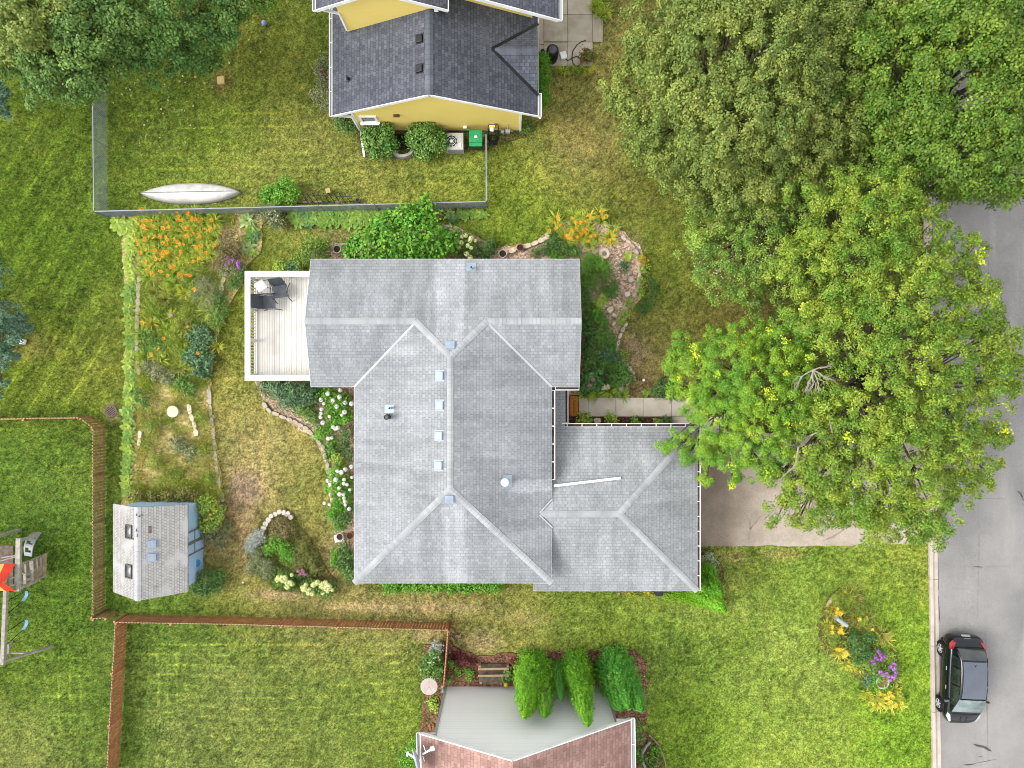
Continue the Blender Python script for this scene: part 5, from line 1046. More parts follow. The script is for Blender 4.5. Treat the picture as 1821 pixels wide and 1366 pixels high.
for (y0_, y1_, z) in ((1181, 1188, .16), (1191, 1200, .3), (1203, 1217, .44)): a, b = P(852, y0_, z), P(903, y1_, z); MB().box(((a.x + b.x) / 2, (a.y + b.y) / 2, z / 2), (b.x - a.x, a.y - b.y, z)).build("step", ST, st_, bevel=.01)
for y_, z in ((1190, .5), (1202, .55)): a, b = P(850, y_, z), P(905, y_ - 1, z); MB().bar(a, b, .09, .05).build("rail", PALE, st_)
for px, py in ((853, 1185), (855, 1214), (903, 1185)): a = P(px, py, .4); MB().box((a.x, a.y, .22), (.1, .1, .46)).build("post", PALE, st_)
BRK = M("loose_brick", S(190, 150, 120), S(214, 178, 150), 6, .9, isl=.1)
for i, (px, py, rz, tx) in enumerate(((804, 1121, -.9, "tan timber offcut nearest the corner of the red brown fence"), (804, 1136, -.9, "tan timber offcut beside the short fence run"), (815, 1131, -.2, "pale split block lying on the grass past the fence corner"))): q = P(px, py, .05); tag(solo(MB().box((q.x, q.y, .05), (.27, .12, .1), rz=rz), "wood_block", BRK, tx, "block", bevel=.012))
for i, (px, rz, tx) in enumerate(((764, .2, "left terracotta tile beside the grey gable's corner"), (770, -.1, "terracotta tile closest to the grey gable's corner board"))): q = P(px, 1293, .05); solo(MB().box((q.x, q.y, .05), (.1, .3, .06), rz=rz), "clay_tile", TERRA, tx, "tile", bevel=.01)
q = P(900, 1218, .6); fl = MB().lathe((q.x, q.y, .5), [(.02, 0), (.1, .04), (.11, .12), (.05, .17)], 12); solo(fl, "yellow_watering_can", M("yellow_plastic", S(236, 190, 50, 1.2), None, rough=.5), "small yellow plastic can by the timber steps", "can", smooth=True)
pp = [P(1148, 1366, .2), P(1141, 1352, .22), P(1143, 1338, .22), P(1150, 1326, .16), P(1157, 1319, .1)]
solo(MB().tube(pp, .06, 8), "drain_pipe", M("grey_corrugated_pipe", S(190, 202, 206), S(206, 216, 218), 5, .5), "pale corrugated drain pipe curving out beside the brown roof", "drain pipe", smooth=True)
solo(MB().tube([P(779, 1205, .2), P(784, 1212, .3), P(787, 1222, .4), P(787, 1232, .4)], .05, 7), "drain_pipe", M("green_grey_pipe", S(150, 176, 160), S(180, 196, 186), 5, .5), "green grey drain pipe by the short fence and round table", "drain pipe", smooth=True)
for i in range(9): pass
m = MB(); ap = [P(1153, 1305, 0), P(1162, 1313, 0), P(1172, 1325, 0), P(1178, 1340, 0), P(1183, 1357, 0), P(1184, 1385, 0)]
for i in range(len(ap) - 1): m.bar(ap[i] + Z3 * .07, ap[i + 1] + Z3 * .07, .06, .14)
solo(m, "bed_edging", M("weathered_edging", S(176, 158, 122), S(200, 184, 150), 6, .9), "curved pale timber edging right of the brown roof", "edging")
# metal trellis / cold frame by the fence
tf = thing("plant_rack", "dark metal trellis rack leaning over potted plants at the fence", "trellis", P(590, 358, 0)); m = MB(); BK = M("dark_rack_metal", S(40, 46, 60), S(60, 66, 84), 5, .5)
for i in range(9): m.bar(P(536 + i * 9.5, 343, .6), P(548 + i * 9.5, 361, .1), .025)
m.bar(P(532, 346, .6), P(622, 350, .6), .03); m.bar(P(528, 362, .12), P(640, 358, .12), .03); m.build("rack", BK, tf)
mm = MB()
for x in (545, 565, 602): a = P(x, 359, .12); mm.box((a.x, a.y, .08), (.34, .09, .06), rz=.05)
mm.build("shelf_board", M("pinkish_board", S(196, 164, 148), S(212, 184, 168), 6), tf)
q = P(583, 339, .3); solo(MB().box((q.x, q.y, .15), (.22, .22, .3), rz=.2), "yellow_pail", M("cream_pail", S(236, 214, 150), None), "cream yellow pail behind the dark trellis rack", "pail", bevel=.02)
q = P(636, 356, .25); pot(636, 356, .1, .25, M("blue_grey_pot", S(120, 136, 160), None), "planter_pot", "small blue grey pot at the right end of the dark trellis rack", z=0)
q = P(603, 955, .3)
q = P(603, 957, .12); solo(MB().box((q.x, q.y, .09), (.44, .34, .12), rz=.2), "white_slab", WHITE, "broken white slab leaning among plants at the house wall", "slab", bevel=.03)
q = P(1145, 676, .06); solo(MB().lathe((q.x, q.y, .02), [(.05, 0), (.07, .05), (.03, .09)], 9), "white_stone", WHITE, "single round white stone on bare ground left of the bright tree", "stone")
q = P(1110, 755, .2); fgn = thing("garden_figure", "small white and grey garden ornament against the garage gutter", "ornament", (q.x, q.y, .03)); MB().lathe((q.x + .08, q.y - .06, .03), [(.1, 0), (.12, .1), (.06, .2), (.08, .28), (.03, .36)], 12).build("body", WHITE, fgn, smooth=True); MB().box((q.x - .12, q.y - .05, .12), (.12, .14, .18)).build("base_block", M("violet_grey", S(160, 150, 176), None), fgn, bevel=.02)
q = P(1120, 1056, .5); 
gb_ = P(1172, 1054, .5); solo(MB().box((gb_.x, gb_.y, .3), (.36, .25, .6)), "utility_box", M("dark_box", S(44, 48, 58), S(60, 64, 74), 5, .6), "dark utility box by the garage wall next to orange lilies", "utility box", bevel=.02)
q = P(1220, 682, .1); solo(MB().bar(P(1180, 679, .1), P(1192, 673, .12), .12, .08), "fallen_log", M("log_grey", S(190, 180, 166), S(206, 198, 184), 7, .9), "short pale log at the edge of the bright tree", "log", bevel=.02)
# ================================================================ TREES
def unit(v): return v / np.maximum(np.linalg.norm(v, axis=-1, keepdims=True), 1e-9)
def leafquads(pos, nrm, ln, wd, axis=None):
    """one folded diamond per leaf"""
    n = len(pos); nrm = unit(nrm)
    t = rng.normal(size=(n, 3)) if axis is None else axis + rng.normal(size=(n, 3)) * .35
    t = unit(t - nrm * (t * nrm).sum(1, keepdims=True)); b = np.cross(nrm, t); ln = np.broadcast_to(ln, n)[:, None]; wd = np.broadcast_to(wd, n)[:, None]
    mid = pos + t * ln * .05
    return np.stack([pos - t * ln * .5, mid + b * wd * .5 + nrm * wd * .12, pos + t * ln * .5 - nrm * ln * .12, mid - b * wd * .5 + nrm * wd * .12], 1)
def crown(blobs, leaf, per=16, step=.36, spread=.19, up=.3, inner=.5, floor=-.25, aspect=.62, jag=.12, sub=None, cover=1.0):
    """blobs: (centre, rx, rz). Twigs sit on and inside each bough's envelope; each carries a small dome (sub) or spray of leaves"""
    out = []; C = np.array([b[0][:] for b in blobs]); RR = np.array([[b[1], b[1], b[2]] for b in blobs])
    for i, (c, rx, rz) in enumerate(blobs):
        c = np.array(c[:]); area = 2 * math.pi * rx * (rx + rz) * .75; n = max(6, int(area / step ** 2)); n2 = int(n * inner)
        d = unit(rng.normal(size=(n + n2, 3))); d[:, 2] = np.where(d[:, 2] < floor, -d[:, 2], d[:, 2])
        rad = np.concatenate([rng.uniform(.78, 1.06, n), rng.uniform(.45, .78, n2)])
        lump = 1 + jag * np.sin(d[:, 0] * 5 + i) * np.sin(d[:, 1] * 6 + 2 * i) + jag * .7 * np.sin(d[:, 2] * 9 + d[:, 0] * 7 + i)
        tw = c + d * (rad * lump)[:, None] * np.array([rx, rx, rz])
        q = np.linalg.norm((tw[:, None, :] - C[None]) / RR[None], axis=2); q[:, i] = 9; ok = (q > .68).all(1); tw, d = tw[ok], d[ok]
        m = len(tw); ax = unit(d * .8 + rng.normal(size=(m, 3)) * .5); ax[:, 2] *= .6
        if sub:
            r = sub * rng.uniform(.55, 1.35, m); k = np.maximum(8, (cover * 2 * math.pi * r ** 2 / (leaf * leaf * aspect * .5)).astype(int)); ix = np.repeat(np.arange(m), k); N = len(ix)
            e = unit(rng.normal(size=(N, 3)) + d[ix] * .9 + np.array([0, 0, .6])); rr = r[ix] * rng.uniform(.55, 1.08, N); e2 = e + ax[ix] * (e * ax[ix]).sum(1, keepdims=True) * .45
            pos = tw[ix] + e2 * rr[:, None] * np.array([1, 1, .75]); nr = e * .7 + np.array([0, 0, up]) + rng.normal(size=(N, 3)) * .38; axl = e + ax[ix] * .5
            out.append((pos, nr, axl)); continue
        fall = np.linspace(-.5, .5, per)[None, :, None]
        pos = tw[:, None, :] + ax[:, None, :] * fall * spread * 2.2 + rng.normal(size=(m, per, 3)) * spread * np.array([.62, .62, .42])
        nr = d[:, None, :] * .55 + np.array([0, 0, up]) + rng.normal(size=(m, per, 3)) * .42; axl = np.repeat(ax[:, None, :], per, 1)
        out.append((pos.reshape(-1, 3), nr.reshape(-1, 3), axl.reshape(-1, 3)))
    pos, nr, ax = (np.concatenate(z) for z in zip(*out)); sz = leaf * rng.uniform(.7, 1.25, len(pos))
    return leafquads(pos, nr, sz, sz * aspect, ax)
def tree(name, label, px_blobs, mat, bark, leaf, base=None, trunk=.2, group=None, rzk=.72, sprays=None, out=1.0, **k):
    bl = [(P(x, y, z), r * m_per_px(z), r * m_per_px(z) * rzk) for x, y, r, z in px_blobs]
    w = np.array([b[1] ** 2 for b in bl]); cxy = (np.array([b[0][:2] for b in bl]) * w[:, None]).sum(0) / w.sum()
    if base is None: base = Vector((cxy[0] * out, cxy[1] * out, 0))
    o = thing(name, label, "tree", base, group); V = crown(bl, leaf, **k)
    fastmesh("crown", V, 4, mat, o, off=base)
    m = MB(); top = np.average([b[0].z for b in bl], weights=w); fork = base.lerp(Vector((cxy[0], cxy[1], 0)), .5) + Vector((0, 0, top * .45))
    m.tube([base - Z3 * .1, base + Z3 * .15, base.lerp(fork, .5) + Vector((.06, -.05, 0)), fork], [trunk * 1.5, trunk * 1.1, trunk * .95, trunk * .85], 10); m.build("trunk", bark, o, smooth=True)
    lm = MB()
    for c, rx, rz in bl:
        mid = fork.lerp(c, .5) + Vector((random.uniform(-.3, .3), random.uniform(-.3, .3), .25)); lm.tube([fork - Z3 * .1, mid, c + Z3 * rz * .3], [trunk * .45, trunk * .25, .02], 6)
        for _ in range(4): d = Vector((random.gauss(0, 1), random.gauss(0, 1), random.uniform(-.1, .8))).normalized(); lm.tube([mid.lerp(c, .6), c + Vector((d.x * rx, d.y * rx, d.z * rz)) * .45, c + Vector((d.x * rx, d.y * rx, d.z * rz)) * .74], [.035, .02, .008], 5)
    lm.build("limbs", bark, o, smooth=True)
    if sprays:
        pts, smat, r = sprays; A_ = []
        for (x, y, z) in pts:
            c = np.array(P(x, y, z + .5)[:]); n = 30; A_.append(c + rng.normal(size=(n, 3)) * r * .95)
        A_ = np.concatenate(A_); V = leafquads(A_, np.array([0, 0, 1.]) + rng.normal(size=A_.shape) * .4, leaf * 1.0, leaf * .6); fastmesh("young_yellow_leaves", V, 4, smat, o, off=base)
    return o
BARK = M("grey_bark", S(112, 100, 88), S(150, 136, 120), 5, .95, .6, 20); DEADW = M("dead_wood", S(196, 184, 168), S(214, 204, 190), 6, .9)
L_LINDEN = leafmat("linden_leaf", S(102, 122, 54, 2.2), S(126, 138, 62, 2.2), .42, .02)
L_MAPLE = leafmat("maple_leaf", S(90, 122, 40, 1.95), S(114, 142, 48, 1.95), .42, .025); L_GREY = leafmat("oak_leaf", S(86, 118, 54, 2.1), S(108, 138, 64, 2.1), .42, .02); L_SHADE = leafmat("deep_leaf", S(82, 118, 54, 2.2), S(104, 138, 62, 2.2), .42, .02)
L_LIME = leafmat("lime_leaf", S(136, 156, 70, 1.6), S(150, 168, 80, 1.6), .35, .02); L_ASH = leafmat("ash_leaf", S(100, 136, 42, 1.95), S(142, 162, 54, 1.95), .45, .03); L_CRAB = leafmat("crab_leaf", S(98, 132, 50, 2.15), S(134, 160, 64, 2.15), .45, .02)
L_LOCUST = leafmat("locust_leaf", S(100, 148, 46, 2.05), S(138, 174, 50, 2.05), .38, .03); L_YELLOW = leafmat("yellow_leaf", S(190, 222, 52, 1.8), S(224, 230, 58, 1.8), .2, .01); L_BLUE = leafmat("bluish_leaf", S(88, 128, 98, 1.72), S(120, 150, 122, 1.72), .4, .02); L_PALE = leafmat("pale_underside", S(180, 200, 150, 1.6), S(206, 218, 180, 1.6), .15, .01)
def ringblobs(cx, cy, R, n, r, z0, z1, ph=0): return [(cx + R * math.cos(ph + i * 2 * math.pi / n), cy + R * math.sin(ph + i * 2 * math.pi / n), r * random.uniform(.8, 1.2), random.uniform(z0, z1)) for i in range(n)]
# north-west trees
tree("oak_tree", "grey green broad tree over the top left fence corner", [(110,75,70,6.3),(150,45,60,6.8),(75,95,50,5.5),(120,130,48,4.6),(90,150,36,3.8),(170,90,52,5.2),(60,60,50,6),(130,20,60,6.8),(200,50,40,6),(150,135,34,4.2),(66,118,40,4.6),(205,20,45,6.6)], L_GREY, BARK, .125, inner=.3, step=.6, sub=.36, cover=.66, out=1.17)
tree("maple_tree", "dark green spreading tree in the top left, right of the grey green one", [(245,65,40,5),(290,75,36,5),(270,35,46,5.6),(320,35,38,5.4),(240,110,30,4),(320,100,28,3.8),(210,100,32,4.2),(360,45,34,4.6),(390,30,30,4.2),(265,120,26,3.4),(290,-5,50,6),(345,70,26,3.8),(370,15,32,4.6),(235,20,44,5.8),(330,118,18,3.0),(350,92,26,3.8),(392,58,26,4.2),(405,25,32,4.6),(365,105,16,3.2)], L_SHADE, BARK, .12, inner=.15, step=.6, sub=.36, cover=.66, out=1.19)
tree("lime_tree", "yellow green tree at the very top left corner", [(35,20,60,7.4),(60,40,40,7),(15,60,45,6.2),(90,-5,45,7.2),(0,90,30,5.6)], L_LIME, BARK, .11, inner=.3, step=.5, sub=.32, cover=.75, out=1.2)
tree("linden_sprig", "bright green small tree crown at the top edge left of the yellow house", [(425,8,32,4.2),(450,0,26,4),(400,-8,36,4.6),(465,12,14,3.6)], L_MAPLE, BARK, .11, inner=.3, step=.45, sub=.28, cover=.75, out=1.2, trunk=.1)
tree("bluish_tree", "bluish green small tree at the left edge above the play yard fence", [(8,590,34,3.6),(30,575,22,3.2),(0,620,30,3.2),(40,592,14,2.8),(-20,560,40,4),(16,628,14,2.6),(-10,480,26,3),(2,685,14,2.4)], L_BLUE, BARK, .1, step=.36, inner=.2, sub=.2, cover=.7, out=1.12, trunk=.09)
tree("bluish_tree", "dark bluish shrub tree at the left edge beneath the top left trees", [(-12,175,24,3),(0,195,16,2.4),(-14,150,20,2.6)], L_BLUE, BARK, .1, step=.36, inner=.2, sub=.2, cover=.7, out=1.1, trunk=.08)
# east trees
tree("linden_tree", "large dense round olive green tree at top right of centre", [(1310,150,150,5.6)] + ringblobs(1310,160,150,13,80,3.8,5.4,.2) + ringblobs(1310,140,80,7,80,6.6,7.8) + [(1420,60,90,6),(1500,30,70,5.6),(1490,120,70,5.2),(1440,220,80,4.6),(1310,300,55,3.4),(1230,270,60,3.4),(1250,330,40,2.8),(1380,300,50,3.2),(1200,20,80,5.4),(1340,-20,90,6.4),(1120,170,46,3.4),(1140,240,40,3.0)], L_LINDEN, BARK, .105, trunk=.3, step=.56, inner=.3, jag=.16, sub=.28, cover=.72)
tree("maple_tree", "broad bright green tree at the top right corner over the road", [(1700,150,110,6)] + ringblobs(1700,140,130,11,80,4.4,6.2,.5) + [(1600,270,60,4.2),(1680,310,46,3.8),(1740,290,50,4),(1800,310,46,4.2),(1640,330,30,3.2),(1580,200,60,4.8),(1590,50,70,5.6),(1830,200,70,5),(1690,345,20,3.2),(1780,340,20,3.4),(1700,40,90,6.8),(1800,60,80,6.2),(1560,270,34,3.4),(1810,130,60,5.6),(1620,150,70,6),(1775,180,60,5.6),(1760,245,50,4.8),(1790,110,60,6),(1700,230,60,5.2)], L_MAPLE, BARK, .125, trunk=.28, step=.72, inner=.42, jag=.16, sub=.4, cover=.7)
cr = tree("crabapple_tree", "small loose tree with silvery glinting leaves beside the front lawn", [(1250,400,34,2.6),(1235,460,28,2.2),(1300,440,60,3),(1260,350,40,3.0),(1340,390,54,3.4),(1270,480,44,2.6),(1370,450,54,3.4),(1330,500,44,2.6),(1400,360,50,3.6),(1450,320,46,3.8),(1500,310,40,3.8),(1250,430,28,2.2),(1290,380,30,2.6),(1390,520,30,2.4),(1330,545,20,1.8),(1300,530,18,1.8),(1545,330,30,3.6)], L_CRAB, BARK, .085, trunk=.12, step=.48, inner=.12, jag=.22, sub=.24, cover=.5)
bl = [(1300,440,60,3.2),(1350,390,60,3.6),(1270,490,40,2.8),(1370,470,50,3.4),(1430,330,60,4.1),(1500,305,40,4.1)]; A_ = np.concatenate([np.array(P(x, y, z)[:]) + rng.normal(size=(80, 3)) * np.array([.8, .8, .25]) * r / 60 for x, y, r, z in bl])
fastmesh("pale_leaves", leafquads(A_ + np.array([0, 0, .5]), np.array([0, 0, 1.]) + rng.normal(size=A_.shape) * .3, .075, .045), 4, L_PALE, cr, off=cr.location)
yp = [(1744,450,6),(1745,463,6),(1613,515,7.5),(1694,560,6.8),(1765,677,6),(1550,685,7),(1744,733,6),(1642,712,7.2),(1508,780,7),(1790,768,5.5),(1428,545,6),(1455,546,6),(1462,580,6),(1705,868,5),(1666,490,6.6)]
ASHB = [(1480,380,70,6),(1560,380,80,6.6),(1520,450,90,7),(1430,480,56,5.6),(1620,430,66,6.4),(1670,480,60,6),(1600,540,96,7.2),(1700,560,70,6.4),(1745,610,54,5.6),(1690,660,84,6.6),(1600,650,100,7.6),(1510,580,80,6.8),(1450,560,50,5.6),(1760,680,40,5),(1530,740,80,6.8),(1620,780,86,7),(1710,740,60,6),(1700,810,54,5.4),(1550,850,72,6),(1640,870,66,5.8),(1480,850,54,5.2),(1440,890,34,4.6),(1580,920,40,4.8),(1500,920,24,4.2),(1640,920,34,4.4),(1790,620,24,4.8),(1785,690,24,4.6),(1740,500,26,5.2),(1730,440,20,5.2),(1755,835,18,4.6),(1690,860,30,4.6),(1740,860,16,4.4),(1770,770,14,4.6),(1385,910,24,4),(1420,920,16,3.8),(1625,950,20,4),(1660,950,16,4),(1470,700,36,5),(1410,860,26,4.4),(1600,350,40,6),(1460,770,40,5.2),(1800,650,14,4.6),(1560,945,22,4.2),(1405,820,36,4.2),(1440,800,44,4.8),(1385,850,26,3.8),(1470,830,40,5.0),(1440,740,34,4.6),(1520,890,40,4.4),(1475,900,34,4.2),(1570,880,50,5.2)]
ash = tree("ash_tree", "largest yellow green tree overhanging the road and the driveway", ASHB, L_ASH, BARK, .1, trunk=.3, sprays=(yp, L_YELLOW, .1), step=.54, inner=.35, sub=.25, cover=.62, jag=.2, aspect=.5, base=Vector((15.2, .2, 0)))
def twigs(m, p, d, L, r, lv):
    q = p + d * L; m.tube([p, p.lerp(q, .5) + Vector((random.uniform(-.06, .06), random.uniform(-.06, .06), 0)), q], [r, r * .75, r * .45], 5)
    if lv:
        for _ in range(3): a = random.uniform(-.75, .75); e = Vector((d.x * math.cos(a) - d.y * math.sin(a), d.x * math.sin(a) + d.y * math.cos(a), d.z + random.uniform(-.15, .15))).normalized(); twigs(m, p.lerp(q, random.uniform(.45, 1)), e, L * random.uniform(.5, .75), r * .5, lv - 1)
dm = MB(); c = P(1446, 658, 7.2); random.seed(3)
for a in (-2.6, -2.0, -1.55, -1.2, -.6, .2): twigs(dm, c, Vector((math.cos(a), math.sin(a), .02)), .55, .03, 2)
for (x0, y0, x1, y1) in ((1475,590,1478,550),(1470,600,1480,560),(1420,795,1414,828),(1414,828,1390,850),(1480,770,1474,745),(1440,775,1462,765)): dm.tube([P(x0, y0, 6.4), P(x1, y1, 6.6)], [.035, .015], 5)
dm.build("dead_branches", DEADW, ash)
yp = [(1220,597,4),(1234,618,4.2),(1237,632,4.2),(1252,662,4.2),(1207,672,3.6),(1277,664,4.4),(1277,650,4.4),(1369,587,4.6),(1395,606,4.6),(1398,598,4.6),(1337,637,4.6),(1321,616,4.4),(1371,688,5),(1363,694,5),(1373,706,5),(1347,717,5),(1225,712,3.8),(1254,734,4.2),(1280,738,4.4),(1276,748,4.4),(1400,752,4.8),(1402,778,4.8),(1396,662,4.8),(1440,636,5),(1211,738,3.4),(1300,828,3.6),(1303,866,3),(1252,858,2.8),(1366,840,3.6),(1363,852,3.6),(1406,725,4.8),(1424,755,4.6),(1335,770,4.6)]
yp = [q for i, q in enumerate(yp) if i % 3]
tree("locust_tree", "bright green young tree with yellow shoot tips beside the garage roof", [(1300,650,60,4.2),(1250,670,46,3.8),(1340,690,60,4.6),(1390,650,50,4.4),(1280,740,56,4.2),(1350,760,56,4.4),(1220,640,30,3),(1330,610,40,3.8),(1225,710,34,3.4),(1300,810,34,3.4),(1390,720,50,4.6),(1400,590,40,4.2),(1250,790,34,3.2),(1340,820,36,3.4),(1195,660,20,2.8),(1210,600,14,2.8),(1262,605,20,3),(1300,850,14,2.8),(1256,850,9,2.6),(1360,838,14,3),(1416,760,26,4.2),(1200,690,16,3),(1380,800,26,3.8),(1240,820,16,3.1),(1205,790,20,3.3),(1182,792,8,3.2),(1222,812,12,3.2)], L_LOCUST, BARK, .075, trunk=.12, sprays=(yp, L_YELLOW, .085), step=.45, inner=.35, sub=.2, cover=.7, jag=.18, aspect=.5)

# ================================================================ EVERGREENS
L_ARB = leafmat("arborvitae_spray", S(84, 138, 30, 2.47), S(108, 158, 36, 2.47), .6, .02, .1); L_ARB2 = leafmat("deep_arborvitae_spray", S(70, 136, 44, 2.21), S(92, 154, 54, 2.21), .35, .02, .1); L_HEDGE = leafmat("hedge_leaf", S(86, 150, 36, 1.8), S(108, 168, 44, 1.8), .35, .02, .15)
def cones(cs, leaf, dens=800):
    """columnar evergreen: (base centre xy, radius, tip, base z) -> flat sprays all over the flanks"""
    out = []
    for (c, r, tip, zb) in cs:
        c = np.array([c[0], c[1], zb]); tip = np.array(tip[:]); Lh = np.linalg.norm(tip - c); n = int(dens * r * Lh * 3.2); u = rng.uniform(0, 1, n) ** 1.25; a = rng.uniform(0, 2 * np.pi, n)
        rr = r * np.minimum(1, (1 - u) ** .5 * 1.1) * (.86 + .1 * np.sin(a * 6 + u * 11) + .12 * np.sin(a * 11 - u * 23) + .06 * np.sin(a * 19 + u * 41)) * rng.uniform(.72, 1.06, n) * np.where(rng.random(n) < .12, 1.13, 1)
        d = np.stack([np.cos(a), np.sin(a), np.full(n, .45)], 1); pos = c + (tip - c) * u[:, None] + np.stack([np.cos(a) * rr, np.sin(a) * rr, np.zeros(n)], 1)
        sz = leaf * rng.uniform(.7, 1.3, n); out.append(leafquads(pos, d + rng.normal(size=(n, 3)) * .35, sz, sz * .6, np.repeat(np.array([[0, 0, 1.0]]), n, 0) + d * .5))
    return np.concatenate(out)
def evergreen(label, cs, mat, leaf=.068, cat="evergreen", group=None, name="arborvitae"):
    b = Vector((np.mean([c[0][0] for c in cs]), np.mean([c[0][1] for c in cs]), 0)); o = thing(name, label, cat, b, group); fastmesh("foliage", cones(cs, leaf), 4, mat, o, off=b); m = MB()
    for c, r, tip, zb in cs: m.tube([Vector((c[0], c[1], -.05)), Vector((c[0], c[1], zb)).lerp(Vector(tip), .8)], [.06, .015], 6)
    m.build("stem", BARK, o); return o
def G2(x, y): return tuple(P(x, y, 0)[:2])
EG = "evergreens in front of the grey gable wall"
evergreen("leftmost bright green arborvitae with three tips in front of the grey gable", [(G2(950, 1182), .82, P(934, 1275, 4.9), .2), (G2(962, 1186), .7, P(970, 1274, 4.6), .2), (G2(938, 1196), .62, P(934, 1276, 4.2), .2), (G2(945, 1178), .85, P(950, 1240, 3.4), .1)], L_ARB, group=EG)
evergreen("middle bright green arborvitae with the longest pointed tip", [(G2(1026, 1178), .68, P(1046, 1291, 5.6), .1), (G2(1024, 1190), .7, P(1036, 1270, 4.6), .1), (G2(1022, 1176), .72, P(1030, 1230, 3.4), .1)], L_ARB, group=EG)
evergreen("small arborvitae squeezed between the two bright green ones", [(G2(990, 1184), .36, P(998, 1245, 3.6), .1)], L_ARB2, group=EG)
evergreen("rightmost deeper green bushy arborvitae", [(G2(1088, 1182), .8, P(1120, 1258, 4.4), .1), (G2(1100, 1186), .72, P(1142, 1264, 4.6), .1), (G2(1080, 1190), .7, P(1104, 1262, 4.2), .1), (G2(1094, 1176), .85, P(1110, 1226, 3.2), .1)], L_ARB2, .08, group=EG)
evergreen("bright green conical evergreen at the grey garage's outer corner", [(G2(1236, 1032), .62, P(1290, 1087, 3.6), .05), (G2(1246, 1022), .6, P(1284, 1060, 2.9), .05), (G2(1230, 1022), .5, P(1256, 1042, 2.2), .05), (G2(1250, 1012), .5, P(1268, 1022, 2.0), .05)], L_ARB)
evergreen("low feathery evergreen bough spreading under the garage eave", [(G2(1180, 1052), .28, P(1286, 1086, .7), .3), (G2(1208, 1050), .3, P(1278, 1076, .8), .3), (G2(1230, 1048), .3, P(1288, 1080, .7), .3)], leafmat("yellow_green_spray", S(126, 184, 30, 1.9), S(140, 194, 40, 1.9), .3, .02, .1), name="juniper")

# ================================================================ SHRUBS AND FLOWERS
def clouds(bl, leaf, per=12, step=.2, spread=.1, **k): return crown(bl, leaf, per=per, step=step, spread=spread, floor=-.1, **k)
FLW = {}
def ballmesh(name, r, mat, n=90, seed=1):
    if name not in FLW:
        q = unit(np.random.default_rng(seed).normal(size=(n, 3))); V = leafquads(q * r * np.array([1, 1, .8]), q, r * .75, r * .7); o = fastmesh(name, V, 4, mat); me_ = o.data; bpy.data.objects.remove(o); FLW[name] = me_
    return FLW[name]
def shrub(label, blobs, mat, leaf=.1, name="shrub", cat="shrub", group=None, flowers=None, stem=True, **k):
    bl = [(P(x, y, z), r * m_per_px(z), max(.08, r * m_per_px(z) * kz)) for x, y, r, z, kz in [(b + (.8,))[:5] for b in blobs]]; bl = [(Vector((c.x, c.y, max(c.z, .05))), rx, min(rz, c.z + .12)) for c, rx, rz in bl]
    b = Vector((np.mean([q[0].x for q in bl]), np.mean([q[0].y for q in bl]), 0)); o = thing(name, label, cat, b, group); fastmesh("foliage", clouds(bl, leaf, **k), 4, mat, o, off=b); m = MB()
    for c, rx, rz in bl:
        m.tube([Vector((b.x * .6 + c.x * .4, b.y * .6 + c.y * .4, -.04)), c], [.025, .01], 5)
    m.build("stems", BARK, o)
    if flowers:
        nm, me_, pts = flowers
        for (x, y, z) in pts:
            f = bpy.data.objects.new(nm, me_); COL.objects.link(f); f.parent = o; f.location = P(x, y, z) - b; f.rotation_euler = (random.uniform(-.3, .3), random.uniform(-.3, .3), random.uniform(0, 6)); f.scale = (random.uniform(.8, 1.2),) * 3
    return o
G1 = leafmat("shrub_green", S(96, 156, 48, 1.95), S(120, 172, 58, 1.95), .4, .025); G2_ = leafmat("shrub_mid", S(92, 136, 58, 1.92), S(116, 152, 70, 1.92), .4, .02); G3 = leafmat("shrub_dark", S(74, 112, 54, 2.1), S(98, 132, 64, 2.1), .42, .02); G4 = leafmat("shrub_grey", S(122, 134, 92, 1.95), S(146, 152, 108, 1.95), .4, .02); G5 = leafmat("shrub_blue", S(92, 132, 90, 1.80), S(114, 148, 104, 1.80), .4, .02); G6 = leafmat("shrub_lime", S(150, 180, 70, 1.92), S(166, 192, 84, 1.92), .35, .02); G7 = leafmat("silver_leaf", S(172, 184, 172, 1.82), S(192, 200, 188, 1.82), .3, .01); RDL = leafmat("burgundy_leaf", S(116, 52, 56, 1.5), S(140, 72, 70, 1.5), .4, .02); BRL = leafmat("brownish_leaf", S(126, 116, 76, 1.95), S(146, 130, 92, 1.95), .4, .02)
D_G = leafmat("grassy_tuft", S(128, 156, 56, 1.9), S(158, 172, 66, 1.9), .4, .03)
WF = leafmat("white_petal", S(240, 240, 224, 2.4), S(246, 244, 234, 2.4), .08, .005, .2); CF = leafmat("cream_petal", S(214, 224, 150, 2.1), S(226, 232, 168, 2.1), .12, .01, .2); PF = leafmat("purple_petal", S(180, 106, 196, 1.7), S(206, 140, 220, 1.7), .4, .01, .2); KF = leafmat("pink_petal", S(214, 140, 168, 1.5), S(224, 160, 180, 1.5), .2, .01, .2); OF = leafmat("orange_petal", S(240, 164, 46, 1.8), S(248, 188, 66, 1.8), .16, .015, .25); YF = leafmat("yellow_petal", S(244, 208, 64, 1.7), S(248, 220, 90, 1.7), .12, .01, .25)
WB = ballmesh("white_ball", .085, WF); CB = ballmesh("cream_ball", .1, CF); PB_ = ballmesh("purple_head", .085, PF, 44); KB = ballmesh("pink_head", .07, KF, 50); YB = ballmesh("yellow_head", .07, YF, 40)
def scat(cx, cy, rx, ry, n, z, zj=.1, seed=0):
    r = random.Random(seed + int(cx)); out = []
    for _ in range(n): a, q = r.uniform(0, 6.28), math.sqrt(r.random()); out.append((cx + rx * q * math.cos(a), cy + ry * q * math.sin(a), z + r.uniform(-zj, zj)))
    return out
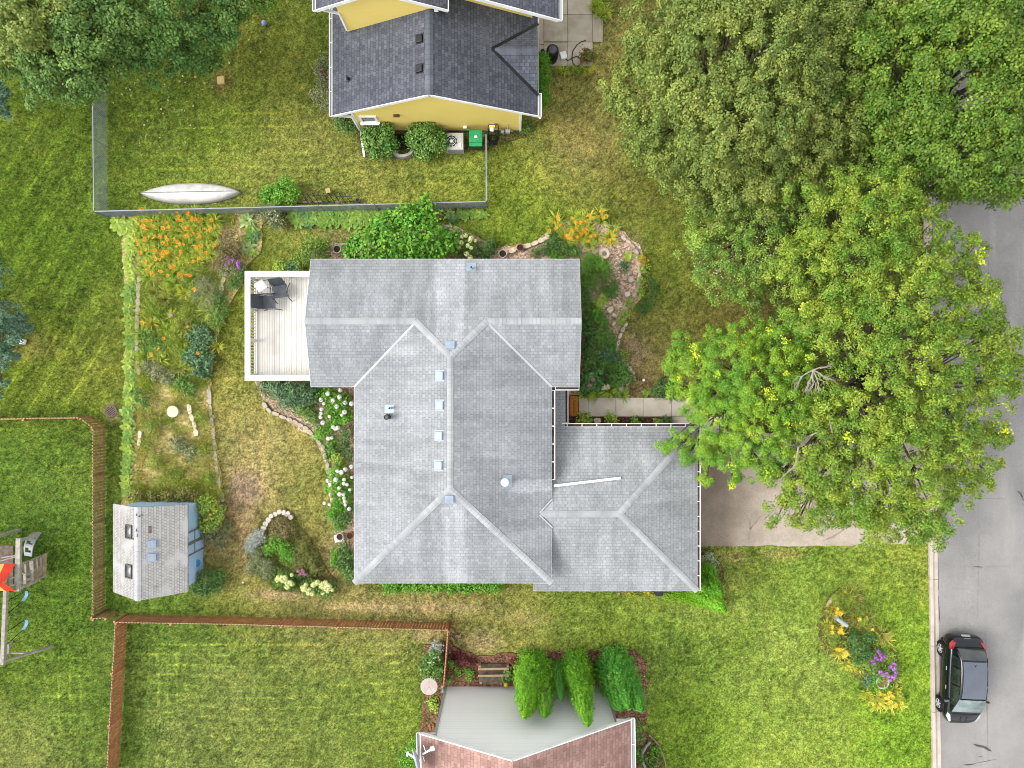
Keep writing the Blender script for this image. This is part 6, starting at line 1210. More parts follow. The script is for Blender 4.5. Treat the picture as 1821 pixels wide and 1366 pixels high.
# yellow house
shrub("bushy green shrub by the yellow wall, left of the white window well", [(668,250,22,.7),(684,246,20,.8),(672,266,20,.5),(692,262,16,.5),(660,238,14,1.0),(688,232,12,1.1)], G2_, .12); shrub("bushy green shrub between the window well and the air conditioner", [(745,248,22,.7),(770,252,22,.7),(756,268,20,.45),(780,246,14,.8),(740,232,13,1.1),(760,230,13,1.1),(785,256,10,.6)], G2_, .12)
shrub("flowering shrub against the yellow house's left gutter", [(575,125,16,.6),(582,105,12,.5),(578,145,14,.5)], G4, .09, flowers=("flower_head", KB, [(572,124,.95),(570,132,.9),(583,138,.9)])); shrub("round olive shrub at the yellow house's left wall, below the flowering one", [(575,172,20,.5),(582,185,14,.4)], G4, .08); shrub("dark ferny shrub at the lower left corner of the yellow house", [(612,218,18,.6),(625,226,12,.5),(604,208,12,.5)], G3, .1)
shrub("square clipped bright green hedge beside the yellow house", [(965,108,14,1.0,1.2),(964,125,14,1.0,1.2),(964,143,15,1.0,1.2),(964,160,14,1.0,1.2),(964,176,13,.9,1.2),(961,188,10,.8,1.2)], L_HEDGE, .06, "clipped_hedge", "hedge", step=.12, spread=.05, per=12, jag=.03)
shrub("small weedy plant at the yellow house's lower right corner", [(938,226,10,.15),(930,232,7,.1)], G2_, .08)
shrub("potted red leaved plant filling a tub on the pale patio", [(1044,100,11,.45)], leafmat("red_coleus", S(150, 80, 70, 1.5), S(126, 130, 60, 1.5), .4, .03), .1, "tub_plant", "potted plant", step=.12); q = P(1044, 104, .1); solo(MB().lathe((q.x, q.y, .04), [(.2, 0), (.28, .3), (.25, .3)], 18), "plant_tub", CONCR, "grey tub under the red leaved plant on the patio", "tub")
# along the chain link fence
shrub("fresh green bush on the yard side of the chain link fence by the dark rack", [(490,348,20,.4),(508,340,18,.6),(478,352,12,.3),(520,350,14,.4),(510,328,12,.7)], G1, .1); shrub("grey leaved bush with small pale flowers below the chain link fence", [(485,384,20,.4),(495,396,12,.3),(470,378,10,.3)], G4, .08, flowers=("flower_head", ballmesh("tiny_white", .035, WF, 20), scat(486,386,16,12,12,.8,.1)))
shrub("large leafy bright green shrub against the grey roof's upper eave", [(660,440,34,1.0),(700,425,40,1.2),(745,420,40,1.2),(780,440,30,1.0),(640,450,24,.8),(720,395,26,1.2),(760,385,22,1.2),(680,405,22,1.0),(750,450,34,1.0),(700,455,34,.8),(755,362,12,1.4),(795,425,18,.9),(626,448,14,.6)], G1, .17, "viburnum", per=9, step=.27, spread=.15, inner=.3)
shrub("cream headed hydrangea right of the large leafy shrub", [(828,432,16,.4),(835,446,14,.4),(820,446,12,.4)], G2_, .1, "hydrangea", "shrub", flowers=("flower_head", CB, [(822,421,.9),(828,419,.9),(838,424,.9),(836,428,.9),(820,432,.9),(832,437,.95),(838,441,.95),(830,452,.9),(836,458,.8),(845,428,.8),(816,440,.8)])); shrub("dark fine leaved mound between the cream hydrangea and the stone edging", [(866,442,18,.35),(876,434,12,.3),(858,452,14,.3)], G3, .06, step=.15, spread=.06)
shrub("feathery green bush at the white deck's upper right", [(560,446,24,.5),(540,462,18,.5),(575,438,14,.5)], leafmat("feather_green", S(104, 144, 56, 1.7), S(130, 162, 66, 1.7), .4, .02), .09); shrub("lime leaved clump by the deck's upper rail", [(500,474,10,.3),(494,482,7,.2)], G6, .1); shrub("grey green clump by the deck's upper rail", [(520,474,10,.3),(515,482,8,.25),(532,478,9,.3)], G5, .08)
# left garden
shrub("dusky brownish shrub beside the daylilies", [(408,428,18,.5),(420,445,14,.4),(398,445,14,.4),(405,462,18,.4),(390,470,12,.35)], BRL, .07); shrub("purple phlox in the left garden bed", [(412,470,16,.35),(424,478,10,.3),(400,482,12,.3)], G4, .07, "phlox", "flower", flowers=("flower_head", PB_, [(406,459,.7),(414,462,.75),(402,470,.7),(408,468,.7),(422,466,.7),(424,472,.7),(425,477,.65)]))
shrub("blue green leafy bush in the left garden bed, upper of two", [(360,592,14,.35),(352,604,16,.35),(370,604,12,.3),(360,616,14,.3)], G5, .11); shrub("blue green leafy bush in the left garden bed, lower of two", [(352,634,18,.4),(366,640,14,.35),(340,640,12,.3),(360,658,14,.3)], G5, .12); shrub("grey weedy clump in the left garden between lilies and path", [(365,510,22,.25),(385,520,18,.25),(350,525,14,.2),(375,540,16,.2)], G4, .06); shrub("fine green feathery plant beside the hosta row", [(252,708,10,.35),(258,716,9,.3),(248,697,7,.3)], leafmat("fern_green", S(84, 142, 60, 1.7), S(100, 156, 72, 1.7), .3, .02), .07)
shrub("green weedy clump near the left garden's path stones", [(392,555,16,.25),(384,572,14,.25),(395,535,12,.2)], G2_, .07)
shrub("yellow green vine bush against the shed's door wall", [(372,905,18,.6),(380,922,16,.5),(368,930,14,.5),(388,910,12,.4),(365,890,12,.4)], G6, .1, flowers=("flower_head", YB, [(366,925,.95),(374,916,1.0),(380,908,.9)])); shrub("grey green weeds between vine bush and shed doors", [(380,946,20,.25),(392,958,16,.2),(372,955,12,.2),(402,940,12,.2)], G4, .07); shrub("dark glossy shrub at the shed's lower corner", [(370,1032,20,.6),(355,1040,16,.5),(385,1038,15,.45),(365,1050,14,.4),(388,1022,12,.5)], G3, .09)
shrub("weedy growth along the shed's upper wall", [(300,886,14,.3),(330,884,16,.35),(270,885,12,.3),(350,890,14,.4),(245,880,12,.3)], leafmat("olive_weed", S(130, 138, 64, 1.5), S(160, 156, 84, 1.5), .4, .03), .08)
for bl, m_, tx in (([(275,545,16,.25),(290,552,13,.25),(262,560,12,.2)], D_G, "grassy tuft left of the white garden stone"), ([(330,560,16,.25),(318,575,14,.25)], D_G, "grassy tuft right of the white garden stone"), ([(270,600,16,.25),(285,615,14,.25),(262,620,12,.2)], G2_, "green weed clump beside the straight edging blocks"), ([(310,610,16,.25),(325,625,14,.25)], D_G, "grassy tuft left of the blue green bushes"), ([(280,660,16,.25),(300,672,14,.2),(265,650,12,.2)], G4, "grey green weed clump above the cream cap"), ([(325,680,15,.25),(340,692,13,.2)], G2_, "green weed clump below the blue green bushes"), ([(270,760,15,.2),(262,790,14,.2),(275,820,14,.2)], D_G, "straggling grass along the lower hosta row"), ([(320,790,15,.2),(340,805,13,.2)], G4, "grey weed clump below the rough path stones"), ([(310,850,16,.2),(290,858,13,.2),(335,862,14,.2)], D_G, "long grass just above the shed"), ([(360,745,12,.2),(364,800,12,.2),(372,850,12,.2)], D_G, "thin grass along the flat grey stones"), ([(430,480,10,.2),(425,495,10,.2),(415,505,10,.2)], G2_, "low green clump below the purple phlox"), ([(345,480,14,.3),(360,488,12,.3),(335,495,12,.25)], D_G, "grassy tuft under the lower daylilies")): shrub(tx, bl, m_, .09, group="weedy clumps in the left bed", aspect=.3 if m_ is D_G else .62)
# by the deck and the west wall
shrub("dark leafy shrub below the white deck", [(500,690,20,.5),(525,694,20,.55),(548,700,18,.5),(510,712,14,.4),(535,716,14,.35),(478,684,10,.3)], G5, .1); shrub("pale leaved clump below the deck's lower corner", [(466,686,10,.2),(474,700,9,.2)], G4, .08)
for i, (bl, fl, tx) in enumerate((([(585,705,16,.5),(605,715,18,.6),(590,730,16,.5),(612,740,16,.6),(598,752,14,.5)], [(592,712,.95),(604,706,.95),(614,716,.9),(576,718,.85),(572,728,.8),(570,742,.7),(574,752,.7),(599,723,.95),(608,738,1.0),(586,741,.9),(597,762,.8),(590,779,.6),(584,780,.6),(571,735,.7),(625,718,.9),(613,733,1),(605,694,.8),(583,700,.9),(571,711,.8),(593,760,.85),(601,761,.85)], "white hydrangea in the corner below the short roof wing"), ([(600,845,18,.5),(612,865,16,.5),(595,870,14,.45),(618,885,12,.45),(606,895,14,.4)], [(607,840,.9),(597,853,.9),(612,853,.9),(611,860,.95),(617,862,.95),(603,868,.9),(622,871,.9),(587,862,.7),(588,880,.6),(577,895,.5),(586,897,.5),(611,880,.95),(612,886,.95),(613,892,.95),(614,898,.9),(621,905,.8),(626,849,.8),(604,879,.8),(614,835,.8),(590,846,.7),(600,838,.85),(583,855,.6),(625,830,.7)], "white hydrangea at the middle of the grey house's left wall"))): shrub(tx, bl, G1, .1, "hydrangea", "shrub", "white hydrangeas along the house wall", ("flower_head", WB, fl))
shrub("pale variegated clump between the two white hydrangeas", [(600,818,12,.25),(608,828,9,.2)], G6, .1); shrub("green leafy clump by the edging stones of the wall bed", [(590,798,10,.2),(598,806,8,.2),(585,812,7,.15)], G2_, .1); shrub("leafy shrub at the lower end of the grey house's left wall", [(616,990,14,.5),(608,1004,12,.4),(620,1012,12,.4),(612,975,10,.4),(622,1025,10,.4)], G3, .1); shrub("lime leaved plant beside the white slab at the wall", [(600,984,9,.3),(596,998,8,.3)], G1, .1); shrub("small weedy clump above the white slab", [(600,925,12,.2),(610,918,10,.2)], G2_, .08)
for bl, m_, tx in (([(545,730,15,.25),(532,724,12,.2),(558,745,12,.2)], G2_, "green clump filling the mulch behind the curved edging, upper"), ([(572,772,14,.25),(583,762,11,.2),(590,786,11,.2)], G1, "green clump filling the mulch behind the curved edging, lower"), ([(565,705,13,.3),(572,692,12,.3)], G3, "dark green clump left of the upper white hydrangea"), ([(615,790,11,.4),(620,805,10,.4),(616,770,10,.4)], G3, "dark green clump tight under the left eave"), ([(598,905,11,.25),(590,915,9,.2),(604,938,9,.2)], G1, "green clump below the lower white hydrangea"), ([(618,925,9,.4),(622,905,9,.4)], G3, "dark leafy clump at the wall above the terracotta pot")): shrub(tx, bl, m_, .085, group="green clumps in the left wall bed")
# isle bed
shrub("silver blue mound at the stone arc in the small island bed", [(452,962,12,.25),(462,952,9,.2),(446,975,9,.2)], G7, .07, step=.13); shrub("reddish brown weedy mound at the top of the small island bed", [(500,938,18,.3),(512,946,14,.3),(492,952,12,.25)], BRL, .07); shrub("bright green leafy clump in the middle of the small island bed", [(492,962,14,.3),(505,975,14,.3),(480,976,12,.25),(515,990,14,.3)], G1, .08); shrub("grey brown grasses on the left of the small island bed", [(460,990,18,.3),(470,1005,16,.3),(450,1008,12,.25),(478,1018,14,.3)], G4, .07); shrub("olive weedy mound on the right of the small island bed", [(540,975,18,.3),(552,995,16,.3),(560,1012,14,.3),(530,1000,16,.3)], leafmat("olive_mound", S(122, 136, 64, 1.5), S(140, 146, 76, 1.5), .4, .03), .07)
shrub("pink flowering plant above the cream hydrangeas", [(535,1018,12,.3),(548,1024,9,.25)], G3, .07, "pink_flower", "flower", flowers=("flower_head", KB, [(530,1016,.6),(535,1020,.6),(539,1016,.6),(533,1022,.6),(541,1022,.6),(537,1014,.6),(545,1021,.5),(565,1013,.5)]))
shrub("cream hydrangea at the left of the small island bed's lower edge", [(505,1028,14,.4),(515,1038,12,.35),(498,1036,10,.35)], G2_, .09, "hydrangea", flowers=("flower_head", CB, scat(508,1032,16,13,17,.72,.08)), group="cream hydrangeas in the small island"); shrub("cream hydrangea at the right of the small island bed's lower edge", [(560,1042,14,.4),(578,1046,16,.4),(545,1042,12,.35),(590,1040,8,.3)], G2_, .09, "hydrangea", flowers=("flower_head", CB, scat(566,1046,30,11,30,.72,.08)), group="cream hydrangeas in the small island")
# right bed
shrub("dense green shrub hugging the grey roof's right gable", [(1042,560,14,.4),(1046,590,14,.4),(1044,620,14,.4),(1050,645,12,.4),(1040,530,12,.4)], G3, .09); shrub("tufted green ornamental grass clump right of the grey roof", [(1062,500,18,.4),(1050,478,16,.4),(1078,490,14,.35),(1045,510,12,.4)], leafmat("tuft_green", S(100, 146, 52, 1.7), S(120, 158, 60, 1.7), .4, .02), .12, aspect=.2)
shrub("bushy green plant below the ornamental grass", [(1075,594,14,.3),(1062,600,14,.3),(1085,605,12,.25),(1072,615,12,.25)], G2_, .09); shrub("grey leaved plant with pale stems in the lower right bed", [(1080,630,14,.3),(1092,640,12,.25)], G5, .1); shrub("leafy green mound at the stone edging's lower bend", [(1100,660,16,.3),(1112,672,14,.3),(1095,676,12,.25)], G2_, .1); shrub("big leaved green plant with pink blooms near the doormat", [(1048,670,16,.4),(1060,662,12,.35),(1044,684,14,.4),(1062,684,10,.3)], leafmat("big_leaf", S(84, 134, 66, 1.6), S(102, 150, 80, 1.6), .35, .02), .16, flowers=("flower_head", ballmesh("big_pink", .1, KF, 60), [(1054,675,.85),(1048,686,.8)]), step=.24)
shrub("dark green clump beside the big stones by the front walk", [(1085,668,14,.3),(1092,655,10,.3)], G3, .08); shrub("dark low bush at the foot of the bright tree by the walk", [(1180,690,16,.35),(1195,700,14,.3),(1168,698,10,.25)], G3, .09); shrub("blue green tiny plant in the mulch of the right bed", [(1111,477,8,.15),(1107,470,5,.12)], G5, .08); shrub("small dark leafy weed outside the right stone edging", [(1158,505,10,.15),(1162,520,9,.15),(1155,495,7,.12)], G3, .07); shrub("low dark weed outside the edging, farther down", [(1148,545,10,.15),(1138,552,9,.12),(1155,540,7,.12)], G3, .07); shrub("round leaved green plant beside the small bed above the roof", [(983,447,7,.2),(988,455,6,.2),(978,440,5,.2)], G1, .14); shrub("dark grassy shrub at the upper bed's inner edge", [(985,430,14,.3),(998,442,14,.3),(975,445,10,.25)], G3, .09); shrub("low green cushion above the grey roof edge", [(952,452,10,.15),(960,446,8,.15)], G3, .07)
shrub("trailing orange and green plant spilling over the right stone edging", [(1140,462,9,.2),(1146,478,9,.2),(1140,500,8,.2),(1136,520,8,.2),(1120,540,8,.2),(1112,556,9,.2),(1104,570,9,.2)], G6, .08, flowers=("flower_head", ballmesh("orange_dot", .05, OF, 30), scat(1144,464,9,10,14,.4,.06) + [(1150,508,.35),(1127,557,.35),(1132,530,.3),(1097,580,.35),(1096,592,.35),(1115,552,.35)]))
for i, (bl, mt_, tx) in enumerate((([(1062,470,16,.3),(1048,462,12,.3),(1075,474,12,.25)], G1, "bright green leafy clump just below the stone birdbath"), ([(1086,520,12,.25),(1092,508,9,.2)], G2_, "mid green clump at the inner edge of the right bed's mulch"), ([(1060,560,14,.3),(1070,572,11,.25)], G1, "bright green clump beside the dense gable shrub"), ([(1084,625,12,.2),(1075,640,12,.2)], G1, "leafy green clump above the upright stone"), ([(1110,630,9,.2),(1106,645,9,.2),(1092,672,10,.2)], G6, "lime leafy carpet hugging the lower stone edging"), ([(1040,480,12,.35),(1038,505,10,.35)], G2_, "mid green shrub tight against the gable's upper half"), ([(1010,440,12,.2),(1022,448,12,.2),(1000,452,9,.2)], G2_, "green clump in front of the upper lilies"), ([(1060,648,12,.25),(1054,630,12,.25)], G2_, "mid green clump between gable and upright stone"))): shrub(tx, bl, mt_, .085, group="small clumps in the right bed")
# walk bed, south strip, corner
shrub("variegated hosta like clump nearest the doormat", [(1038,749,12,.25)], G6, .14, "bedding_plant", "plant", "plants in the dark mulch by the garage", step=.16); shrub("round green clump in the dark mulch between the tan stone and ornament", [(1087,749,11,.22)], G6, .12, "bedding_plant", "plant", "plants in the dark mulch by the garage", step=.16); shrub("small green clump right of the white ornament", [(1132,750,7,.15)], G1, .1, "bedding_plant", "plant", "plants in the dark mulch by the garage", step=.14); shrub("little yellow green clump at the far end of the dark mulch", [(1170,754,7,.12)], G6, .1, "bedding_plant", "plant", "plants in the dark mulch by the garage", step=.14); shrub("dark clump beside the walk's corner slab", [(1186,752,8,.2)], G3, .1, "bedding_plant", "plant", "plants in the dark mulch by the garage", step=.14)
shrub("low leafy hedge strip peeking out below the grey roof", [(x, 1041, 12, .35) for x in range(690, 890, 16)], G1, .1, "hedge_strip", "hedge"); shrub("silver leaved weedy clump between driveway and garage evergreen", [(1255,992,14,.3),(1268,1002,11,.25),(1250,1010,10,.3)], leafmat("variegated", S(140, 168, 96, 1.6), S(190, 200, 156, 1.6), .4, .02), .08)
# brown house
shrub("bushy green shrub against the short red brown fence", [(768,1180,18,.5),(778,1192,14,.5),(762,1192,14,.4),(772,1168,14,.5)], G2_, .1, flowers=("flower_head", ballmesh("tiny_white", .035, WF, 20), scat(770,1172,12,10,9,1.0,.1))); shrub("silver spiky plant above the bushy shrub by the short fence", [(778,1150,10,.4),(772,1156,8,.4)], G7, .13, step=.16, aspect=.25); shrub("burgundy leaved plant in the red mulch by the timber steps", [(812,1166,10,.15),(826,1170,9,.15),(836,1176,8,.12)], RDL, .09); shrub("burgundy mound at the arborvitae's foot", [(912,1180,11,.25),(920,1172,8,.2)], RDL, .07); shrub("small green weed clump in the red mulch near the grey wall", [(838,1202,9,.15),(832,1194,6,.12)], G1, .08); shrub("small green weed clump along the short fence's right side", [(801,1180,7,.2),(800,1206,6,.2),(815,1196,7,.15)], G1, .08); shrub("leafy green plant between steps and arborvitae", [(900,1205,9,.4),(905,1197,8,.4)], G2_, .1); shrub("yellow green plant under the round table", [(770,1248,9,.15),(772,1256,6,.12)], G6, .12); shrub("bright green bush beneath the satellite dish", [(734,1335,12,.5),(726,1352,16,.5),(742,1318,9,.4)], G1, .09); shrub("green strip of growth along the brown roof's right gutter", [(1133,1290,10,.3),(1136,1310,9,.3),(1132,1335,9,.3),(1140,1350,8,.2)], G2_, .09); shrub("lime clump inside the curved timber edging", [(1166,1336,9,.15),(1160,1340,6,.12)], G1, .09); shrub("dark leafy clump low inside the curved timber edging", [(1160,1360,10,.15)], G2_, .09)
# front island
for bl, m_, tx in (([(1500,1075,14,.3),(1512,1062,12,.3),(1490,1062,10,.25)], D_G, "grassy green tuft at the front island's upper tip"), ([(1535,1100,14,.3),(1530,1085,12,.25)], D_G, "grassy green tuft on the island's street side"), ([(1485,1140,15,.3),(1475,1125,12,.25)], D_G, "grassy green tuft on the island's lawn side"), ([(1540,1178,12,.25),(1552,1188,11,.25),(1525,1175,10,.2)], G2_, "green leafy patch between the phlox and the yellow lilies"), ([(1560,1205,10,.2),(1552,1220,10,.2),(1575,1225,10,.2)], G1, "green leafy patch around the round planter")): shrub(tx, bl, m_, .1, group="green tufts of the front island", aspect=.3 if m_ is D_G else .62)
shrub("dark leafy mound at the middle of the front flower island", [(1515,1135,14,.3),(1530,1145,16,.35),(1545,1135,12,.3),(1520,1155,12,.3),(1540,1160,12,.3)], G3, .08); shrub("lime green carpet along the island's street side", [(1560,1135,10,.15),(1570,1155,11,.15),(1580,1170,11,.15),(1588,1185,9,.12),(1592,1205,8,.12)], G6, .07); shrub("purple phlox in the front island, upper clump", [(1558,1168,12,.4),(1566,1162,8,.4)], G2_, .07, "phlox", "flower", "phlox in the front island", ("flower_head", PB_, [(1551,1176,.8),(1557,1170,.8),(1564,1162,.8),(1567,1166,.8),(1562,1173,.8),(1568,1172,.8),(1555,1180,.75),(1562,1158,.8),(1571,1168,.75)])); shrub("purple phlox in the front island, beside the round planter", [(1585,1190,12,.4),(1575,1200,10,.4)], G2_, .07, "phlox", "flower", "phlox in the front island", ("flower_head", PB_, [(1572,1200,.8),(1577,1198,.8),(1580,1203,.8),(1584,1186,.75),(1590,1190,.8),(1593,1196,.8),(1588,1205,.8),(1592,1202,.8),(1583,1210,.8),(1566,1196,.7),(1590,1182,.7)])); shrub("blue green patch beside the round planter", [(1550,1205,10,.2),(1542,1212,9,.15)], G5, .08)
# ---------------------------------------------------------------- clumps built once, then copied
def hosta_proto(mat, R=.34, n=26, lw=.13, seed=1):
    r = random.Random(seed); o = bpy.data.objects.new("hosta", None); COL.objects.link(o); m = MB()
    for i in range(n):
        t_ = i / n; a = i * 2.399 + r.uniform(-.2, .2); L = R * (.5 + .55 * t_) * r.uniform(.9, 1.1); el = math.radians(70 - 52 * t_); d = Vector((math.cos(a), math.sin(a), 0)); s_ = Vector((-d.y, d.x, 0)); w = lw * r.uniform(.85, 1.15); st_ = []
        for u, ww in ((0, .04), (.35, .06), (.5, .75), (.68, 1.0), (.86, .62), (1.0, .04)):
            h = .05 + L * (math.sin(el) * u - .45 * u * u * (1.1 - .2 * t_)); x = L * u * (math.cos(el) * .6 + .55 * u); c = d * x + Z3 * max(.02, h); st_.append((c - s_ * w * ww / 2 + Z3 * .02 * ww, c - Z3 * .012 * ww, c + s_ * w * ww / 2 + Z3 * .02 * ww))
        vs = [p for q in st_ for p in q]; m.add(vs, [(k * 3 + j, k * 3 + j + 1, k * 3 + j + 4, k * 3 + j + 3) for k in range(5) for j in (0, 1)])
    m.build("leaves", mat, o, local=True, smooth=True)
    return o
def lily_proto(mat, n=46, L=.62, seed=1, w=.03):
    r = random.Random(seed); o = bpy.data.objects.new("daylily", None); COL.objects.link(o); m = MB()
    for i in range(n):
        a = r.uniform(0, 6.283); d = Vector((math.cos(a), math.sin(a), 0)); s_ = Vector((-d.y, d.x, 0)); l = L * r.uniform(.6, 1.1); k = r.uniform(.35, 1.0); tw = r.uniform(-.25, .25); st_ = []
        for u in (0, .3, .55, .8, 1.0):
            c = d * (.04 + l * k * u * (.45 + .5 * u)) + Z3 * max(.02, l * (1.25 * u - .95 * k * u * u)) + s_ * tw * l * u * u; ww = w * (1 - u ** 3) * .5 + .002; st_.append((c - s_ * ww, c + s_ * ww))
        m.add([p for q in st_ for p in q], [(2 * j, 2 * j + 1, 2 * j + 3, 2 * j + 2) for j in range(4)])
    m.build("leaves", mat, o, local=True)
    return o
def bloom_mesh(mat, r=.085, n=6):
    m = MB()
    for i in range(n):
        a = i * 2 * math.pi / n; d = Vector((math.cos(a), math.sin(a), 0)); s_ = Vector((-d.y, d.x, 0)); m.add([Vector((0, 0, -.05)), d * r * .6 - s_ * r * .3 + Z3 * .02, d * r * 1.05 + Z3 * .005, d * r * .6 + s_ * r * .3 + Z3 * .02], [(0, 1, 2, 3)])
    m.tube([(0, 0, -.05), (.02, .01, -.4), (.05, .02, -.75)], .006, 4); o = m.build("bloom", mat); me_ = o.data; bpy.data.objects.remove(o); return me_
BLO, BLY = bloom_mesh(OF), bloom_mesh(YF)
H1 = leafmat("hosta_lime", S(156, 186, 66, 1.80), S(176, 200, 84, 1.80), .25, .015, .2, rough=.45); H2 = leafmat("hosta_green", S(122, 164, 62, 1.80), S(142, 178, 74, 1.80), .28, .015, .2, rough=.45); H3 = leafmat("hosta_dark", S(84, 132, 74, 1.80), S(104, 150, 88, 1.80), .28, .015, .2, rough=.45); H4 = leafmat("hosta_pale", S(186, 206, 130, 1.68), S(130, 170, 84, 1.80), .3, .015, .2, rough=.45)
D1 = leafmat("lily_leaf", S(128, 156, 50, 2.40), S(150, 170, 60, 2.40), .35, .025, .2); D2 = leafmat("lily_leaf_yellow", S(166, 176, 60, 2.40), S(186, 184, 72, 2.40), .3, .03, .2); D3 = leafmat("lily_leaf_dry", S(150, 140, 74, 2.25), S(128, 138, 60, 2.25), .35, .03, .2)
hp = {k: hosta_proto(m_, *a) for k, (m_, a) in dict(lime=(H1, (.38, 15, .19, 1)), green=(H2, (.38, 16, .18, 2)), dark=(H3, (.4, 14, .22, 3)), pale=(H4, (.44, 18, .17, 4))).items()}
lp = {k: lily_proto(m_, *a) for k, (m_, a) in dict(green=(D1, (46, .62, 1)), green2=(D1, (40, .56, 5)), yellow=(D2, (44, .6, 2)), dry=(D3, (50, .6, 3)), spiky=(D2, (40, .66, 4, .045))).items()}
def plant(proto, px, py, label, cat, group, sc=1.0, z=.015): 
    b = P(px, py, .15); return dup(proto, (b.x, b.y, z), random.uniform(0, 6.28), label, group, sc)
def add_cat(o, c): o['category'] = c; return o
random.seed(11)
# the hosta row down the left garden bed
row = []; y = 400
while y < 880: row.append((231 - .012 * (y - 400) + random.uniform(-3, 3), y)); y += random.uniform(10.5, 13.5)
for i, (x, y) in enumerate(row):
    k = 'lime' if random.random() < .72 - .0006 * (y - 400) else 'green'; add_cat(plant(hp[k], x, y, f"{'lime' if k == 'lime' else 'mid green'} hosta in the long left row, {nth(i)} down from the chain fence", "hosta", "hostas in the long row beside the left lawn", random.uniform(.78, 1.0)), "hosta")
for i, (x, y) in enumerate([(205,396),(218,398),(222,408),(238,394),(210,405)]): add_cat(plant(hp['lime'], x, y, f"lime hosta at the left bed's fence corner, {nth(i)} from the corner post", "hosta", "hostas at the fence corner"), "hosta")
# big hostas by the bed's upper right
for x, y, k, s_, tx in ((440,392,'pale',1.05,"variegated pale hosta touching the chain link fence at the bed's right end"),(446,408,'green',1.0,"mid green hosta just below the variegated one"),(450,420,'dark',.9,"dark leaved hosta in the middle of the short hosta column"),(442,424,'green',.9,"mid green hosta left of the dark leaved one"),(438,440,'pale',1.1,"largest yellowish hosta at the lower end of the short column"),(446,448,'lime',.9,"lime hosta beside the largest yellowish one")): add_cat(plant(hp[k], x, y, tx, "hosta", "hostas in the short column", s_), "hosta")
i = 0
for x in np.arange(522, 700, 10.5):
    for y in (381, 393):
        if x > 665 and y > 385: continue
        k = random.choice(['green', 'green', 'lime' if x > 620 else 'green', 'dark' if x < 570 else 'green']); add_cat(plant(hp[k], x + random.uniform(-3, 3) + (5 if y > 385 else 0), y + random.uniform(-3, 3), f"{'lime' if k == 'lime' else 'dark' if k == 'dark' else 'mid green'} hosta below the chain fence, {nth(i // 2)} from left in the {'fence side' if y < 385 else 'lawn side'} rank", "hosta", "hostas below the chain link fence", random.uniform(.85, 1.1)), "hosta"); i += 1
for i, (x, y, k) in enumerate(((800,380,'pale'),(806,386,'dark'),(818,380,'green'),(828,382,'green'),(838,379,'green'),(850,380,'lime'),(858,381,'green'))): add_cat(plant(hp[k], x, y, f"{'reddish pale' if k == 'pale' else k if k != 'green' else 'mid green'} hosta at the fence's right end, {nth(i)} past the leafy shrub", "hosta", "hostas at the chain link fence's right end", .8), "hosta")
for x, y, k, s_, tx in ((1118,456,'lime',.8,"round bright hosta alone in the mulch of the right bed"),(1072,530,'lime',1.0,"lime fern like hosta upper of two right of the grey roof"),(1078,520,'pale',.8,"pale leaved hosta above the lime fern like one"),(1066,540,'lime',.9,"lime hosta lower of two right of the grey roof"),(1092,614,'lime',.6,"small lime hosta against the lower stone edging"),(1098,690,'green',.8,"green hosta near the front walk's edge"),(1068,694,'green',.8,"green hosta beside the big tan stone"),(1150,700,'green',.6,"small green hosta at the walk under the bright tree")): add_cat(plant(hp[k], x, y, tx, "hosta", "scattered hostas right of the house", s_), "hosta")
# daylilies
def lilies(pts, kinds, group, anchor, base, p3, blooms=BLO, zf=.72, sc=(.85, 1.1)):
    pts = sorted(pts, key=lambda q: (q[0] - anchor[0]) ** 2 + (q[1] - anchor[1]) ** 2)
    for i, (x, y) in enumerate(pts):
        k = random.choice(kinds); nb_ = random.choice(p3); word = {0: 'without flowers', 1: 'with one bloom', 2: 'with two blooms', 3: 'with three blooms', 4: 'with four blooms', 5: 'with five blooms'}[nb_]
        o = add_cat(plant(lp[k], x, y, f"{base} {word}, {nth(i)} nearest {anchor[2]}", "daylily", group, random.uniform(*sc)), "daylily"); 
        for _ in range(nb_):
            f = bpy.data.objects.new("bloom", blooms); COL.objects.link(f); f.parent = o; a = random.uniform(0, 6.28); q = random.uniform(.02, .2); f.location = (q * math.cos(a), q * math.sin(a), zf + random.uniform(-.1, .06)); f.rotation_euler = (random.uniform(-.4, .4), random.uniform(-.4, .4), a); f.scale = (random.uniform(.85, 1.25),) * 3
pts = []
for yy_ in range(386, 500, 13):
    for xx_ in range(256, 400, 14):
        if xx_ > 395 - max(0, yy_ - 440) * .9 or random.random() < .06: continue
        pts.append((xx_ + random.uniform(-6, 6), yy_ + random.uniform(-5, 5)))
lilies(pts, ['green', 'green2', 'green', 'yellow'], "orange daylilies in the left garden bed", (404, 468, "the purple phlox"), "orange daylily in the left bed", [0, 0, 1, 1, 2, 3])
pts = [(258 + random.uniform(-8, 130), 505 + random.uniform(0, 150)) for _ in range(52)]
lilies(pts, ['green', 'dry', 'yellow', 'green2'], "thin daylilies in the weedy left bed", (303, 560, "the white garden stone"), "straggling daylily", [0, 0, 0, 0, 0, 1])
pts = [(988 + random.uniform(-5, 100), 0) for _ in range(30)]; pts = [(x, 402 + random.uniform(-16, 26) + abs(x - 1035) * .1) for x, _ in pts] + [(1066, 380), (1005, 425), (1048, 436), (1052, 425), (1090, 410), (1085, 425)]
lilies(pts, ['yellow', 'green', 'spiky', 'green2'], "orange daylilies at the top of the right bed", (1075, 451, "the stone birdbath"), "orange daylily right of the house", [0, 1, 1, 2])
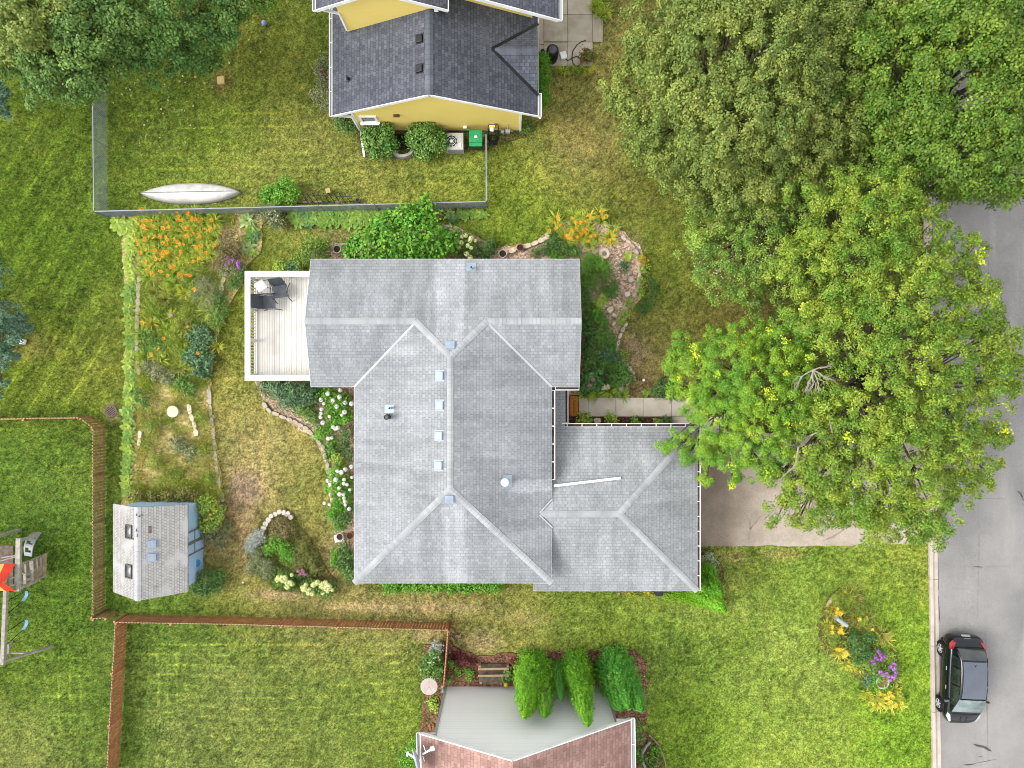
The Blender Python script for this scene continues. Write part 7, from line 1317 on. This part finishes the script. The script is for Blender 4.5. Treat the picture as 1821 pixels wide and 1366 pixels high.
pts = [(1505,1060),(1512,1052),(1520,1066),(1525,1080),(1532,1092),(1540,1100),(1522,1095),(1498,1068),(1538,1118),(1568,1128),(1576,1138)]; lilies(pts, ['dry', 'dry', 'yellow'], "browning daylilies on the front island", (1498, 1107, "the grey mailbox"), "browning daylily on the front island", [0, 0, 0, 1], BLY)
pts = [(1476,1120),(1484,1112),(1470,1112),(1484,1085),(1478,1082),(1492,1128),(1482,1150),(1492,1158),(1472,1146)]; lilies(pts, ['spiky', 'yellow', 'dry'], "yellow flowered lilies on the island's lawn side", (1498, 1107, "the grey mailbox"), "yellow flowered lily with strappy leaves", [0, 0, 3, 5], BLY)
pts = [(1545,1240),(1555,1235),(1562,1248),(1572,1240),(1580,1248),(1588,1238),(1552,1224),(1568,1232),(1595,1246),(1590,1228),(1540,1232),(1576,1228)]; lilies(pts, ['spiky', 'spiky', 'yellow'], "golden lilies at the front island's lower end", (1570, 1214, "the round planter"), "golden lily at the island's lower end", [0, 1, 3, 4], BLY)
pts = [(1520,1180),(1515,1186),(1528,1188),(1535,1180),(1545,1190),(1505,1180)]; lilies(pts, ['yellow', 'spiky'], "small yellow lilies at the island's waist", (1570, 1214, "the round planter"), "small yellow lily at the island's waist", [0, 1, 2], BLY, .5, (.6, .8))
pts = [(1118,1056),(1125,1058),(1152,1055),(1160,1058),(1145,1054)]; lilies(pts, ['green2'], "orange lilies below the garage eave", (1172, 1054, "the dark utility box"), "orange lily below the garage eave", [1, 2], BLO, .5, (.5, .6))
pts = [(1062,15),(1072,5),(1058,5),(1076,22),(1068,28)]; lilies(pts, ['yellow', 'green'], "flowerless lilies at the patio's upper edge", (1044, 104, "the tub plant"), "strappy yellow green lily at the patio's far edge", [0]); pts = [(992,124),(1002,126),(1014,122),(1024,126),(1036,124),(1046,128),(1052,122)]; lilies(pts, ['yellow', 'green2'], "flowerless lilies along the patio's lower edge", (965, 110, "the clipped hedge"), "strappy green lily along the patio's lower edge", [0], sc=(.55, .75))
pts = [(1052,690),(1040,700),(1060,700),(1085,696),(1108,702),(1046,652)]; lilies(pts, ['green', 'green2'], "grassy lilies by the front walk", (1021, 722, "the doormat"), "grassy green lily by the front walk", [0])
for p in list(hp.values()) + list(lp.values()): drop(p)
# weeds of the beds (nobody could count them)
def weeds(poly, n, cols, h=(.1, .35), w=(.015, .035), lean=(.3, 1.3)):
    wp = w2(poly); xs = [p[0] for p in wp]; ys_ = [p[1] for p in wp]; x = rng.uniform(min(xs), max(xs), n); y = rng.uniform(min(ys_), max(ys_), n); ok = inpoly(x, y, wp); x, y = x[ok], y[ok]; m = len(x)
    f = fbm(x, y, .9, 301, 3); c = np.array([lin(q) for q in cols]) / GAIN * 2.6; ix = np.clip(((f - .25) * 2 + rng.normal(size=m) * .18) * len(cols), 0, len(cols) - 1e-3).astype(int); keep = rng.random(m) < np.clip((fbm(x, y, 2.1, 303, 2) - .28) * 3.2, .1, 1)
    x, y, ix = x[keep], y[keep], ix[keep]; m = len(x); hh = rng.uniform(*h, m); return blades(x, y, hh, rng.uniform(*w, m), rng.uniform(*lean, m), .02), c[ix] * rng.uniform(.7, 1.3, (m, 1))
GW = [(150, 168, 62), (126, 152, 54), (170, 172, 78), (112, 140, 56)]; SW = [(178, 168, 104), (150, 154, 72), (134, 150, 60), (170, 162, 92), (116, 142, 54)]; DW = [(92, 124, 44), (112, 138, 52), (126, 132, 62), (86, 112, 46)]
parts_ = []
up_ = [(250, 385), (420, 380), (400, 540), (376, 600), (374, 660), (246, 660)]; lo_ = [(246, 640), (374, 640), (374, 700), (388, 800), (398, 890), (240, 890)]
mid_ = [(250, 500), (400, 520), (374, 620), (374, 700), (250, 700)]
for poly, n, cols, kw in ((up_, 26000, GW, {}), (mid_, 30000, GW, {}), (lo_, 22000, SW, dict(h=(.06, .3))), ([(225, 862), (400, 850), (398, 893), (225, 893)], 4000, GW, {}), (BED['isle'], 7000, DW, {}), (BED['fence'], 6000, DW, dict(h=(.05, .2))), (BED['front'], 16000, GW, dict(h=(.06, .28))), ([(1030,460),(1060,460),(1060,690),(1030,690)], 6000, DW, {}), (BED['deck'], 12000, DW, dict(h=(.05, .2))), (BED['corner'], 3000, DW, {}), (BED['yellow'], 2500, DW, {}), (BED['south'], 2500, DW, {}), ([(1040,640),(1110,640),(1120,705),(1035,705)], 4000, DW, {}), (BED['brown_left'], 1200, DW, {}), (BED['brown_right'], 1500, DW, {}), (BED['brown'], 1500, DW, dict(h=(.04, .15))), ([(1020, 400), (1130, 430), (1140, 520), (1090, 600), (1050, 600), (1040, 470)], 900, DW, dict(h=(.04, .15)))):
    parts_.append(weeds(poly, n, cols, **kw))
tag(fastmesh("bed_weeds", np.concatenate([p[0] for p in parts_]), 3, tintmat("weed_blade", 1.15, .35, .3), col=np.concatenate([p[1] for p in parts_])), kind='stuff')
# ---------------------------------------------------------------- edging stones, each laid on its own
STO = [M("tan_edging_stone", S(206, 188, 160, 1.7), S(226, 212, 188, 1.7), 7, .9, .5, 30), M("grey_edging_stone", S(178, 166, 148, 1.6), S(200, 188, 170, 1.6), 7, .9, .5, 30), M("pinkish_edging_stone", S(214, 196, 184, 1.6), S(228, 214, 204, 1.6), 7, .9, .5, 30)]
def stone(px, py, sx, sy, h, rz, mat, label, group, name="edging_stone", cat="stone", jig=.13):
    b = P(px, py, h); r = random.Random(int(px * 7 + py)); n = 9; m = MB(); pr = []
    for k in range(n): a = 2 * math.pi * k / n; cx_, sy__ = math.cos(a), math.sin(a); e_ = 5; q = 1 / (abs(cx_) ** e_ + abs(sy__) ** e_) ** (1 / e_); pr.append((cx_ * q * sx / 2 * (1 + r.uniform(-jig, jig) * .6), sy__ * q * sy / 2 * (1 + r.uniform(-jig, jig) * .6)))
    m.prism(pr, -.04, h); o = m.build(name, mat, local=True, bevel=.01, seg=1); o.location = (b.x, b.y, .01); o.rotation_euler = (0, 0, rz); return tag(o, label, cat, group)
def course(path, w, h, step, mats, group, desc, frm, gap=.012):
    pts = [P(x, y, h) for x, y in path]; seg = [(pts[i + 1] - pts[i]).length for i in range(len(pts) - 1)]; tot = sum(seg); s_ = 0; i = 0
    while s_ < tot - .08:
        L = random.uniform(*step); m_ = s_ + L / 2; j = 0; acc = 0
        while j < len(seg) - 1 and acc + seg[j] < m_: acc += seg[j]; j += 1
        p = pts[j].lerp(pts[j + 1], min(1, (m_ - acc) / seg[j])); d = pts[j + 1] - pts[j]; px, py = p.x / m_per_px(h) + CX, CY - p.y / m_per_px(h)
        stone(px, py, L - gap, w * random.uniform(.85, 1.15), h * random.uniform(.85, 1.1), math.atan2(d.y, d.x) + random.uniform(-.08, .08), random.choice(mats), f"{desc}, {nth(i)} from {frm}", group); s_ += L; i += 1
course([(897,450),(925,441),(950,433),(972,423)], .2, .14, (.2, .42), STO[:1], "stones of the short course above the grey roof", "flat tan edging stone above the grey roof", "the pale planter")
course([(1105,420),(1122,433),(1135,452),(1138,470),(1137,495),(1134,515),(1120,540),(1104,562),(1090,578)], .15, .16, (.22, .34), STO[:2], "stones of the right bed's curved edging", "narrow pale edging stone of the right bed", "the lily end")
course([(1116,574),(1108,585),(1100,605),(1097,622),(1102,636),(1115,648),(1126,664),(1128,676)], .16, .16, (.2, .34), STO[:2], "stones of the lower right edging", "rough pale stone of the lower edging", "the orange trailing plant")
course([(247,490),(246,520),(245,545),(244,575),(243,600),(243,625)], .2, .12, (.3, .42), STO[1:2], "blocks of the left bed's straight edging", "weathered grey edging block beside the hosta row", "the daylily end")
course([(246,640),(247,668)], .2, .12, (.3, .42), STO[1:2], "blocks of the left bed's middle edging", "weathered block by the hosta row's middle", "the upper side"); course([(249,765),(247,790)], .16, .12, (.3, .42), STO[:1], "blocks of the left bed's lower edging", "tan block by the lower hosta row", "the upper side")
course([(371,688),(373,720),(378,760),(382,800),(387,850),(394,886)], .17, .05, (.5, .9), STO[1:2], "flat stones between the left bed and the worn path", "flat grey stone along the worn path", "the blue green bush"); course([(374,622),(374,650)], .18, .12, (.3, .5), STO[1:2], "stones beside the lower blue green bush", "grey stone beside the lower blue green bush", "the upper side"); course([(404,480),(396,500),(392,525)], .2, .12, (.3, .5), STO[:1], "rough stones below the phlox", "rough tan stone below the purple phlox", "the phlox")
course([(335,718),(338,735),(345,755),(350,778)], .2, .14, (.3, .5), STO[:1], "rough stones inside the dry left bed", "rough tan stone inside the dry left bed", "the cream cap's side")
course([(467,716),(478,730),(500,741),(520,748),(545,762),(562,780),(574,796),(582,818),(583,838)], .17, .12, (.26, .38), STO[1:2], "blocks of the curved edging below the deck", "small grey block curving below the deck", "the deck end")
course([(462,958),(470,935),(482,918),(498,910),(510,913),(518,922)], .24, .16, (.16, .24), STO[2:], "blocks of the small island's stone arc", "pinkish block of the small island's stone arc", "the silver mound", .01)
course([(1472,1080),(1480,1064)], .12, .14, (.3, .5), STO[:1], "stones at the front island's tip", "pale stone at the front island's upper tip", "the lawn side")
for (x, y, sx, sy, h, rz, k, tx) in ((1076,688,.5,.28,.25,.1,0,"largest flat tan boulder beside the front walk"),(1063,690,.24,.24,.25,.4,2,"round pale boulder left of the largest tan one"),(1115,680,.22,.34,.2,-.5,0,"tall tan stone at the lower end of the right edging"),(1105,690,.2,.5,.14,.05,1,"narrow brownish slab beside the tall tan stone"),(1123,497,.28,.26,.18,.4,1,"grey square stone in the right bed's mulch"),(1116,523,.26,.24,.22,.2,2,"white rounded stone in the right bed's mulch"),(1085,551,.28,.26,.2,.6,0,"cream stone upper of the pair by the lime hosta"),(1093,561,.26,.18,.16,-.6,2,"pale stone lower of the pair by the lime hosta"),(1062,748,.32,.24,.22,.1,0,"tan boulder in the dark mulch by the garage"),(1075,655,.12,.34,.12,.3,0,"thin upright stone in the lower right bed"),(1065,677,.5,.06,.1,.05,2,"thin white edging board near the pink blooms"),(585,437,.4,.2,.12,.2,0,"flat tan log stone behind the pale planter"),(1340,541,.5,.16,.16,.1,2,"curved pale stone rim under the silvery tree"),(432,1036,.1,.1,.08,0,0,"little cream stone on the grass by the small island")): stone(x, y, sx, sy, h, rz, STO[k], tx, None, "boulder" if h > .19 else "flat_stone")
